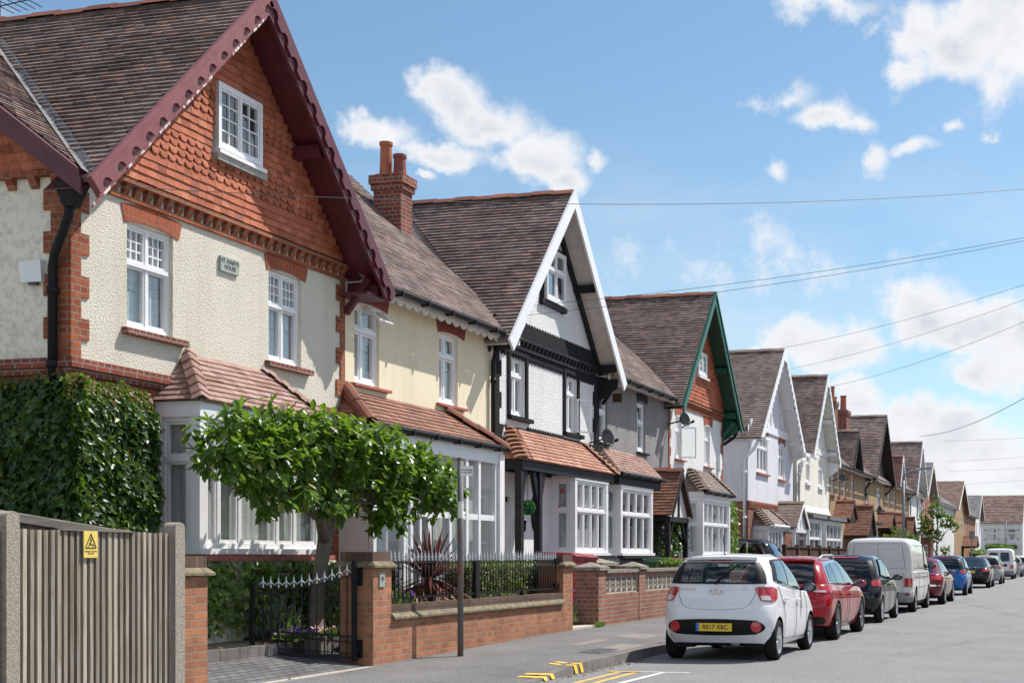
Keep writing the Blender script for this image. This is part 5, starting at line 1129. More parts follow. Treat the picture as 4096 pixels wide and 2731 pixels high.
class Shell:
    def __init__(self, w, r, f, zb, zt, n):
        self.w, self.r, self.f, self.n = cr(w), cr(r), cr(f), n
        self.zb = cr(zb) if isinstance(zb, list) else (lambda y, v=zb: v); self.zt = cr(zt)
    def z(self, k, y): a = self.zb(y); return a + (self.zt(y) - a) * k
    def par(self, k):
        w, r, f = self.w(k), self.r(k), self.f(k); rx, ry, fx, fy, bow = self.n[:5]
        return w, r, f, min(rx, w * .9), ry, min(fx, w * .9), fy, bow
    def tp(self, y, r, f): return 1 - self.n[5] * abs((y - (r + f) / 2) / ((f - r) / 2)) ** 2.5
    def yz(self, x, k, fr):
        w, r, f, rx, ry, fx, fy, bow = self.par(k); cx_, cy = (fx, fy) if fr else (rx, ry); a = min(abs(x), w)
        t = max(0.0, (a - (w - cx_)) / cx_); d = cy * (1 - math.sqrt(max(0, 1 - t * t))) + bow * (1.5 if fr else 1) * (a / w) ** 2
        y = f - d if fr else r + d
        return V((x * self.tp(y, r, f), y, self.z(k, y)))
    def rear(self, x, k): return self.yz(x, k, False)
    def front(self, x, k): return self.yz(x, k, True)
    def side(self, y, k, sg=1):
        w, r, f, rx, ry, fx, fy, bow = self.par(k); x = w
        if y < r + ry + bow: q = min(1, max(0, (r + ry + bow - y) / (ry + bow * .6))); x = w - rx + rx * math.sqrt(1 - q * q)
        elif y > f - fy - bow: q = min(1, max(0, (y - f + fy + bow) / (fy + bow * .6))); x = w - fx + fx * math.sqrt(1 - q * q)
        return V((sg * x * self.tp(y, r, f), y, self.z(k, y)))
    def ring(self, k, N):
        w, r, f, rx, ry, fx, fy, bow = self.par(k); p = []
        for i in range(16): p.append((w - rx) * i / 16)
        p += [w - rx + rx * math.sin(math.pi / 2 * i / 24) for i in range(25)]
        half = [self.rear(x, k) for x in p]
        q = [w - fx + fx * math.sin(math.pi / 2 * i / 24) for i in range(24, -1, -1)] + [(w - fx) * i / 16 for i in range(15, -1, -1)]
        half += [self.front(x, k) for x in q]
        p = [(v.x, v.y) for v in half] + [(-v.x, v.y) for v in half[-2::-1]]
        cum = [0]
        for a, b in zip(p, p[1:]): cum.append(cum[-1] + math.dist(a, b))
        out = []; j = 0
        for i in range(N):
            t = cum[-1] * i / N
            while cum[j + 1] < t: j += 1
            q = (t - cum[j]) / max(1e-9, cum[j + 1] - cum[j]); out.append((p[j][0] + (p[j + 1][0] - p[j][0]) * q, p[j][1] + (p[j + 1][1] - p[j][1]) * q))
        return out
    def mesh(self, mb, N, K, cap=None, arches=(), ar=.3, k0=0.0, ydome=.75, drop=None):
        verts = []
        for j in range(K + 1):
            k = k0 + (1 - k0) * j / K
            for x, y in self.ring(k, N): verts.append(V((x, y, self.z(k, y))))
        faces = [[j * N + i, j * N + (i + 1) % N, (j + 1) * N + (i + 1) % N, (j + 1) * N + i] for j in range(K) for i in range(N)]
        ins = set()
        for i, p in enumerate(verts):
            for (cy, cz) in arches:
                dy, dz = p.y - cy, p.z - cz; d = math.hypot(dy, dz)
                if d < ar and abs(p.x) > .45:
                    ins.add(i); q = ar / max(d, 1e-3); verts[i] = V((p.x, cy + dy * q, cz + dz * q))
        faces = [f for f in faces if not all(i in ins for i in f)]
        if cap is not None:
            b = len(verts); top = verts[K * N:(K + 1) * N]; ys = [p.y for p in top]; ym = (min(ys) + max(ys)) / 2; prev = K * N
            for q in (.85, .6, .3, 0.0):
                st = len(verts)
                for p in top:
                    yy = ym + (p.y - ym) * (ydome + (1 - ydome) * q); verts.append(V((p.x * q, yy, p.z + cap * (1 - q * q) + (self.zt(yy) - self.zt(p.y)))))
                faces += [[prev + i, prev + (i + 1) % N, st + (i + 1) % N, st + i] for i in range(N)]; prev = st
        if drop: faces = [f for f in faces if not drop(sum((verts[i] for i in f), V((0, 0, 0))) / len(f))]
        mb.add(verts, faces)
def inq(p, q):
    s_ = 0
    cx_, cy_ = sum(a for a, b in q) / 4, sum(b for a, b in q) / 4; q = [(cx_ + (a - cx_) * .96, cy_ + (b - cy_) * .94) for a, b in q]
    for i in range(4):
        (x0, y0), (x1, y1) = q[i], q[(i + 1) % 4]
        if (x1 - x0) * (p[1] - y0) - (y1 - y0) * (p[0] - x0) < 0: return False
    return True
def patch(mb, fn, quad, off=.006, nu=10, nv=8, rnd=.25, th=0, holes=None):
    """curved panel on a shell; quad = 4 (a, b) parameters anticlockwise from bottom left"""
    (a0, b0), (a1, b1), (a2, b2), (a3, b3) = quad
    def par(i, j):
        u, v = 2 * i - 1, 2 * j - 1
        u, v = u * math.sqrt(1 - v * v / 2 * rnd), v * math.sqrt(1 - u * u / 2 * rnd)
        u, v = (u / math.sqrt(1 - rnd / 2) if False else u), v
        u, v = (u + 1) / 2, (v + 1) / 2
        return ((a0 * (1 - u) + a1 * u) * (1 - v) + (a3 * (1 - u) + a2 * u) * v, (b0 * (1 - u) + b1 * u) * (1 - v) + (b3 * (1 - u) + b2 * u) * v)
    ca, cb = par(.5, .5); e = 1e-3
    def P3(i, j, o):
        a, b = par(i, j); p = fn(a, b); n = (fn(a + e, b) - fn(a - e, b)).cross(fn(a, b + e) - fn(a, b - e))
        n = n.normalized() if n.length > 1e-12 else V((0, -1, 0))
        if n.dot(p - V((0, 1.2, .7))) < 0: n = -n
        return p + n * o
    if holes:   # border: leave out the cells that lie over the panes
        nu, nv = nu * 3, nv * 3
        for a in range(nu):
            for b in range(nv):
                p = par((a + .5) / nu, (b + .5) / nv)
                if not any(inq(p, h) for h in holes): mb.poly([P3(x / nu, y / nv, off) for x, y in ((a, b), (a + 1, b), (a + 1, b + 1), (a, b + 1))])
    else: mb.grid(lambda i, j: P3(i, j, off), nu, nv)
    if th:
        edge = [(i / nu, 0) for i in range(nu)] + [(1, j / nv) for j in range(nv)] + [(1 - i / nu, 1) for i in range(nu)] + [(0, 1 - j / nv) for j in range(nv)]
        pts = [P3(i, j, off) for i, j in edge] + [P3(i, j, off - th) for i, j in edge]; m = len(edge)
        mb.add(pts, [[i, (i + 1) % m, m + (i + 1) % m, m + i] for i in range(m)])
def seam(mb, pts, w=.006): 
    for a, b in zip(pts, pts[1:]): mb.bar(a, b, w, w * .6)
def wheel(root, x, y, r, wid, side, spokes=7, rim='alloy', style=0):
    m = MB(); ax = (side, 0, 0); c = (x - side * wid, y, r)
    m.lathe(c, [(r * .66, 0), (r * .93, 0), (r * .985, wid * .12), (r, wid * .3), (r, wid * .7), (r * .985, wid * .88), (r * .93, wid), (r * .7, wid * 1.0), (r * .665, wid * .9)], 36, ax)
    t = m.build('wheel', M['rubber'], root, smooth=True)
    k = MB(); rr = r * .665
    k.lathe(c, [(rr, wid * .92), (rr * 1.02, wid * .97), (rr * .95, wid * .9), (rr * .9, wid * .55), (.05, wid * .5)], 32, ax)
    X = x - side * wid * .12
    for i in range(spokes):
        a = 2 * math.pi * i / spokes; u = V((0, math.cos(a), math.sin(a))); v = V((0, -math.sin(a), math.cos(a))); o = V((X, y, r))
        for q in ((-.5, .5) if style == 1 else (0,)):
            h = rr * (.17 if style == 0 else .09); uo = unit(u + v * q * .35)
            a0, a1 = o + u * rr * .14 + v * q * h, o + uo * rr * .97
            k.hexa([a0 - v * h * .7, a0 + v * h * .7, a1 + v * h, a1 - v * h, a0 - v * h * .7 + V((side * .02, 0, 0)), a0 + v * h * .7 + V((side * .02, 0, 0)), a1 + v * h * .8 + V((side * .006, 0, 0)), a1 - v * h * .8 + V((side * .006, 0, 0))])
    k.lathe((X, y, r), [(rr * .26, 0), (rr * .26, .025), (rr * .16, .035), (0, .036)], 14, ax)
    k.build('rim', M[rim], t)
    return t
def car(name, label, cat, loc, paintm, P_, group='cars parked nose to tail along the kerb', rz=0.0):
    root = thing(name, label, cat, loc, group, rz); ORG[root] = V((0, 0, 0))
    W = P_['W']; wb = P_['wb']; rw = P_['rw']; N = P_.get('N', 150); arc = rw + P_.get('gap', .05)
    lo = Shell(P_['w'], P_['r'], P_['f'], P_['zb'], P_['zt'], P_.get('n', (.26, .30, .34, .5, .05, .035))); ca = Shell(P_['cw'], P_['crr'], P_['cf'], P_['cz0'], P_['cz'], P_.get('cn', (.15, .22, .25, .4, .05, .05)))
    m = MB(); lo.mesh(m, N, P_.get('K', 18), cap=.02, arches=[(0, rw), (wb, rw)], ar=arc); m.build('body', paintm, root, smooth=True)
    m = MB(); clear = P_.get('clear'); ca.mesh(m, N, 24 if clear else 14, cap=P_.get('dome', .035), drop=clear); m.build('roof', P_.get('roofm', paintm), root, smooth=True)
    m = MB(); hw = W - .05    # underside and wheel housings
    m.cbox(-hw + .2, hw - .2, lo.r(.1) + .42, lo.f(.1) - .3, .19, .45)
    m.cbox(-hw + .06, hw - .06, arc + .03, wb - arc - .03, .19, .4); m.cbox(-hw + .25, hw - .25, lo.r(.1) + .3, -arc + .06, .33, .5); m.tube([(-W + .25, 0, rw), (W - .25, 0, rw)], .05, 8); m.cbox(-hw + .12, hw - .12, wb + arc + .02, lo.f(.1) - .1, .26, .5)
    for cy in (0, wb):
        for sg in (-1, 1):
            pr = []
            for t in [math.pi * (i / 14 * 1.2 - .1) for i in range(15)]:
                y_, z_ = cy + arc * math.cos(t), rw + arc * math.sin(t); k_ = min(1, max(0, (z_ - lo.zb(y_)) / (lo.zt(y_) - lo.zb(y_)))); pr.append(V((lo.side(y_, k_, sg).x - sg * .012, y_, z_)))
            for a, b in zip(pr, pr[1:]): m.poly([a, b, b - V((sg * .28, 0, 0)), a - V((sg * .28, 0, 0))])
            m.poly([p - V((sg * .28, 0, 0)) for p in pr])
    m.build('underbody', M['pvc'], root)
    ww = P_.get('tw', .175); tx = W - P_.get('inset', .02)
    for sg in (1, -1):
        for cy in (0, wb): wheel(root, sg * tx, cy, rw, ww, sg, P_.get('spokes', 7), P_.get('rim', 'alloy'), P_.get('rstyle', 0))
    gl = M[P_.get('glass', 'carglass_dark')]
    for sg in (1, -1):
        for q in P_.get('surround', []):
            m = MB(); patch(m, lambda a, b: ca.side(a, b, sg), q, .012, 16, 8, .12, .012, holes=P_['side'] if clear else None); m.build('window_surround', M[P_.get('surm', 'pvc')], root, smooth=True)
        for q in P_.get('side', []):
            m = MB(); patch(m, lambda a, b: ca.side(a, b, sg), q, .017, 12, 8, .1); m.build('side_window', gl, root, smooth=True)
    if 'rear' in P_:
        if P_.get('rsur'): m = MB(); patch(m, ca.rear, P_['rsur'], .012, 20, 8, .15, .012, holes=[P_['rear']] if clear else None); m.build('rear_window_border', M['pvc'], root, smooth=True)
        m = MB(); patch(m, ca.rear, P_['rear'], .017, 16, 8, P_.get('rrnd', .2)); m.build('rear_window', gl, root, smooth=True)
    m = MB(); patch(m, ca.front, [(-W * .82, .06), (W * .82, .06), (W * .66, .9), (-W * .66, .9)], .006, 14, 8, .12); m.build('windscreen', gl, root, smooth=True)
    for sg in (1, -1):
        for sh, q, mt, rn in P_.get('tail', []):
            m = MB(); fn = (lambda a, b: (lo if sh[0] == 'l' else ca).rear(sg * a, b)) if sh[1] == 'r' else (lambda a, b: (lo if sh[0] == 'l' else ca).side(a, b, sg))
            patch(m, fn, q, .014 if mt != 'lamp_clear' else .018, 10, 8, rn, .02); m.build('tail_light' if mt != 'lamp_clear' else 'tail_light_lens', M[mt], root, smooth=True)
        m = MB(); patch(m, lambda a, b: lo.front(sg * a, b), [(W * .45, .62), (W * .8, .66), (W * .85, .86), (W * .5, .84)], .01, 6, 5, .4); m.build('headlight', M['lamp_clear'], root, smooth=True)
        mi = P_.get('mirror', (wb - .55, .98)); m = MB(); x0 = ca.w(.1) - .03; my, mz = mi
        m.grid(lambda i, j: V((sg * (x0 + .17 + .115 * math.cos(2 * math.pi * i) * math.sin(math.pi * j)), my + .06 * (-math.cos(math.pi * j)) + .02, mz + .075 * math.sin(2 * math.pi * i) * math.sin(math.pi * j))), 14, 8)
        m.bar((sg * (x0 - .02), my + .05, mz - .04), (sg * (x0 + .1), my + .02, mz - .03), .05, .04); o = m.build('door_mirror', M[P_.get('mirm', 'pvc')] if isinstance(P_.get('mirm', 'pvc'), str) else P_['mirm'], root, smooth=True)
        g = MB(); g.prism([(sg * (x0 + .17) + .082 * math.cos(t), my - .036, mz + .055 * math.sin(t)) for t in [math.pi * 2 * i / 16 for i in range(16)]], (0, -.008, 0)); g.build('mirror_glass', M['mirror'], o)
        m = MB(); 
        for hy, hz in P_.get('handles', []):
            kk = (hz - lo.zb(hy)) / (lo.zt(hy) - lo.zb(hy)); p = lo.side(hy, kk, sg); m.tube([p + V((0, -.09, 0)), p + V((sg * .03, -.06, .004)), p + V((sg * .03, .06, .004)), p + V((0, .09, 0))], [.012, .016, .016, .012], 8)
        if P_.get('handles'): m.build('door_handle', P_.get('handm', paintm), root, smooth=True)
        m = MB()
        for sy0, kz0, sy1, kz1 in P_.get('seams', []): 
            seam(m, [lo.side(sy0 + (sy1 - sy0) * t / 8, kz0 + (kz1 - kz0) * t / 8, sg) + V((sg * .0005, 0, 0)) for t in range(9)])
        if P_.get('seams'): m.build('door_seam', M['pvc'], root)
    m = MB()
    for pl in P_.get('rseam', []): seam(m, [lo.rear(a, b) for a, b in pl])
    if P_.get('rseam'): m.build('tailgate_seam', M['pvc'], root)
    for q, mt, nm, rn in P_.get('rpatch', []): m = MB(); patch(m, lo.rear, q, .012, 18, 6, rn, .02); m.build(nm, M[mt], root, smooth=True)
    if 'brake' in P_: m = MB(); patch(m, ca.rear, P_['brake'], .02, 8, 3, .3, .03); m.build('brake_light', M['lamp_red'], root)
    if 'spoiler' in P_:
        y, z, w, dp = P_['spoiler']; m = MB(); m.grid(lambda i, j: V(((2 * i - 1) * w * (1 - .08 * j), y + dp * (1 - j) * -1 + .06 * abs(2 * i - 1) ** 3, z - .02 * j * 0 + .012 * (1 - (2 * i - 1) ** 2) + (.0 if j < .5 else .008))), 14, 4)
        m.grid(lambda i, j: V(((2 * i - 1) * w * (1 - .08 * j), y + dp * (1 - j) * -1 + .06 * abs(2 * i - 1) ** 3, z - .035 + .012 * (1 - (2 * i - 1) ** 2))), 14, 2); m.grid(lambda i, j: V(((2 * i - 1) * w, y - dp + .06 * abs(2 * i - 1) ** 3, z - .035 * (1 - j) + .012 * (1 - (2 * i - 1) ** 2))), 14, 1)
        m.build('spoiler', P_.get('roofm', paintm), root, smooth=True)
    if P_.get('aerial'): y, z = P_['aerial']; m = MB(); m.tube([(0, y + .04, z - .01), (0, y, z + .03), (0, y - .09, z + .3)], [.022, .007, .005], 6); m.build('aerial', M['pvc'], root)
    if P_.get('plate'):
        pz, txt, colr, py = P_['plate']; m = MB(); m.cbox(-.26, .26, py - .012, py, pz - .056, pz + .056); pm = m.build('number_plate', M[colr], root)
        if txt:
            text_mesh(txt, .088, M['ink'], 'registration', pm, V((.02, py - .0135, pz - .002)), (1, 0, 0), (0, 0, 1), .002, sx=.92, bold=.0015, spacing=1.05)
            m = MB(); m.cbox(-.26, -.215, py - .014, py - .01, pz - .055, pz + .055); m.build('blue_strip', M['bluestrip'], pm)
    return root, lo, ca
def see_through(p):
    k = (p.z - 1.02) / .44
    if p.y < .1: return abs(p.x) < .56 and .12 < k < .82
    if abs(p.x) > .5 and .12 < p.y < 1.7 - .45 * k: return .14 < k < .84
    return p.y > 1.3 and abs(p.x) < .55 and .1 < k < .85
hatch = dict(clear=see_through, N=330, K=32, W=.83, wb=2.33, rw=.285, 
    w=[(0, .76), (.12, .80), (.35, .825), (.6, .83), (.8, .81), (1, .775)], r=[(0, -.43), (.15, -.52), (.38, -.585), (.55, -.565), (.75, -.5), (1, -.435)], f=[(0, 2.9), (.3, 3.03), (.6, 3.0), (1, 2.75)],
    zb=[(-.6, .27), (.4, .2), (2.0, .2), (3.0, .24)], zt=[(-.5, 1.09), (.2, 1.06), (1.0, .99), (1.7, .955), (2.1, .945), (2.6, .86), (3.0, .72)],
    cw=[(0, .775), (.2, .755), (.6, .69), (.85, .62), (.95, .57), (1, .51)], crr=[(0, -.445), (.3, -.40), (.7, -.31), (.9, -.225), (1, -.11)], cf=[(0, 2.25), (.5, 1.8), (.85, 1.42), (1, 1.2)], cz0=[(-.5, 1.05), (.4, 1.02), (1.2, .95), (2.3, .92)], cz=[(-.4, 1.44), (.2, 1.475), (.9, 1.485), (1.6, 1.44)],
    rear=[(-.60, .13), (.60, .13), (.54, .80), (-.54, .80)], rsur=[(-.745, .10), (.745, .10), (.60, .84), (-.60, .84)], rrnd=.15, brake=[(-.17, .90), (.17, .90), (.165, .94), (-.165, .94)],
    side=[((.08, .22), (.72, .12), (.78, .84), (.30, .82)), ((.78, .12), (1.66, .08), (1.24, .84), (.84, .84))], surround=[((-.12, .2), (1.86, .05), (1.30, .89), (.2, .88))],
    tail=[('lr', ((.66, .71), (.785, .70), (.775, .96), (.56, .93)), 'lamp_red', .12), ('ls', ((-.335, .70), (-.16, .75), (-.06, .92), (-.345, .96)), 'lamp_red', .08), ('lr', ((.665, .725), (.775, .72), (.77, .80), (.64, .80)), 'lamp_clear', .2)],
    rpatch=[(((-.70, .13), (.70, .13), (.74, .40), (-.74, .40)), 'pvc', 'bumper_insert', .6)],
    rseam=[[(-.60, .97), (-.57, .80), (-.5, .64), (-.4, .585), (-.2, .565), (0, .56), (.2, .565), (.4, .585), (.5, .64), (.57, .80), (.60, .97)]],
    seams=[(.36, .1, .36, .45), (.36, .45, .1, .98), (1.16, .06, 1.12, 1.0), (1.95, .08, 1.98, .97), (.36, .1, 1.95, .07)], handles=[(.40, .86), (1.30, .82)], mirror=(1.72, 1.0), plate=(.485, 'RE17 XBC', 'yplate', -.612),
    spoiler=(-.08, 1.455, .53, .2), aerial=(.0, 1.49), glass='carglass')
KZ = 0.0
def place(s_rear, d_right, W): return P(s_rear, d_right + W, 0)
wc, lo, ca = car('hatchback_car', 'white five door hatchback seen from behind, nearest in the parked row', 'car', place(19.36, 4.11, .83), M['car_white'], hatch)
for sg in (1, -1):
    m = MB(); c = lo.rear(sg * .60, .275); m.lathe(c + V((sg * .01, -.02, 0)), [(.078, -.05), (.078, 0), (.07, .008), (0, .012)][::-1], 22, (sg * .42, -1, .0)); m.build('fog_reflector', M['lamp_red'], wc)
m = MB(); a0 = ca.rear(-.02, .12); a1 = ca.rear(.3, .80); m.tube([a0 + V((0, -.03, 0)), a0 * .5 + a1 * .5 + V((0, -.045, 0)), a1 + V((0, -.025, 0))], [.022, .014, .006], 6); m.build('rear_wiper', M['pvc'], wc)
m = MB(); bc = lo.rear(0, .86) + V((0, -.012, 0)); n = 28
for i in range(n):
    t0, t1 = 2 * math.pi * i / n, 2 * math.pi * (i + 1) / n; m.bar(bc + V((.1 * math.cos(t0), 0, .058 * math.sin(t0))), bc + V((.1 * math.cos(t1), 0, .058 * math.sin(t1))), .008)
m.bar(bc + V((-.055, -.004, -.035)), bc + V((-.035, -.004, .04)), .014); m.bar(bc + V((.035, -.004, -.04)), bc + V((.055, -.004, .035)), .014); m.bar(bc + V((-.045, -.004, -.006)), bc + V((.045, -.004, .006)), .012)
m.build('badge', M['chrome'], wc)
p = lo.rear(-.46, .92); text_mesh('HYUNDAI', .045, M['chrome'], 'maker_lettering', wc, p + V((0, -.012, -.01)), (1, -.1, 0), (0, 0, 1), .004, sx=1.3)
p = lo.rear(.42, .92); text_mesh('i10', .07, M['chrome'], 'model_lettering', wc, p + V((0, -.01, 0)), (1, .1, 0), (0, 0, 1), .004, sx=1.2)
p = ca.rear(0, .24); text_mesh('johnsons cars', .062, M['whiteink'], 'dealer_lettering', wc, p + V((.02, -.022, 0)), (1, 0, 0), (0, .12, 1), .001, sx=1.05)
m = MB()
for x in (-.35, .36): m.cbox(x - .14, x + .14, 1.0, 1.12, .75, 1.32)
for x in (-.42, 0, .42): m.cbox(x - .13, x + .13, .12, .2, .95, 1.1)
m.build('seat', M['pvc'], wc); m = MB(); m.grid(lambda i, j: V(((2 * i - 1) * .70, -.36 + 2.6 * j, lo.zt(-.36 + 2.6 * j) + .025)), 2, 12); m.cbox(-.62, .62, 1.75, 1.95, .95, 1.04); m.build('cabin_trim', M['pvc'], wc); m = MB(); m.tube([(.2, -.38, .24), (.32, -.4, .24)], .025, 8); m.build('exhaust', M['alloy'], wc)
def vary(base, **k): d = dict(base); d.update(k); return d
estate = vary(hatch, clear=None, N=220, K=24, W=.92, wb=2.75, rw=.335, tw=.22, gap=.035, inset=.015, spokes=5, rstyle=1, rim='alloy_dark',
    w=[(0, .83), (.12, .87), (.35, .91), (.62, .92), (.85, .90), (1, .86)], r=[(0, -.75), (.15, -.86), (.4, -.95), (.6, -.93), (.8, -.86), (1, -.80)], f=[(0, 3.45), (.3, 3.65), (.6, 3.62), (1, 3.3)],
    zb=[(-.9, .3), (.4, .2), (2.4, .2), (3.6, .22)], zt=[(-.8, .99), (.4, .965), (2, .92), (2.5, .90), (3.1, .82), (3.6, .68)],
    cw=[(0, .855), (.25, .82), (.6, .74), (.85, .655), (1, .54)], crr=[(0, -.78), (.4, -.68), (.85, -.48), (1, -.3)], cf=[(0, 2.55), (.5, 2.05), (.85, 1.6), (1, 1.3)], cz0=.91, cz=[(-.6, 1.40), (.3, 1.445), (1.2, 1.45), (1.8, 1.41)],
    rear=[(-.62, .2), (.62, .2), (.56, .84), (-.56, .84)], rsur=[(-.66, .17), (.66, .17), (.585, .87), (-.585, .87)], brake=[(-.2, .93), (.2, .93), (.2, .97), (-.2, .97)],
    side=[((-.40, .25), (.10, .17), (.14, .8), (-.22, .74)), ((.16, .16), (.86, .12), (.80, .86), (.2, .82)), ((.93, .12), (1.95, .08), (1.36, .86), (.87, .86))], surround=[((-.52, .2), (2.12, .05), (1.42, .92), (-.28, .86))], surm='chrome',
    tail=[('lr', ((.60, .80), (.86, .78), (.86, .96), (.62, .95)), 'lamp_red', .15), ('ls', ((-.66, .78), (-.32, .86), (-.34, .93), (-.66, .96)), 'lamp_red', .1), ('lr', ((.62, .81), (.82, .8), (.82, .85), (.64, .85)), 'lamp_clear', .2)], rpatch=[(((-.8, .03), (.8, .03), (.82, .2), (-.82, .2)), 'pvc', 'bumper_insert', .2)], rseam=[],
    seams=[(.34, .12, .34, .5), (.34, .5, .12, .98), (1.12, .06, 1.06, 1.0), (2.2, .08, 2.22, .97), (.36, .1, 2.2, .07)], handles=[(.3, .8), (1.25, .77)], mirror=(1.95, .96), plate=(.86, None, 'yplate', -.905), spoiler=(-.28, 1.418, .56, .2), aerial=None, glass='carglass_dark', mirm=M['car_red'])
rc_, lo2, ca2 = car('estate_car', 'bright red estate car with silver roof rails behind the white hatchback', 'car', place(24.3, 4.1, .92), M['car_red'], estate)
for sg in (1, -1):
    m = MB(); m.tube([(sg * .56, -.12, 1.40), (sg * .575, -.02, 1.46), (sg * .58, .2, 1.49), (sg * .58, 1.1, 1.495), (sg * .57, 1.35, 1.47), (sg * .56, 1.42, 1.41)], .018, 8); m.build('roof_rail', M['silver'], rc_, smooth=True)
small = vary(hatch, clear=None, N=200, K=24, wb=2.5, W=.83, rw=.29, spokes=9, glass='carglass', zt=[(-.5, 1.0), (.4, .98), (1.6, .94), (2.2, .92), (2.7, .84), (3.2, .7)], cz0=[(-.5, .97), (.4, .95), (1.6, .91), (2.3, .89)], f=[(0, 3.05), (.3, 3.18), (.6, 3.15), (1, 2.9)], crr=[(0, -.44), (.4, -.36), (.75, -.24), (.92, -.1), (1, .05)],
    side=[((.05, .2), (.78, .12), (.8, .84), (.35, .8)), ((.84, .11), (1.8, .08), (1.3, .84), (.87, .84))], surround=[((.0, .14), (1.98, .05), (1.36, .89), (.28, .86))], tail=[('lr', ((.63, .76), (.79, .74), (.79, .95), (.64, .97)), 'lamp_red', .6), ('ls', ((-.34, .74), (-.2, .76), (-.2, .92), (-.34, .95)), 'lamp_red', .6)], rpatch=[], brake=[(-.3, .93), (.3, .93), (.29, .965), (-.29, .965)],
    seams=[(.36, .1, .36, .45), (.36, .45, .1, .98), (1.16, .06, 1.12, 1.0), (2.1, .08, 2.12, .97)], plate=(.6, None, 'yplate', -.61), spoiler=None, aerial=(.1, 1.47), mirror=(1.85, .98))
small.pop('spoiler')
car('hatchback_car', 'glossy black hatchback with round red lamps between the red estate and the white van', 'car', place(30.76, 4.2, .83), M['car_black'], small)
van = dict(W=.92, wb=3.1, rw=.32, tw=.2, n=(.1, .1, .3, .45, .02, .01), cn=(.09, .1, .2, .3, .02, .01), K=18, w=[(0, .86), (.2, .90), (.5, .92), (1, .905)], r=[(0, -.84), (.1, -.9), (.3, -.92), (.4, -.87), (1, -.84)], f=[(0, 3.75), (.3, 3.85), (.6, 3.8), (1, 3.55)], zb=.28, zt=[(-.9, 1.08), (2.6, 1.08), (3.1, 1.05), (3.8, .85)],
    cw=[(0, .905), (.5, .875), (.86, .82), (.96, .75), (1, .68)], crr=[(0, -.84), (.6, -.79), (.92, -.72), (1, -.62)], cf=[(0, 3.3), (.4, 2.95), (.9, 2.3), (1, 2.1)], cz0=1.05, cz=[(-.8, 1.92), (0, 1.94), (2, 1.93), (2.8, 1.88)],
    side=[((1.98, .1), (2.85, .07), (2.32, .78), (2.02, .8))], surround=[((1.95, .07), (2.95, .04), (2.36, .82), (1.98, .84))],
    tail=[('lr', ((.70, .50), (.895, .5), (.895, .78), (.70, .78)), 'lamp_red', .02), ('lr', ((.72, .22), (.86, .22), (.86, .28), (.72, .28)), 'lamp_red', .02), ('lr', ((.71, .5), (.89, .5), (.89, .6), (.71, .6)), 'lamp_amber', .02)],
    rpatch=[(((-.915, .02), (.915, .02), (.915, .32), (-.915, .32)), 'galv', 'rear_bumper', .02)], rseam=[[(-.8, .34), (-.8, .98)], [(.66, .34), (.66, .98)], [(0, .34), (0, .4)]], seams=[(.65, .1, .65, 1), (1.9, .08, 1.9, 1), (2.85, .1, 2.85, .97), (-.8, .46, 3.0, .46), (-.8, .8, 2.9, .8)], handles=[(1.75, .93), (2.0, .93)], mirror=(2.75, 1.2), aerial=None, spokes=6, rim='galv', glass='carglass_dark', dome=.03)
vr, lv, cv = car('panel_van', 'dull white panel van with a blank back, taller than the cars around it', 'van', place(36.85, 4.15, .92), M['van_white'], van)
m = MB()
for a, b in (((-.72, .12), (-.62, .86)), ((-.62, .86), (.62, .86)), ((.62, .86), (.72, .12)), ((.72, .12), (-.72, .12)), ((0, .12), (0, .86))): seam(m, [cv.rear(a[0] + (b[0] - a[0]) * t / 6, a[1] + (b[1] - a[1]) * t / 6) for t in range(7)], .01)
m.build('rear_door_seam', M['pvc'], vr)
for sg in (1, -1):
    m = MB()
    for y0, y1 in ((-.55, .55), (.7, 1.8)): patch(m, lambda a, b: cv.side(a, b, sg), ((y0, .12), (y1, .12), (y1 - .05, .78), (y0 + .05, .78)), -.004, 6, 4, .08) if False else seam(m, [cv.side(*q, sg) for q in ((y0, .12), (y1, .12), (y1, .8), (y0, .8), (y0, .12))], .008)
    m.build('side_panel_seam', M['pvc'], vr)
saloon = vary(estate, wb=2.8, zt=[(-.95, .93), (-.3, .965), (.4, .95), (2, .91), (2.5, .89), (3.1, .82), (3.6, .68)], crr=[(0, -.35), (.4, .02), (.85, .45), (1, .7)], cz=[(.2, 1.36), (.9, 1.41), (1.6, 1.40), (1.8, 1.38)], cw=[(0, .80), (.25, .77), (.6, .69), (.85, .61), (1, .5)], r=[(0, -.85), (.15, -.98), (.4, -1.05), (.6, -1.04), (.8, -1.0), (1, -.9)],
    rear=[(-.58, .12), (.58, .12), (.48, .86), (-.48, .86)], rsur=None, side=[((.3, .2), (.9, .12), (.92, .84), (.72, .8)), ((.96, .12), (1.95, .08), (1.45, .84), (.98, .86))], surround=[((.1, .14), (2.12, .05), (1.5, .9), (.6, .88))], tail=[('lr', ((.55, .72), (.88, .72), (.86, .92), (.6, .9)), 'lamp_red', .3), ('ls', ((-.74, .72), (-.46, .76), (-.5, .88), (-.74, .92)), 'lamp_red', .2)], plate=(.75, None, 'yplate', -1.03), rim='alloy', spokes=10, rstyle=0)
saloon.pop('spoiler'); saloon.pop('brake')
car('saloon_car', 'dark maroon saloon with chrome bumper trim in front of the white panel van', 'car', place(42.95, 3.95, .92), M['car_maroon'], vary(saloon, mirm=M['car_maroon'], rpatch=[(((-.86, .42), (.86, .42), (.86, .5), (-.86, .5)), 'chrome', 'bumper_trim', .05)], N=110))
car('hatchback_car', 'bright blue small hatchback with a dark roof', 'car', place(52.9, 4.05, .86), M['car_blue'], vary(small, W=.86, roofm=M['car_navy'], N=110, glass='carglass_dark', mirm=M['car_black']))
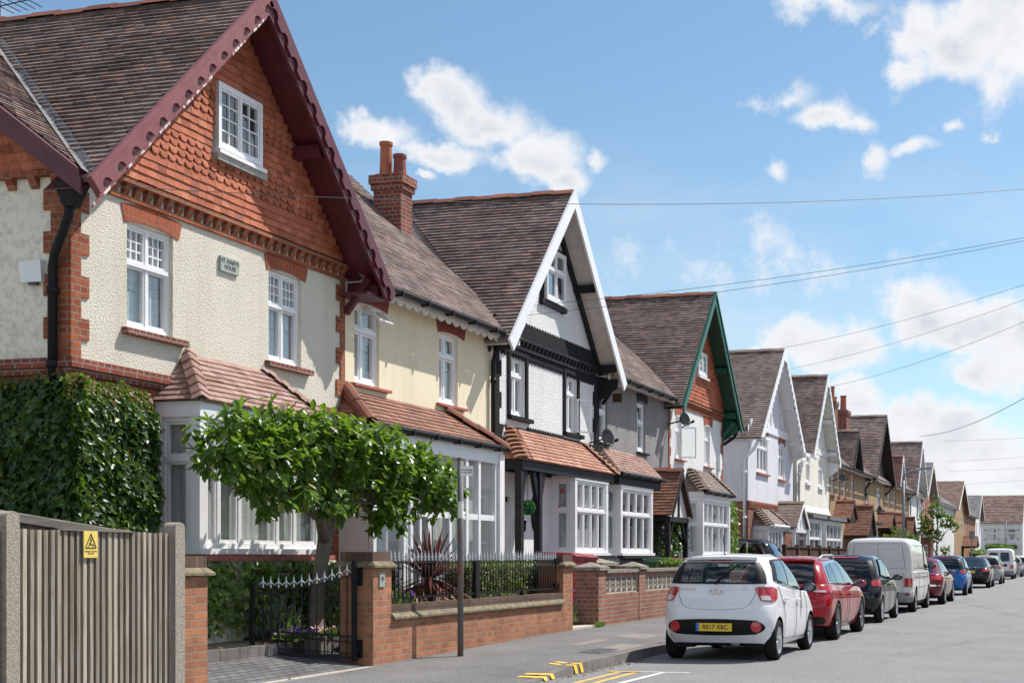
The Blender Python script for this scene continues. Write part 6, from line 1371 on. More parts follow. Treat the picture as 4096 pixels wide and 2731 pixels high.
far = vary(saloon, N=90, K=12); farh = vary(small, N=90, K=12, glass='carglass_dark')
car('saloon_car', 'black saloon with wide red tail lamps just past the blue hatchback', 'car', place(65.5, 3.95, .92), M['car_black'], far)
car('hatchback_car', 'silver hatchback parked between the black saloon and the windowed white van', 'car', place(74.5, 3.9, .86), M['car_silver'], vary(farh, W=.86))
v2, lv2, cv2 = car('panel_van', 'white van with two square rear windows, farther down the row', 'van', place(90.5, 4.0, .92), M['car_white'], vary(van, N=90, K=12))
for sg in (-1, 1):
    m = MB(); patch(m, cv2.rear, ((.08, .1), (.68, .1), (.62, .74), (.08, .74)) if sg > 0 else ((-.68, .1), (-.08, .1), (-.08, .74), (-.62, .74)), .012, 8, 6, .2); m.build('rear_window', M['carglass_dark'], v2)
car('hatchback_car', 'grey silver hatchback half hidden in front of the windowed white van', 'car', place(100, 3.85, .86), M['car_silver'], vary(farh, W=.86))
car('hatchback_car', 'white hatchback with a high red lamp near the far end of the row', 'car', place(108, 3.7, .86), M['car_white'], vary(farh, W=.86))
car('estate_car', 'dark grey estate car at the far end of the parked row by the picture edge', 'car', place(118, 3.4, .92), M['car_navy'], vary(estate, N=90, K=12))
car('hatchback_car', 'pale silver hatchback parked on the forecourt behind the street tree', 'car', P(69.5, 9.0, .25), M['car_silver'], vary(farh, W=.86), group='cars parked off the road')
suv = vary(estate, cz0=1.05, cz=[(-.6, 1.66), (.3, 1.72), (1.2, 1.72), (1.8, 1.66)], zb=.32, zt=[(-.8, 1.12), (.4, 1.1), (2, 1.07), (2.5, 1.05), (3.1, .98), (3.6, .85)], rw=.36, surm='chrome', mirror=(1.95, 1.12), N=110, plate=(.9, None, 'yplate', -.92), handles=[(.3, .95), (1.25, .93)], mirm=M['car_black'])
car('large_black_car', 'black high roofed car backed onto the forecourt between the two gabled houses', 'car', P(43.2, 9.95, .3), M['car_black'], suv, group='cars parked off the road', rz=math.pi / 2)
# ================================================================== ground
def pk(s):   # kerb height along the street: dropped at the driveway
    t = min(1, max(0, (s - 15.1) / 1.5)); return .025 + .1 * t * t * (3 - 2 * t)
def pw(s):   # footway height at the garden walls
    t = min(1, max(0, (s - 14.5) / 6)); return .13 + .09 * t
m = MB(); m.poly([P(-60, 60, -.16), P(-60, -60, -.16), P(420, -60, -.16), P(420, 60, -.16)]); struct('ground', m, M['earth'])
m = MB(); ys = [-12, 0, 8, 12, 16, 20, 26, 34, 50, 80, 130, 230]
m.poly([P(-12, 6.12, 0), P(-12, -9, 0), P(150, -9, 0), P(150, 6.12, 0)]); m.poly([P(150, 6.12, 0), P(150, -9, 0), P(163, -30, 0), P(164.5, -30, 0), P(164.5, 6.12, 0)]); struct('road', m, M['road'])
m = MB(); ss = [-12, 6, 10, 13] + [14 + .4 * k for k in range(22)] + [24, 30, 40, 60, 100, 163]
def pz(s, t): return pk(s) + (pw(s) - pk(s)) * t
for a, b in zip(ss, ss[1:]):
    for t0, t1 in ((0, .25), (.25, .5), (.5, .75), (.75, 1)):
        d0, d1 = 6.235 + 2.13 * t0, 6.235 + 2.13 * t1
        m.poly([P(a, d0, pz(a, t0)), P(b, d0, pz(b, t0)), P(b, d1, pz(b, t1)), P(a, d1, pz(a, t1))])
struct('pavement', m, M['pave'], smooth=True)
m = MB(); s = 6.0
while s < 160:
    l = .915 if s < 45 else 6.0; e = s + l - .006; n = 3
    za, zb = pk(s) + .003, pk(e) + .003
    m.hexa([P(s, 6.24, -.1), P(s, 6.09, -.1), P(e, 6.09, -.1), P(e, 6.24, -.1), P(s, 6.24, za), P(s, 6.115, za), P(e, 6.115, zb), P(e, 6.24, zb)]); s += l
struct('kerb', m, M['kerb'])
m = MB()   # forecourt and gardens, a step above the footway
def gz(s, d): return pw(s) + max(0, d - 8.37) * .19 if s < 15.3 else pw(s) + min(1, max(0, (d - 8.5) / .6)) * .24
ds = [8.37, 8.5, 8.8, 9.1, 9.5, 10.0, 10.6]
for a, b in zip([11.0, 12, 13, 14, 15.2], [12, 13, 14, 15.2, 15.7]):
    for c, d in zip(ds, ds[1:]): m.poly([P(a, c, gz(a, c) + .002), P(b, c, gz(min(b, 15.29), c) + .002), P(b, d, gz(min(b, 15.29), d) + .002), P(a, d, gz(a, d) + .002)])
struct('driveway', m, M['block'])
m = MB(); m.box(11.9, 15.22, 8.36, 8.44, .05, .142); struct('drain_edge', m, M['grate']); m = MB(); m.box(11.9, 15.3, 8.29, 8.355, .05, .14); struct('concrete_edging', m, M['screen'])
m = MB(); sg_ = [15.71, 17, 19, 22.1, 23.4, 26, 30, 36, 44, 60, 100, 160]
for a, b in zip(sg_, sg_[1:]):
    for c, d in zip(ds, ds[1:]): m.poly([P(a, c, gz(a, c)), P(b, c, gz(b, c)), P(b, d, gz(b, d)), P(a, d, gz(a, d))])
struct('garden_ground', m, M['soil'])
m = MB(); m.hexa([P(11.5, 10.6, .2), P(11.5, 9.32, .2), P(15.0, 9.32, .2), P(15.0, 10.6, .2), P(11.5, 10.6, .46), P(11.5, 9.32, .42), P(15.0, 9.32, .42), P(15.0, 10.6, .47)]); struct('terrace', m, M['flag'])
m = MB(); m.hexa([P(15.0, 10.6, .2), P(15.0, 9.12, .2), P(17.6, 9.12, .2), P(17.6, 10.6, .2), P(15.0, 10.6, .5), P(15.0, 9.12, .45), P(17.6, 9.12, .45), P(17.6, 10.6, .5)]); struct('planting_bed', m, M['soil'])
m = MB()
for k in range(9): s = 11.6 + k * .38; m.box(s, s + .37, 9.25, 9.33, .2, .43 + R.uniform(0, .012))
for k in range(6): s = 15.02 + k * .42; m.box(s, s + .41, 9.05, 9.13, .2, .47 + R.uniform(0, .012))
struct('edging_stones', m, M['kerb'])
m = MB(); m.box(22.1, 23.4, 8.3, 8.75, .1, .255); struct('path_slab', m, M['screen'])
# painted markings: thin sheets on the road and over the kerb
def strip(mb, a, b, w, z=.004):
    a, b = V(a), V(b); t = unit(b - a); x = t.cross(V((0, 0, 1))) * (w / 2); u = V((0, 0, z)); mb.poly([a - x + u, a + x + u, b + x + u, b - x + u])
m = MB(); strip(m, P(4, 5.48, 0), P(16.7, 5.44, 0), .085); strip(m, P(4, 5.7, 0), P(16.75, 5.66, 0), .085); strip(m, P(16.78, 5.85, 0), P(16.78, 5.4, 0), .1, .008); struct('double_yellow_lines', m, M['ypaint'])
m = MB(); strip(m, P(16.86, 5.42, 0), P(16.86, 4.75, 0), .09, .004); strip(m, P(13.5, 5.22, 0), P(16.8, 5.1, 0), .09, .004); struct('bay_marking', m, M['wpaint'])
m = MB()
def kz(s):
    a = 6 + .915 * math.floor((s - 6) / .915); t = (s - a) / .909; return (pk(a) * (1 - t) + pk(a + .909) * t) + .003
for s in (15.28, 15.5, 16.3, 16.5):
    w = .1; b = s + w
    m.poly([P(s, 6.111, kz(s) + .005), P(b, 6.111, kz(b) + .005), P(b, 6.245, kz(b) + .005), P(s, 6.245, kz(s) + .005)])
    m.poly([P(s, 6.245, kz(s) + .005), P(b, 6.245, kz(b) + .005), P(b, 6.45, pz(b, .1) + .006), P(s, 6.45, pz(s, .1) + .006)])
    m.poly([P(s, 6.084, .008), P(b, 6.084, .008), P(b, 6.111, kz(b) + .005), P(s, 6.111, kz(s) + .005)])
struct('yellow_kerb_marks', m, M['ypaint2'])
def lay(s0, s1, d0, d1, z=.004): 
    t0, t1 = (d0 - 6.235) / 2.13, (d1 - 6.235) / 2.13; return [P(s0, d0, pz(s0, t0) + z), P(s1, d0, pz(s1, t0) + z), P(s1, d1, pz(s1, t1) + z), P(s0, d1, pz(s0, t1) + z)]
m = MB(); m.poly(lay(18.6, 20.0, 6.3, 6.72)); m.poly(lay(21.2, 22.2, 6.75, 7.3)); m.poly(lay(19.2, 20.6, 7.1, 7.3)); struct('tarmac_patches', m, M['patch'])
m = MB(); pr_ = None
for k in range(60):
    t = k / 59; q = P(29.5 + 9 * t + .06 * math.sin(k * 1.7), 3.6 - 9.5 * t + .05 * math.sin(k * 2.3), .0035)
    if pr_ is not None: strip(m, pr_, q, .010 + .006 * math.sin(k * .9), .0)
    pr_ = q
for s0, d0, ds_, dd, n in ((20, 3.0, .35, -.1, 18),):
    pr_ = None
    for k in range(n):
        q = P(s0 + ds_ * k + R.gauss(0, .05), d0 + dd * k + R.gauss(0, .05), .0035)
        if pr_ is not None: strip(m, pr_, q, R.uniform(.005, .011), 0)
        pr_ = q
struct('road_cracks', m, M['crack'])
m = MB()
for k in range(420):
    s_ = R.uniform(15.8, 19) if k < 260 else R.uniform(6, 40); d_ = 6.09 - abs(R.gauss(0, .09)); leaf(m, P(s_, d_, .006), V((R.gauss(0, 1), R.gauss(0, 1), .15)), V((0, 0, 1)) + rv() * .4, R.uniform(.015, .04), R.uniform(.01, .025))
for k in range(160):
    s_ = R.uniform(12.5, 30); leaf(m, P(s_, 8.27 - abs(R.gauss(0, .05)), pw(s_) + .006), V((R.gauss(0, 1), R.gauss(0, 1), .15)), V((0, 0, 1)) + rv() * .4, R.uniform(.015, .035), R.uniform(.01, .02))
m.build('leaf_litter', M['litter'], None, kind='stuff', label='small dry leaves and grit gathered along the kerb and wall foot', cat='leaf litter')
gd = thing('drain_cover', 'small square metal drain cover set in the road by the kerb', 'cover', P(22.6, 5.8, 0)); m = MB()
for k in range(7): m.cbox(-5.98 + k * .055, -5.95 + k * .055, 22.4, 22.8, .001, .008)
m.cbox(-6.0, -5.6, 22.38, 22.4, .001, .009); m.cbox(-6.0, -5.6, 22.8, 22.82, .001, .009); m.build('grate', M['lead'], gd)
co = thing('manhole_cover', 'ribbed metal cover in the footway beside the white hatchback', 'cover', P(18.4, 6.55, .14)); m = MB()
for k in range(9):
    for j in range(5): p = lay(18.15 + k * .09, 18.2 + k * .09, 6.42 + j * .06, 6.46 + j * .06, .008); m.prism(p, V((0, 0, .006)))
m.poly(lay(18.1, 18.98, 6.39, 6.72, .007)); m.build('plate', M['lead'], co)
# ================================================================== fences and garden walls on the left
fn = thing('wooden_fence', 'silvered vertical board fence between two pebbly concrete posts', 'fence', P(10.1, 8.1, .1)); m = MB(); s = 9.1; k = 0
while s < 11.02:
    w = R.uniform(.044, .051); t = R.uniform(-.004, .004); hz = 1.69 + R.uniform(-.008, .006)
    m.hexa([P(s, 8.125 + t, 0), P(s, 8.074 + t, 0), P(s + w, 8.08 + t, 0), P(s + w, 8.125 + t, 0), P(s, 8.125 + t, hz), P(s, 8.074 + t, hz), P(s + w, 8.08 + t, hz), P(s + w, 8.125 + t, hz)])
    m.box(s + w - .02, s + .1, 8.128, 8.14, 0, 1.685); s += .0765
m.build('board_panel', M['fence'], fn)
m = MB(); m.box(8.6, 8.93, 8.075, 8.1, 0, 1.68); m.build('board_panel', M['fence'], fn)
m = MB(); m.hexa([P(9.62, 8.14, 1.69), P(9.6, 8.06, 1.69), P(10.5, 8.05, 1.685), P(10.52, 8.14, 1.685), P(9.56, 8.15, 1.725), P(9.62, 8.06, 1.72), P(10.42, 8.055, 1.705), P(10.53, 8.14, 1.712)]); m.build('broken_capping', M['fence_dark'], fn)
def cpost(s0, s1, top):
    m = MB(); n = 8; pr = [(s0, -.1), (s1, -.1)] + [((s0 + s1) / 2 + (s1 - s0) / 2 * math.cos(a), top - .05 + .05 * math.sin(a)) for a in [math.pi * i / n for i in range(n + 1)]]
    m.prism([P(s, 8.03, z) for s, z in pr], V((-.13, 0, 0)).__neg__() if False else V((-.13, 0, 0))); return m
for s0, s1, t in ((8.95, 9.09, 1.83), (11.03, 11.17, 1.79)): cpost(s0, s1, t).build('concrete_post', M['concrete'], fn)
f2 = thing('wooden_fence', 'dark weathered fence with a sloping top rail behind the silvered boards', 'fence', P(10, 8.7, .1)); m = MB()
q = lambda s: 1.93 - (s - 9.0) * .094
m.hexa([P(7.6, 8.75, q(7.6) - .09), P(7.6, 8.66, q(7.6) - .09), P(11.3, 8.66, q(11.3) - .09), P(11.3, 8.75, q(11.3) - .09), P(7.6, 8.74, q(7.6)), P(7.6, 8.66, q(7.6) - .02), P(11.3, 8.66, q(11.3) - .02), P(11.3, 8.74, q(11.3))]); m.build('top_rail', M['fence_dark'], f2)
m = MB(); s = 7.6
while s < 11.3: m.box(s, s + .09, 8.76, 8.775, 0, q(s) - .05); m.box(s + .085, s + .125, 8.775, 8.785, 0, q(s) - .06); s += .12
m.box(7.6, 11.3, 8.7, 8.755, 1.52, 1.6); m.build('board_panel', M['fence'], f2)
sg = thing('warning_sign', 'yellow danger of death plate screwed to the silvered fence', 'sign', P(9.93, 8.07, 1.58)); m = MB(); m.box(9.845, 10.015, 8.055, 8.06, 1.465, 1.69); m.build('plate', M['yellow_sign'], sg)
m = MB(); tri = [(9.865, 1.548), (9.995, 1.548), (9.93, 1.668)]
for a, b in zip(tri, tri[1:] + tri[:1]): m.bar(P(a[0], 8.053, a[1]), P(b[0], 8.053, b[1]), .007, .003, up=(1, 0, 0))
for a, b in (((9.935, 1.64), (9.922, 1.613)), ((9.922, 1.613), (9.938, 1.615)), ((9.938, 1.615), (9.927, 1.588)), ((9.9, 1.56), (9.925, 1.58)), ((9.925, 1.58), (9.955, 1.576)), ((9.955, 1.576), (9.962, 1.558)), ((9.92, 1.58), (9.915, 1.595))): m.bar(P(a[0], 8.053, a[1]), P(b[0], 8.053, b[1]), .007, .003, up=(1, 0, 0))
m.build('danger_symbol', M['ink'], sg)
text_mesh('DANGER OF DEATH\nKEEP OUT', .0165, M['ink'], 'lettering', sg, P(9.93, 8.054, 1.508), (0, 1, 0), (0, 0, 1), .001, ls=1.1)
def pier(t, s0, s1, z0, z1, d0=8.3, dep=.45, brick='brick_wall', stone=False):
    m = MB(); m.box(s0, s1, d0, d0 + dep, z0 - .3, z1 - .2); m.build('brick_pier', M[brick], t)
    if stone: m = MB(); c = [P(s0 - .05, d0 + dep + .05, z1 - .2), P(s0 - .05, d0 - .05, z1 - .2), P(s1 + .05, d0 - .05, z1 - .2), P(s1 + .05, d0 + dep + .05, z1 - .2)]; m.hexa(c + [p + V((0, 0, .06)) for p in c]); mid = P((s0 + s1) / 2, d0 + dep / 2, z1 - .05); [m.poly([c[i] + V((0, 0, .061)), c[(i + 1) % 4] + V((0, 0, .061)), mid]) for i in range(4)]; m.build('coping_stone', M['stone'], t); return
    m = MB(); b = [P(s0, d0 + dep, z1 - .2), P(s0, d0, z1 - .2), P(s1, d0, z1 - .2), P(s1, d0 + dep, z1 - .2)]; o = [P(s0 - .055, d0 + dep + .055, z1 - .19), P(s0 - .055, d0 - .055, z1 - .19), P(s1 + .055, d0 - .055, z1 - .19), P(s1 + .055, d0 + dep + .055, z1 - .19)]
    u = [p + V((0, 0, .025)) for p in o]; tp = [p + V((0, 0, .085)) for p in b]; m.hexa(o + u); m.hexa(u + tp); m.build('creasing_course', M['moss'], t)
    m = MB(); m.box(s0 + .004, s1 - .004, d0 + .004, d0 + dep - .004, z1 - .12, z1); m.build('brick_coping', M['soldier'], t)
p0 = thing('brick_pier', 'orange brick gate pier with a brown coping next to the concrete fence post', 'pier', P(11.68, 8.5, .1)); pier(p0, 11.45, 11.9, .1, 1.48)
rd = thing('red_bag', 'crumpled red sheet lying on top of the left brick pier', 'sheet', P(11.65, 8.6, 1.48)); m = MB(); m.grid(lambda i, j: P(11.45 + .32 * i, 8.42 + .3 * j, 1.484 + .05 * (math.sin(i * 7) * math.cos(j * 5 + i * 3)) ** 2 * (1 - abs(2 * i - 1) ** 4) * (1 - abs(2 * j - 1) ** 4)), 14, 10); m.build('sheet', M['binred'], rd)
gw = thing('garden_wall', 'orange brick garden wall with soldier coping between two capped piers', 'garden wall', P(18.6, 8.4, .15))
pier(gw, 15.22, 15.68, .1, 1.53); pier(gw, 21.65, 22.1, .2, 1.5)
m = MB(); m.box(15.68, 21.65, 8.302, 8.53, -.1, .69); m.build('brickwork', M['brick_wall'], gw)
m = MB(); m.hexa([P(15.69, 8.53, .688), P(15.69, 8.25, .688), P(21.64, 8.25, .688), P(21.64, 8.53, .688), P(15.69, 8.53, .712), P(15.69, 8.25, .712), P(21.64, 8.25, .712), P(21.64, 8.53, .712)]); m.hexa([P(15.69, 8.53, .713), P(15.69, 8.25, .713), P(21.64, 8.25, .713), P(21.64, 8.53, .713), P(15.69, 8.53, .765), P(15.69, 8.305, .765), P(21.64, 8.305, .765), P(21.64, 8.53, .765)]); m.build('creasing_course', M['moss'], gw)
m = MB(); m.box(15.685, 21.645, 8.308, 8.525, .75, .868); m.build('brick_coping', M['soldier'], gw)
hn = thing('house_number', 'small slate plate with the number nine on the gate pier', 'number plate', P(15.42, 8.3, 1.2)); m = MB(); m.box(15.36, 15.49, 8.285, 8.3, 1.1, 1.275); m.build('plate', M['slatesign'], hn); text_mesh('·9·', .11, M['ink'], 'numeral', hn, P(15.425, 8.283, 1.19), (0, 1, 0), (0, 0, 1), .002)
def link(o, parent, loc, org, scale=None, rz=0):
    c = o.copy(); COL.objects.link(c); c.parent = parent; ORG[c] = ORG[parent]; c.location = loc
    if scale: c.scale = scale
    c.rotation_euler = (0, 0, rz); return c
rl = thing('railing', 'black iron railing with silver spear finials on the garden wall', 'railing', P(18.6, 8.4, .87)); m = MB(); m.box(15.7, 21.62, 8.39, 8.42, .93, .955); m.build('rail', M['iron'], rl); m = MB(); m.box(15.7, 21.62, 8.385, 8.425, 1.385, 1.405); m.build('rail', M['iron'], rl)
m = MB(); m.box(18.36, 18.5, 8.375, 8.435, .86, 1.41); m.build('railing_post', M['iron'], rl); m = MB(); m.box(17.0, 17.05, 8.38, 8.43, .86, .95); m.box(20.1, 20.15, 8.38, 8.43, .86, .95); m.box(21.5, 21.66, 8.37, 8.43, .94, 1.02); m.box(21.5, 21.66, 8.37, 8.43, 1.36, 1.44); m.build('fixing_bracket', M['iron'], rl)
ORG[rl] = V((0, 0, 0)); m = MB(); m.tube([V((0, 0, .05)), V((0, 0, .525))], .0085, 6); bar0 = m.build('bar', M['iron'], rl, smooth=True)
m = MB(); m.lathe((0, 0, .54), [(.014, 0), (.02, .02), (.012, .035), (.024, .055), (.012, .075), (.016, .085), (.0065, .115), (0, .16)], 8); fin0 = m.build('finial', M['silver'], rl, smooth=True)
nb = 56
for i in range(nb):
    s = 15.76 + (21.56 - 15.76) * i / (nb - 1); L_ = P(s, 8.405, .87) - P(18.6, 8.4, .87)
    if i == 0: bar0.location = L_; fin0.location = L_
    else: link(bar0, rl, L_, None); link(fin0, rl, L_, None)
ORG[rl] = P(18.6, 8.4, .87)
gt = thing('iron_gate', 'black wrought iron gate with silver arrow finials, standing open against the brick pier', 'gate', P(15.12, 8.5, .2)); ga, gb = V((-8.5, 15.12, 0)), V((-9.5, 14.5, 0)); gu = gb - ga
gp = lambda t, z: ga + gu * t + V((0, 0, z + .1 * t)); gtop = lambda t: 1.0 + .27 * (1 - t) ** 2.2
m = MB(); m.bar(gp(0, .2), gp(0, 1.43), .05); m.bar(gp(1, .22), gp(1, 1.06), .045); m.build('gate_stile', M['iron'], gt)
m = MB(); m.bar(gp(0, .24), gp(1, .24), .03, .03); m.bar(gp(0, .5), gp(1, .5), .022, .022)
for i in range(16): m.bar(gp(i / 16, gtop(i / 16)), gp((i + 1) / 16, gtop((i + 1) / 16)), .028, .016)
m.build('gate_rail', M['iron'], gt); m = MB()
for z in (.34, 1.22): m.box(15.1, 15.21, 8.47, 8.53, z - .03, z + .03); m.box(15.19, 15.225, 8.44, 8.56, z - .1, z + .12)
m.bar(gp(.98, .95), gp(.7, .95), .03); build_each(m, 'hinge', M['iron'], gt)
for i in range(12):
    t = .05 + .9 * (i + .3) / 12; z = gtop(t); m = MB(); m.tube([gp(t, .24), gp(t, z + .02)], .0095, 6); b = m.build('bar', M['iron'], gt)
    m = MB(); c = gp(t, z + .01); m.lathe(c, [(.011, 0), (.013, .035), (.007, .045), (.02, .055), (.01, .09), (0, .15)], 8)
    for sg_2 in (-1, 1): m.tube([c + V((0, 0, .07)), c + unit(gu) * sg_2 * .03 + V((0, 0, .05)), c + unit(gu) * sg_2 * .04 + V((0, 0, .03))], [.009, .009, .004], 6)
    m.build('finial', M['silver'], b)
m = MB()
for i in range(12):
    t = .05 + .9 * (i + .3) / 12; du = unit(gu)
    for sg_2 in (-1, 1):
        for zz, up in ((.46, -1), (.27, 1)):
            pts = [gp(t, zz) + du * sg_2 * (.006 + .03 * (1 - math.cos(a)) * .9) + V((0, 0, up * .035 * math.sin(a))) for a in [k * .7 for k in range(7)]]
            m.tube(pts, .0045, 5)
m.build('scrollwork', M['iron'], gt)
sw = thing('garden_wall', 'dark red brick garden wall with pale pierced screen blocks and stone copings', 'garden wall', P(26, 8.4, .2))
pier(sw, 23.4, 23.82, .2, 1.42, brick='brick_screen', stone=True); pier(sw, 25.78, 26.18, .2, 1.42, 8.3, .4, 'brick_screen', True)
for a, b in ((23.82, 25.78), (26.18, 30.6)):
    m = MB(); m.box(a, b, 8.31, 8.53, -.1, .78); m.box(a, b, 8.31, 8.53, 1.1, 1.17); m.build('brickwork', M['brick_screen'], sw); m = MB(); m.box(a - .02, b + .02, 8.28, 8.56, 1.17, 1.23); m.build('coping_stone', M['stone'], sw)
    n = int(round((b - a) / .32)); w = (b - a) / n; m = MB()
    for i in range(n):
        s0 = a + w * i; z0, z1 = .785, 1.095; f = .022
        m.box(s0, s0 + f, 8.34, 8.45, z0, z1); m.box(s0 + w - f, s0 + w, 8.34, 8.45, z0, z1); m.box(s0 + f, s0 + w - f, 8.34, 8.45, z0, z0 + f); m.box(s0 + f, s0 + w - f, 8.34, 8.45, z1 - f, z1)
        cx_, cz_ = s0 + w / 2, (z0 + z1) / 2
        for qx, qz in ((s0, z0), (s0 + w, z0), (s0, z1), (s0 + w, z1)):
            prev = None
            for k in range(6):
                u = k / 5; bend = .035 * math.sin(math.pi * u) * (1 if qx == s0 else -1)
                pt = P(qx + (cx_ - qx) * u + bend, 8.395, qz + (cz_ - qz) * u)
                if prev is not None: m.bar(prev, pt, .042, .1, up=(1, 0, 0))
                prev = pt
            m.bar(P(qx + (cx_ - qx) * .05, 8.395, qz), P(cx_, 8.395, cz_ + (qz - cz_) * .35), .022, .1, up=(1, 0, 0))
    m.build('screen_blocks', M['screen'], sw)
bp = thing('brick_pier', 'back boundary brick pier with a grey cap behind the pierced screen wall', 'pier', P(26.3, 9.2, .4)); pier(bp, 26.1, 27.0, .4, 1.48, 9.2, .4, 'brick_screen', True)
bw = thing('garden_wall', 'low brick pier and wall with a grey cap behind the white hatchback', 'garden wall', P(30.5, 8.4, .2)); pier(bw, 30.7, 31.9, .2, 1.5, 8.3, .4, 'brick_screen', True); m = MB(); m.box(31.9, 36, 8.31, 8.53, 0, 1.1); m.build('brickwork', M['brick_screen'], bw)
bf = thing('wooden_fence', 'dark brown board fence in front of the lilac and ivory houses', 'fence', P(50, 9.3, .3)); m = MB(); s = 44.3
while s < 57: m.box(s, s + .12, 9.3, 9.33, .2, 1.76); s += .13
m.build('board_panel', M['fence_brown'], bf); m = MB(); m.box(44.2, 57, 9.26, 9.36, 1.76, 1.8)
for k in range(7): s = 44.25 + k * 2.1; m.box(s, s + .12, 9.23, 9.37, .2, 1.86)
m.build('fence_post', M['fence_brown'], bf)
# ================================================================== street furniture
sp = thing('sign_post', 'grey steel post with rust near its top, standing on the footway by the garden wall', 'sign post', P(16.83, 7.9, .17)); m = MB(); m.tube([P(16.83, 7.9, .1), P(16.83, 7.9, 2.76)], .039, 14); m.lathe(P(16.83, 7.9, 2.74), [(.042, 0), (.042, .03), (.02, .045), (0, .047)], 14); m.build('pole', M['rusty'], sp, smooth=True)
m = MB(); m.lathe(P(16.83, 7.9, 1.98), [(.0405, 0), (.0405, .22)], 14); m.build('torn_sticker', M['wplate'], sp); m = MB()
for z in (1.86, 2.6): m.lathe(P(16.83, 7.9, z), [(.043, 0), (.043, .015)], 14)
m.build('clamp', M['galv'], sp)
ns = thing('parking_sign', 'small white no loading plate clipped to the rusty post', 'sign', P(16.8, 7.83, 2.6)); xd = unit((.55, .83, 0)) if False else unit((.82, .57, 0)); c = P(16.8, 7.84, 2.6) + xd * .04; nrm = xd.cross(V((0, 0, 1)))
m = MB(); m.hexa([c + xd * (.085 * i) + nrm * (.0 if k == 0 else .006) + V((0, 0, .065 * j)) for j in (-1, 1) for i, k in ((-1, 1), (1, 1), (1, 0), (-1, 0))]); m.build('plate', M['wplate'], ns)
text_mesh('No loading\nat any time', .033, M['ink'], 'lettering', ns, c + nrm * .0075, xd, (0, 0, 1), .001, ls=1.0, bold=.0004)
def lamp(label, s, d, h, arm):
    t = thing('street_lamp', label, 'street lamp', P(s, d, .15), 'grey street lamps along the pavement'); m = MB(); m.tube([P(s, d, 0), P(s, d, 1.2)], .09, 12); m.tube([P(s, d, 1.2), P(s, d, h - .4)], .06, 12); m.build('column', M['galv'], t, smooth=True)
    m = MB(); m.tube([P(s, d, h - .45), P(s, d, h - .25), P(s, d - .15, h - .08), P(s, d - arm * .5, h + .02), P(s, d - arm, h + .1)], .045, 8); m.build('arm', M['galv'], t, smooth=True)
    m = MB(); m.hexa([P(s - .1, d - arm, h + .06), P(s - .06, d - arm - .55, h + .12), P(s + .06, d - arm - .55, h + .12), P(s + .1, d - arm, h + .06), P(s - .1, d - arm, h + .16), P(s - .05, d - arm - .55, h + .18), P(s + .05, d - arm - .55, h + .18), P(s + .1, d - arm, h + .16)]); m.build('lantern', M['galv'], t)
lamp('grey street lamp with a curved arm rising beyond the white panel van', 63.8, 7.8, 5.35, .75); lamp('small distant street lamp in front of the house that closes the street', 152, 7.6, 5.6, 1.4)
s2 = thing('sign_post', 'thin grey post with a small plate seen by the far hedge', 'sign post', P(103, 7.6, .15)); m = MB(); m.tube([P(103, 7.6, 0), P(103, 7.6, 3.3)], .05, 8); m.build('pole', M['galv'], s2); m = MB(); m.box(102.97, 103.03, 7.4, 7.8, 2.7, 3.3); m.build('plate', M['galv'], s2)
def bin_(label, s, d, z, mat, w=.58, dp=.7, h=1.05, group='wheelie bins in the front gardens'):
    t = thing('wheelie_bin', label, 'bin', P(s, d, z), group); b = [P(s - w / 2 * .85, d + dp / 2 * .85, z), P(s - w / 2 * .85, d - dp / 2 * .85, z), P(s + w / 2 * .85, d - dp / 2 * .85, z), P(s + w / 2 * .85, d + dp / 2 * .85, z)]; u = [P(s - w / 2, d + dp / 2, z + h - .1), P(s - w / 2, d - dp / 2, z + h - .1), P(s + w / 2, d - dp / 2, z + h - .1), P(s + w / 2, d + dp / 2, z + h - .1)]
    m = MB(); m.hexa(b + u); m.box(s - w / 2 - .02, s + w / 2 + .02, d - dp / 2 - .02, d + dp / 2 + .02, z + h - .14, z + h - .09); m.build('bin_body', M[mat], t)
    m = MB(); x = 1.04; m.hexa([P(s - w / 2 * x, d + dp / 2 * x, z + h - .088), P(s - w / 2 * x, d - dp / 2 * x - .04, z + h - .088), P(s + w / 2 * x, d - dp / 2 * x - .04, z + h - .088), P(s + w / 2 * x, d + dp / 2 * x, z + h - .088), P(s - w / 2 * .9, d + dp / 2 * .9, z + h), P(s - w / 2 * .9, d - dp / 2 * .8, z + h - .03), P(s + w / 2 * .9, d - dp / 2 * .8, z + h - .03), P(s + w / 2 * .9, d + dp / 2 * .9, z + h)]); m.tube([P(s - w / 2, d + dp / 2 + .05, z + h - .05), P(s + w / 2, d + dp / 2 + .05, z + h - .05)], .02, 8); m.build('lid', M[mat], t)
bin_('red wheelie bin behind the black porch post nearest the front door', 24.75, 9.5, .44, 'binred', h=1.12); bin_('red wheelie bin partly behind the second black porch post', 25.55, 9.55, .44, 'binred', h=1.1)
bin_('green wheelie bin with its lid down below the grey house bay', 31.0, 9.35, .42, 'bingreen', w=.9, h=1.02); bin_('red wheelie bin beside the green one in front of the brown porch', 32.3, 9.35, .42, 'binred', w=.8, h=1.02); bin_('dark wheelie bin at the foot of the brown porch post', 33.1, 9.4, .42, 'car_navy', h=1.0)
dishobj(29.3, 10.2, 4.12, 'grey satellite dish above the pink tiled bay of the grey house', (1, -.35, .3)); dishobj(35.4, 10.15, 5.1, 'grey satellite dish on a bracket by the orange quoins under the green verges', (1, -.35, .3)); dishobj(60.9, 10.15, 4.95, 'dark satellite dish near the ivory house corner on tan pebbledash', (1, -.5, .3)); dishobj(72.3, 10.1, 3.9, 'dark satellite dish low on the tan house between its brown porches', (1, -.5, .3))
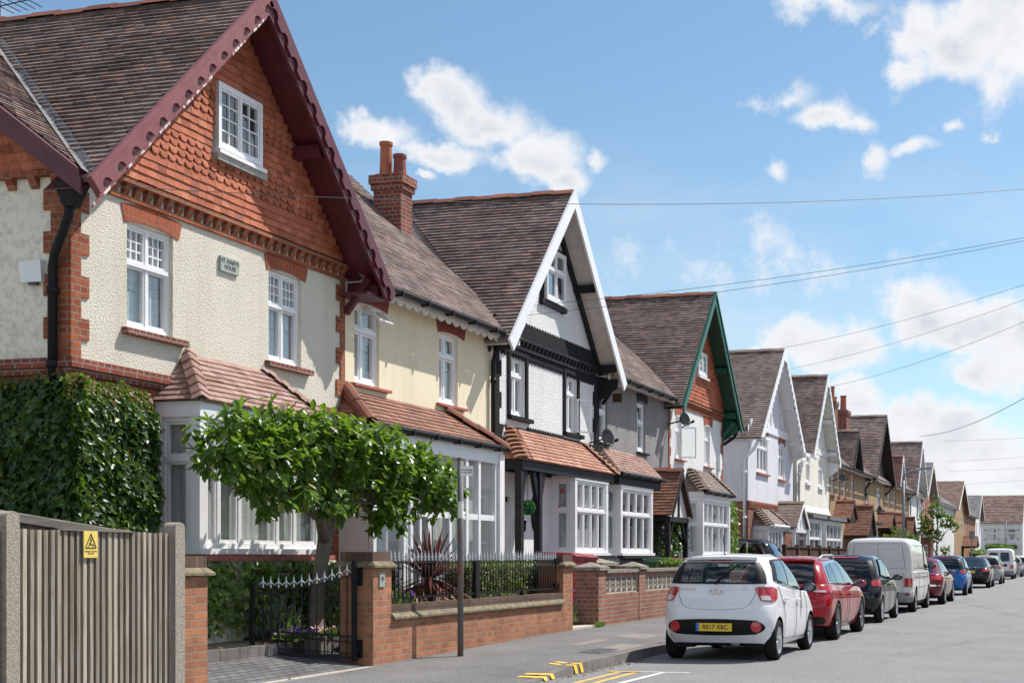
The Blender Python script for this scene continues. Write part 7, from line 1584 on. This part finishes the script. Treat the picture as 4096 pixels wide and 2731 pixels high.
sb = thing('alarm_box', 'white and red alarm box on the orange quoins of the green verged house', 'alarm box', P(40.7, WD, 4.3)); m = MB(); m.box(40.6, 40.85, WD - .1, WD, 4.1, 4.55); m.build('cover', M['white'], sb)
hb = thing('topiary_ball', 'round green artificial topiary ball hanging from the black porch', 'topiary ball', P(22.91 + 1.55, 10.1, 2.4)); c = P(24.47, 10.1, 2.4); m = MB()
for i in range(420): u = rv(); leaf(m, c + u * .09, unit(u + rv() * .4), rv(), .065, .05)
m.build('foliage', M['topiary'], hb); m = MB(); m.tube([c + V((0, 0, .1)), c + V((0, 0, .72))], .005, 5); m.build('chain', M['iron'], hb)
wl = thing('wall_lantern', 'black lantern on the white porch wall beside the front door', 'lantern', P(25.1, WD, 2.0)); m = MB(); m.lathe(P(25.1, WD - .14, 1.95), [(.03, 0), (.06, .02), (.075, .2), (.09, .22), (.02, .3), (0, .32)], 8); m.tube([P(25.1, WD, 2.1), P(25.1, WD - .12, 2.26)], .012, 6); m.build('lantern', M['iron'], wl)
# overhead wires: each sags from a house front to a pole over the road
def wire_(label, a, b, sag, r=.011, dr=0):
    m = MB(); a, b = V(a), V(b); m.tube([a + (b - a) * t - V((0, 0, 4 * sag * t * (1 - t))) for t in [i / 24 for i in range(25)]], r, 5, cap=False)
    m.build('overhead_wire', M['wire'], None, loc=a, label=label, cat='wire', group='telephone wires over the street')
PT = P(29.4, -4.7, 9.0)
for lb, a, sg_, r_ in (('long thin wire from the maroon verged gable, crossing the black and white gable tip', (12.95, 10.4, 5.55), .58, .0045), ('wire leaving the white verge board below the gable window', (24.9, 10.2, 6.3), .3, .0045), ('wire crossing just above the green verged gable tip', (24.3, 10.2, 6.0), .3, .0045), ('wire running off the lilac house ridge', (47, 11.5, 8.5), .5, .005), ('wire from the white scalloped verge of the lilac house', (48.5, 10, 8.15), .45, .005), ('wire from the ivory gable tip', (57.5, 10, 8.6), .55, .006), ('thick dark cable dipping from the far white gable', (91, 10, 9.3), 1.2, .014)):
    wire_(lb, P(*a), PT + V((0, 0, .5 if a[0] < 13 else 0)), sg_, r_)
for k, (z, sg_) in enumerate(((12.0, .4), (10.3, .2), (9.6, .3), (8.4, .1))):
    wire_('faint level wire strung across the far end of the street', P(128 + k * 3, 12, z), P(120 + k * 2, -6, z + .6), sg_, .008)
# ================================================================== plants
def plant(name, label, cat, loc, group=None): return thing(name, label, cat, loc, group)
# ivy clothing the corner of house A
iv = plant('ivy', 'dense dark glossy ivy covering the brick corner under the string course', 'ivy', P(13, 10.5, .4)); m = MB(); mt = MB()
def ivy_leaf(mb, s, d, z, n, L): leaf(mb, P(s, d, z), unit(V((R.gauss(0, .6), R.gauss(0, .6), -.8 + R.gauss(0, .35))) + n * R.uniform(.1, .7)), n + rv() * .55, L * R.uniform(.7, 1.2), L * R.uniform(.75, 1.1), 'ivy', .12)
N1, N2 = V((1, 0, .15)), V((0, -1, .15))
for i in range(8200):
    s = R.uniform(12.5, 13.9); z = R.uniform(.6, 3.5); 
    topz = 3.42 + .03 * math.sin(s * 9)
    if z > topz: continue
    b = .10 + .05 * math.sin(s * 4 + z * 3) * math.sin(z * 5) + R.uniform(0, .12); fade = min(1, (topz - z) / .35); ivy_leaf(mt if z > topz - .12 - .16 * R.random() else m, s, WD - .05 - b * (.35 + .65 * fade), z, N1, .092 if z < topz - .2 else .07)
for i in range(8600):
    d = R.uniform(10.3, 13.6); z = R.uniform(.6, 3.55); topz = 3.46 + .04 * math.sin(d * 6)
    if z > topz: continue
    b = .10 + .05 * math.sin(d * 4 + z * 3) * math.sin(z * 5) + R.uniform(0, .12); ivy_leaf(mt if z > topz - .1 * R.random() else m, 12.72 - b * min(1, .35 + (topz - z)), d, z, N2, .092)
m.build('foliage', M['ivy'], iv); mt.build('new_growth', M['ivy_top'], iv)
iv2 = plant('ivy', 'pale green ivy trailing over the low wall under the white bay window', 'ivy', P(15.4, 9.9, .5)); m = MB()
for i in range(1700):
    s = R.uniform(13.4, 17.4); z = R.uniform(.55, 1.42)
    if z < .95 and R.random() < (.95 - z) * 1.6 * (1 if s < 15.2 else .5): continue
    ivy_leaf(m, s, 9.92 - R.uniform(0, .2), z, N1, .1)
m.build('foliage', M['ivy_pale'], iv2); m = MB()
m.box(12.8, 17.2, 9.95, 10.05, .2, 1.42); m.build('low_wall', M['cream_side'], iv2)
# magnolia
mg = plant('magnolia_tree', 'clipped flat-topped magnolia with glossy leaves behind the iron gate', 'tree', P(15.57, 9.3, .48))
tb = P(15.57, 9.3, .4); fork = P(15.78, 9.28, 1.72); m = MB()
m.tube([tb + V((0, 0, -.1)), tb + V((0, 0, .05)), P(15.62, 9.3, .8), P(15.66, 9.3, 1.2), fork], [.17, .125, .095, .085, .095], 14)
def limb(pts, r): m.tube(pts, r, 9)
limb([fork - V((0, 0, .1)), P(15.5, 9.2, 1.95), P(15.1, 9.15, 2.05), P(14.8, 9.1, 2.12)], [.08, .058, .048, .04]); limb([P(14.8, 9.1, 2.12), P(14.3, 9.15, 2.25), P(13.9, 9.1, 2.35), P(13.75, 9.1, 2.6)], [.045, .04, .035, .02])
limb([fork, P(15.72, 9.25, 2.1), P(15.7, 9.2, 2.4), P(15.5, 9.2, 2.7)], [.09, .075, .055, .035]); limb([fork, P(16.1, 9.25, 2.1), P(16.5, 9.2, 2.4), P(16.9, 9.15, 2.6)], [.08, .065, .05, .035]); limb([P(16.3, 9.2, 2.3), P(17.0, 9.1, 2.33), P(17.5, 9.05, 2.35), P(17.9, 9.0, 2.5)], [.06, .055, .05, .03]); limb([P(15.72, 9.25, 2.2), P(15.5, 9.2, 2.3), P(15.3, 9.2, 2.55)], [.07, .05, .03]); limb([P(15.7, 9.2, 2.4), P(16.1, 9.1, 2.75), P(16.4, 9.0, 3.0)], [.06, .045, .02])
for c_, r_ in [((s, 8.95, z), 0) for (s, z), q_ in [((13.4, 2.7), 0), ((14.2, 2.9), 0), ((14.4, 2.3), 0), ((15.0, 2.3), 0), ((15.3, 2.95), 0), ((16.2, 2.9), 0), ((16.6, 2.25), 0), ((16.8, 2.0), 0), ((17.3, 2.35), 0), ((17.9, 2.7), 0), ((18.2, 2.4), 0), ((13.3, 2.5), 0)]]:
    a_ = P(min(max(c_[0], 14.2), 17.4) * .55 + 15.78 * .45, 9.15, 2.2); b_ = P(*c_); limb([a_, a_ * .5 + b_ * .5 + V((0, 0, -.06)), b_], [.03, .02, .008])
m.build('trunk', M['bark'], mg, smooth=True)
blobs = [((13.25, 2.78), (.55, .5, .3)), ((13.75, 2.62), (.6, .5, .42)), ((14.4, 2.85), (.7, .6, .38)), ((14.35, 2.35), (.42, .45, .3)), ((15.1, 2.9), (.75, .65, .33)), ((15.0, 2.25), (.45, .4, .26)), ((15.8, 2.85), (.7, .65, .36)), ((15.65, 2.42), (.5, .45, .24)), ((16.5, 2.8), (.75, .62, .4)), ((16.55, 2.3), (.48, .45, .33)), ((16.75, 2.0), (.32, .35, .24)), ((17.2, 2.68), (.65, .58, .4)), ((17.3, 2.3), (.5, .45, .28)), ((17.95, 2.55), (.55, .5, .42)), ((18.35, 2.35), (.38, .42, .33)), ((13.1, 2.5), (.35, .4, .25)), ((14.0, 2.12), (.3, .3, .2)), ((15.35, 2.1), (.3, .3, .18))]
BL = [(P(s, 8.93, z), (ry * .85, rx, rz)) for (s, z), (rx, ry, rz) in blobs]
m = MB(); crown(m, BL, 960, .15, .08, per=7, kind='oval', shellp=.6, droop=.5)
for s, h in ((14.25, .35), (15.2, .28), (16.0, .25), (16.9, .3), (13.6, .2), (17.5, .22), (15.6, .2)):
    b = P(s, 9.1, 3.08 + R.uniform(-.1, .05)); m.tube([b, b + V((0, .02, h))], .006, 5)
    for k in range(7): leaf(m, b + V((0, 0, h * (.3 + .1 * k))), unit(rv() + V((0, 0, .5))), V((0, 0, 1)) + rv() * .3, .16, .075)
m.build('crown', M['magnolia'], mg)
m = MB()
for k in range(5): leaf(m, P(14.0, 8.75, 3.12), unit(V((R.gauss(0, .3), R.gauss(0, .3), 1))), rv(), .12, .06)
m.build('blossom', M['petal_pink'], mg)
# beds
def tuft(name, label, cat, s, d, z, r, h, n, mat, L, W, up=.9, flowers=None, fk='flowers', group=None):
    t = plant(name, label, cat, P(s, d, z), group); m = MB()
    for i in range(n):
        a = R.uniform(0, 6.28); q = r * math.sqrt(R.random()) ; b = P(s + q * math.cos(a), d + q * math.sin(a), z + R.random() ** 1.5 * h * (1 - .5 * q / r)); leaf(m, b, unit(V((math.cos(a) * -.2, math.sin(a) * .2, up)) + rv() * .7), rv(), L * R.uniform(.6, 1.2), W)
    m.build('foliage', M[mat], t)
    if flowers:
        m = MB()
        for i in range(flowers[1]):
            a = R.uniform(0, 6.28); q = r * R.random(); c = P(s + q * math.cos(a), d + q * math.sin(a), z + h * R.uniform(.6, 1.15))
            for k in range(4): leaf(m, c, unit(rv() + V((.4, -.4, .3))), rv(), .05, .04)
        m.build(fk, M[flowers[0]], t)
    return t
tuft('lavender_bush', 'grey green lavender beside the magnolia trunk, on its left', 'shrub', 15.15, 9.55, .48, .3, .5, 420, 'lavender', .14, .02)
tuft('lavender_bush', 'grey green lavender between the magnolia trunk and the gate pier', 'shrub', 16.1, 9.2, .48, .3, .45, 420, 'lavender', .14, .02)
tuft('flower_clump', 'low purple pansies in front of the magnolia trunk', 'flowers', 14.95, 9.22, .46, .25, .12, 130, 'ivy_pale', .08, .05, .6, ('petal', 26)); tuft('flower_clump', 'small white and purple pansies at the edge of the bed', 'flowers', 15.5, 9.2, .46, .2, .1, 120, 'ivy', .08, .05, .6, ('petal_pink', 16))
tuft('flower_clump', 'violet and orange flowers in the gap between the two garden walls', 'flowers', 22.9, 9.0, .3, .45, .55, 700, 'lavender', .13, .025, .9, ('petal', 60)); tuft('lavender_bush', 'pale lavender spilling behind the black railing by the gate pier', 'shrub', 16.3, 8.75, .75, .4, .3, 420, 'lavender', .15, .02, .9, ('petal', 20))
co_ = plant('cordyline', 'spiky dark red cordyline rising above the black railing', 'plant', P(18.15, 9.0, .4)); m = MB(); c = P(18.15, 9.0, 1.15)
for i in range(150):
    u = rv(); u.z = abs(u.z) * 1.15 - .3; u.normalize(); L = R.uniform(.62, .92); side = u.cross(V((0, 0, 1))); side = side.normalized() if side.length > .1 else V((1, 0, 0)); g = .10 + .35 * max(0, .5 - u.z); w = R.uniform(.018, .028); ps = [c + u * (L * t) - V((0, 0, g * L * t * t)) for t in (0, .25, .5, .75, 1)]; ws = [w * .7, w, w, w * .7, .002]
    m.add([p + side * q for p, q in zip(ps, ws)] + [p - side * q for p, q in zip(ps, ws)], [[k, k + 1, 5 + k + 1, 5 + k] for k in range(4)])
m.build('leaves', M['cordyline'], co_); m = MB()
for i in range(60):
    a = R.uniform(0, 6.28); L = R.uniform(.5, .9); ps = [c + V((-.2 + math.cos(a) * L * t, math.sin(a) * L * t, -.1 - .55 * t * t)) for t in (0, .4, .7, 1)]; sd = V((-math.sin(a), math.cos(a), 0)) * .012; m.add([p + sd for p in ps] + [p - sd for p in ps], [[k, k + 1, 5 + k, 4 + k] for k in range(3)])
m.build('dry_leaves', leafmat('dry_cordyline_leaf', [(0, (.3, .17, .05)), (1, (.5, .32, .1))], .6, .2, (.5, .3, .1)), co_); m = MB(); m.tube([P(18.15, 9, .3), c], [.08, .06], 8); m.build('stem', M['bark'], co_)
def hedge(label, s0, s1, d0, d1, z0, z1, n, mat, L=.05, W=.03, name='hedge'):
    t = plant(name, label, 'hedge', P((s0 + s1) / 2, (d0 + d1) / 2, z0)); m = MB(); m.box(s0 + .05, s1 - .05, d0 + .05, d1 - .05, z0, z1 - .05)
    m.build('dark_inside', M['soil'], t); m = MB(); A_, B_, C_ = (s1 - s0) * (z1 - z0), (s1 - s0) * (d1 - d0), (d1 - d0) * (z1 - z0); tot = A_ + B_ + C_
    for i in range(n):
        q = R.random() * tot; w = .03 * math.sin(i) 
        if q < A_: p, nn = P(R.uniform(s0, s1), d0 + R.uniform(-.03, .05), R.uniform(z0, z1)), V((1, 0, .2))
        elif q < A_ + B_: p, nn = P(R.uniform(s0, s1), R.uniform(d0, d1), z1 + R.uniform(-.06, .03)), V((.2, 0, 1))
        else: p, nn = P(s0 + R.uniform(-.03, .05), R.uniform(d0, d1), R.uniform(z0, z1)), V((0, -1, .2))
        leaf(m, p, unit(rv() + nn * .5), nn + rv() * .6, L * R.uniform(.7, 1.3), W)
    m.build('foliage', M[mat], t)
hedge('clipped golden green box hedge behind the black railing', 19.1, 21.9, 8.8, 9.3, .4, 1.36, 3600, 'box_leaf'); hedge('clipped green box hedge by the iron gate pier behind the railing', 15.8, 17.8, 9.3, 9.6, .4, 1.33, 1500, 'box_leaf')
hedge('long clipped hedge in front of the houses at the bend', 128, 150, 6.8, 8.2, .1, 2.35, 2600, 'bush_leaf', .28, .17); hedge('lower pale hedge before the taller one at the bend', 108, 126, 7.4, 8.2, .1, 1.75, 1200, 'box_leaf', .25, .14)
iv3 = plant('ivy', 'dark ivy inside the brown porch of the grey house', 'ivy', P(34.2, 10.3, .4)); m = MB()
for i in range(900): ivy_leaf(m, R.uniform(33.3, 35.7), 10.3 + R.uniform(-.25, .2), R.uniform(.4, 2.6) , N1, .13)
m.build('foliage', M['ivy'], iv3); iv4 = plant('ivy', 'bright green climber at the far corner of the house with green verges', 'ivy', P(40.7, 10.4, .4)); m = MB()
for i in range(900): ivy_leaf(m, R.uniform(40.1, 41.5), 10.35 + R.uniform(-.25, .2), R.uniform(.4, 3.15), N1, .14)
m.build('foliage', M['ivy_pale'], iv4)
tr = plant('street_tree', 'small slender street tree with yellow green leaves beyond the maroon saloon', 'tree', P(70.7, 7.0, .1)); m = MB(); m.tube([P(70.7, 7, 0), P(70.7, 7, 1.4), P(70.75, 6.95, 2.6), P(70.8, 6.9, 4.2)], [.07, .06, .045, .02], 8)
for a, b in (((70.7, 7, 1.6), (70.4, 7.6, 2.8)), ((70.7, 7, 2.0), (71, 6.3, 3.0)), ((70.75, 6.95, 2.5), (70.5, 7.5, 3.6)), ((70.7, 7, 1.2), (70.8, 6.4, 1.9))): m.tube([P(*a), P(*b)], [.03, .012], 6)
m.build('trunk', M['bark'], tr); m = MB(); crown(m, [(P(70.7, 7.5, 3.0), (0.46, 0.50, 0.42)), (P(70.8, 6.5, 3.25), (0.46, 0.50, 0.42)), (P(70.75, 7.0, 3.8), (0.42, 0.42, 0.46)), (P(70.7, 7.1, 2.5), (0.50, 0.42, 0.34)), (P(70.8, 6.1, 2.95), (0.29, 0.34, 0.25)), (P(70.8, 6.5, 1.8), (0.29, 0.29, 0.25)), (P(70.7, 7.7, 3.5), (0.25, 0.29, 0.29)), (P(70.7, 7.0, 4.35), (0.17, 0.21, 0.25))], 420, .12, .085, 5); m.build('crown', M['tree_leaf'], tr)
bs = plant('garden_bush', 'rounded dark green bush behind the white panel van', 'shrub', P(72, 9, .3)); m = MB(); crown(m, [(P(72, 9.0, 1.9), (.75, .9, 1.1)), (P(72, 8.4, 1.7), (.6, .7, .95)), (P(72, 9.7, 1.7), (.6, .7, .9))], 420, .15, .09, 6, shellp=.75); m.build('crown', M['bush_leaf'], bs)
wv = plant('weed_tuft', 'small green weed at the foot of the dark red brick gate pier', 'weed', P(23.3, 8.25, .22)); m = MB()
for i in range(70): leaf(m, P(23.3 + R.gauss(0, .1), 8.24 + R.gauss(0, .03), .22), unit(rv() + V((0, 0, 1.5))), rv(), .1, .02)
m.build('foliage', M['ivy_pale'], wv)
hedge('yellow green shrub growing in front of the grey house bay', 29.9, 30.6, 8.7, 9.2, .4, 1.35, 380, 'box_leaf', .1, .05, name='garden_shrub')
# ================================================================== sky, sun, camera
TH = math.atan((2479 - 1620) / 3180.0); SUN = unit((.44, .58, 1.0))
w = bpy.data.worlds.new('World'); sc.world = w; w.use_nodes = True; nt = w.node_tree; nt.nodes.clear(); L = nt.links
out = nd(nt, 'ShaderNodeOutputWorld'); bg = nd(nt, 'ShaderNodeBackground'); L.new(bg.outputs[0], out.inputs[0])
sky = nd(nt, 'ShaderNodeTexSky'); sky.sky_type = 'NISHITA'; sky.sun_disc = False; sky.sun_elevation = math.asin(SUN.z); sky.sun_rotation = math.atan2(SUN.x, SUN.y); sky.altitude = 50; sky.air_density = 1.0; sky.dust_density = .6; sky.ozone_density = 1.6
bg.inputs['Strength'].default_value = .12
tc = nd(nt, 'ShaderNodeTexCoord'); D = tc.outputs['Generated']; sx = nd(nt, 'ShaderNodeSeparateXYZ'); L.new(D, sx.inputs[0])
def mth(op, a, b=None, clamp=False):
    n = nd(nt, 'ShaderNodeMath', operation=op, use_clamp=clamp)
    for i, v_ in enumerate((a, b)):
        if v_ is None: continue
        if isinstance(v_, (int, float)): n.inputs[i].default_value = v_
        else: L.new(v_, n.inputs[i])
    return n.outputs[0]
az = mth('ARCTAN2', sx.outputs[0], sx.outputs[1]); el = mth('ARCSINE', sx.outputs[2])
cv_ = nd(nt, 'ShaderNodeCombineXYZ'); L.new(az, cv_.inputs[0]); L.new(el, cv_.inputs[1]); AE = cv_.outputs[0]
def warp(scale, amt, det=5):
    n = nd(nt, 'ShaderNodeTexNoise'); n.inputs['Scale'].default_value = scale; n.inputs['Detail'].default_value = det; n.inputs['Roughness'].default_value = .6; L.new(AE, n.inputs['Vector'])
    s_ = nd(nt, 'ShaderNodeVectorMath', operation='SUBTRACT'); L.new(n.outputs['Color'], s_.inputs[0]); s_.inputs[1].default_value = (.5, .5, .5)
    k = nd(nt, 'ShaderNodeVectorMath', operation='SCALE'); L.new(s_.outputs[0], k.inputs[0]); k.inputs['Scale'].default_value = amt; return k.outputs[0]
a1 = nd(nt, 'ShaderNodeVectorMath', operation='ADD'); L.new(AE, a1.inputs[0]); L.new(warp(13, .06), a1.inputs[1]); AW = a1.outputs[0]
# clouds: (azimuth, elevation, half width, half height, weight) in degrees
CL = [(-28.39, 16.63, 1.72, 0.84, 1), (-25.37, 18.02, 1.64, 1.2, 1), (-23.88, 17.28, 2.21, 1.11, 1), (-22.02, 16.21, 2.45, 1.33, 1.1), (-20.68, 15.5, 1.34, 0.83, 0.9), (-26.15, 16.03, 2.4, 0.57, 0.8), (-26.84, 15.26, 0.65, 0.33, 0.8), (-19.34, 16.36, 0.67, 0.5, 0.5), (-10.08, 21.63, 2.45, 0.66, 0.8), (-6.71, 20.72, 1.87, 1.45, 0.9), (-4.61, 20.29, 3.24, 1.83, 1.1), (-2.7, 20.32, 2.77, 2.86, 1.1), (-6.8, 19.31, 0.99, 0.89, 0.8), (-11.88, 18.34, 1.35, 0.81, 0.65), (-10.26, 17.63, 1.78, 0.65, 0.75), (-8.75, 17.26, 1.02, 0.69, 0.75), (-7.86, 16.19, 0.84, 0.86, 0.65), (-12.29, 15.47, 0.58, 0.46, 0.55), (-6.27, 16.54, 1.05, 0.37, 0.5), (-4.87, 17.18, 0.52, 0.36, 0.5), (-3.3, 16.67, 0.47, 0.3, 0.45), (-12.87, 8.24, 1.68, 0.84, 1), (-10.98, 8.93, 2.35, 1.53, 1.1), (-9.1, 8.47, 1.78, 1.31, 1.1), (-10.08, 7.87, 1.34, 0.88, 0.7), (-6.0, 9.88, 2.73, 1.72, 1.2), (-4.0, 9.31, 2.58, 1.5, 1.2), (-2.53, 8.83, 1.49, 1.28, 1.1), (-4.08, 7.4, 1.73, 1.08, 0.9), (-2.62, 7.45, 1.28, 1.29, 0.9), (-8.48, 6.08, 1.11, 1.06, 1.1), (-6.89, 5.17, 1.98, 1.43, 1.2), (-5.3, 4.71, 2.61, 1.65, 1.2), (-3.91, 3.81, 2.37, 1.76, 1.2), (-2.44, 3.09, 1.71, 1.53, 1), (-8.12, 4.75, 1.33, 1.55, 1), (-5.65, 2.95, 4.33, 1.55, 1), (-12.6, 11.99, 6.25, 1.18, 0.28)]
mask = None
for a, e, ra, re, wt in CL:
    s_ = nd(nt, 'ShaderNodeVectorMath', operation='SUBTRACT'); L.new(AW, s_.inputs[0]); s_.inputs[1].default_value = (math.radians(a), math.radians(e), 0)
    k = nd(nt, 'ShaderNodeVectorMath', operation='MULTIPLY'); L.new(s_.outputs[0], k.inputs[0]); k.inputs[1].default_value = (1 / math.radians(ra), 1 / math.radians(re), 0)
    ln = nd(nt, 'ShaderNodeVectorMath', operation='LENGTH'); L.new(k.outputs[0], ln.inputs[0])
    v_ = mth('MULTIPLY', mth('SUBTRACT', 1.0, ln.outputs['Value']), wt)
    if mask is None: mask = v_
    else:
        n = nd(nt, 'ShaderNodeMath', operation='SMOOTH_MAX'); L.new(mask, n.inputs[0]); L.new(v_, n.inputs[1]); n.inputs[2].default_value = .12; mask = n.outputs[0]
def nz(vec, scale, det=8, rough=.6, dist=0): return noise(nt, vec, scale, det, rough, dist)
f1 = nz(AE, 26, 9, .62); f0 = nz(AE, 75, 6, .65); dens = mth('ADD', mth('ADD', mth('MULTIPLY', mask, 1.0), mth('MULTIPLY', mth('SUBTRACT', f1, .5), 1.55)), mth('MULTIPLY', mth('SUBTRACT', f0, .5), .3))
cov = nd(nt, 'ShaderNodeMapRange', interpolation_type='SMOOTHSTEP'); L.new(dens, cov.inputs['Value']); cov.inputs['From Min'].default_value = -.12; cov.inputs['From Max'].default_value = .62
# unseen scattered cloud outside the view, added for reflections and fill light
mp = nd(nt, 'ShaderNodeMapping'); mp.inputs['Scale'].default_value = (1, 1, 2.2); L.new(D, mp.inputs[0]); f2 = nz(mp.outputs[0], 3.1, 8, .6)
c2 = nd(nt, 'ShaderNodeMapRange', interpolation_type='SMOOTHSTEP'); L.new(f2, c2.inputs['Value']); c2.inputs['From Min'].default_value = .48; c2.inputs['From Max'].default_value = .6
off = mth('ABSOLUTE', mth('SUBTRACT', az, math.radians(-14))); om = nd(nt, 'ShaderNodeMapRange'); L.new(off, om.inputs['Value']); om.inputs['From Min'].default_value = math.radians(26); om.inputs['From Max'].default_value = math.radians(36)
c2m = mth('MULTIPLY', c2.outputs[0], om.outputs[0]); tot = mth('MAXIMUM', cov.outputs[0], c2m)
# thin veil low in the sky
vl = nz(scalev(nt, AE, (1, 3, 1)), 5, 6, .55); vr_ = nd(nt, 'ShaderNodeMapRange'); L.new(vl, vr_.inputs['Value']); vr_.inputs['From Min'].default_value = .4; vr_.inputs['From Max'].default_value = .75; vr_.inputs['To Max'].default_value = .6
ve = nd(nt, 'ShaderNodeMapRange'); L.new(el, ve.inputs['Value']); ve.inputs['From Min'].default_value = math.radians(19); ve.inputs['From Max'].default_value = math.radians(6)
veil = mth('MULTIPLY', vr_.outputs[0], ve.outputs[0]); tot = mth('MAXIMUM', tot, veil)
# cloud tone: bright edges, greyer thick undersides
core = nd(nt, 'ShaderNodeMapRange'); L.new(dens, core.inputs['Value']); core.inputs['From Min'].default_value = .4; core.inputs['From Max'].default_value = 1.0
f3 = nz(scalev(nt, AE, (1, 1.6, 1)), 15, 5, .55); g3 = nd(nt, 'ShaderNodeMapRange'); L.new(f3, g3.inputs['Value']); g3.inputs['From Min'].default_value = .36; g3.inputs['From Max'].default_value = .6
ctone = mixc(nt, mth('MULTIPLY', core.outputs[0], g3.outputs[0]), (6.25, 6.3, 6.45), (4.6, 4.8, 5.25))
ctone = mixc(nt, c2m, ctone, (8.2, 8.2, 8.5))  # out-of-view cloud made brighter than the visible cloud to lift ambient light
hz = nd(nt, 'ShaderNodeMapRange'); L.new(el, hz.inputs['Value']); hz.inputs['From Min'].default_value = 0; hz.inputs['From Max'].default_value = math.radians(30)
skyc = mixc(nt, 1.0, sky.outputs[0], (.80, .93, .93), 'MULTIPLY')
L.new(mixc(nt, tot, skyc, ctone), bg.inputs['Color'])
w.cycles.sampling_method = 'MANUAL'; w.cycles.sample_map_resolution = 512
sl = bpy.data.lights.new('sun', 'SUN'); sl.energy = 5.0; sl.angle = math.radians(.53); sl.color = (1, .95, .88); so = bpy.data.objects.new('sun', sl); COL.objects.link(so); so.rotation_euler = SUN.to_track_quat('Z', 'Y').to_euler(); so.location = (10, 10, 30)
cd = bpy.data.cameras.new('camera'); cam = bpy.data.objects.new('camera', cd); COL.objects.link(cam); cam.location = (0, 0, 1.48); cam.rotation_euler = (math.pi / 2, 0, TH)
cd.sensor_width = 36; cd.lens = 3180 / 2352 * 36; cd.shift_x = (1176 - 1620) / 2352; cd.shift_y = (1276 - 784) / 2352; cd.clip_end = 2000; cd.clip_start = .05; sc.camera = cam
vs = sc.view_settings; sc.display_settings.display_device = 'sRGB'; vs.view_transform = 'Standard'; vs.look = 'None'; vs.exposure = .32; vs.gamma = 1
sc.cycles.max_bounces = 8; sc.cycles.transparent_max_bounces = 12; sc.cycles.diffuse_bounces = 3; sc.cycles.glossy_bounces = 4; sc.cycles.caustics_reflective = False; sc.cycles.caustics_refractive = False; sc.cycles.sample_clamp_indirect = 6
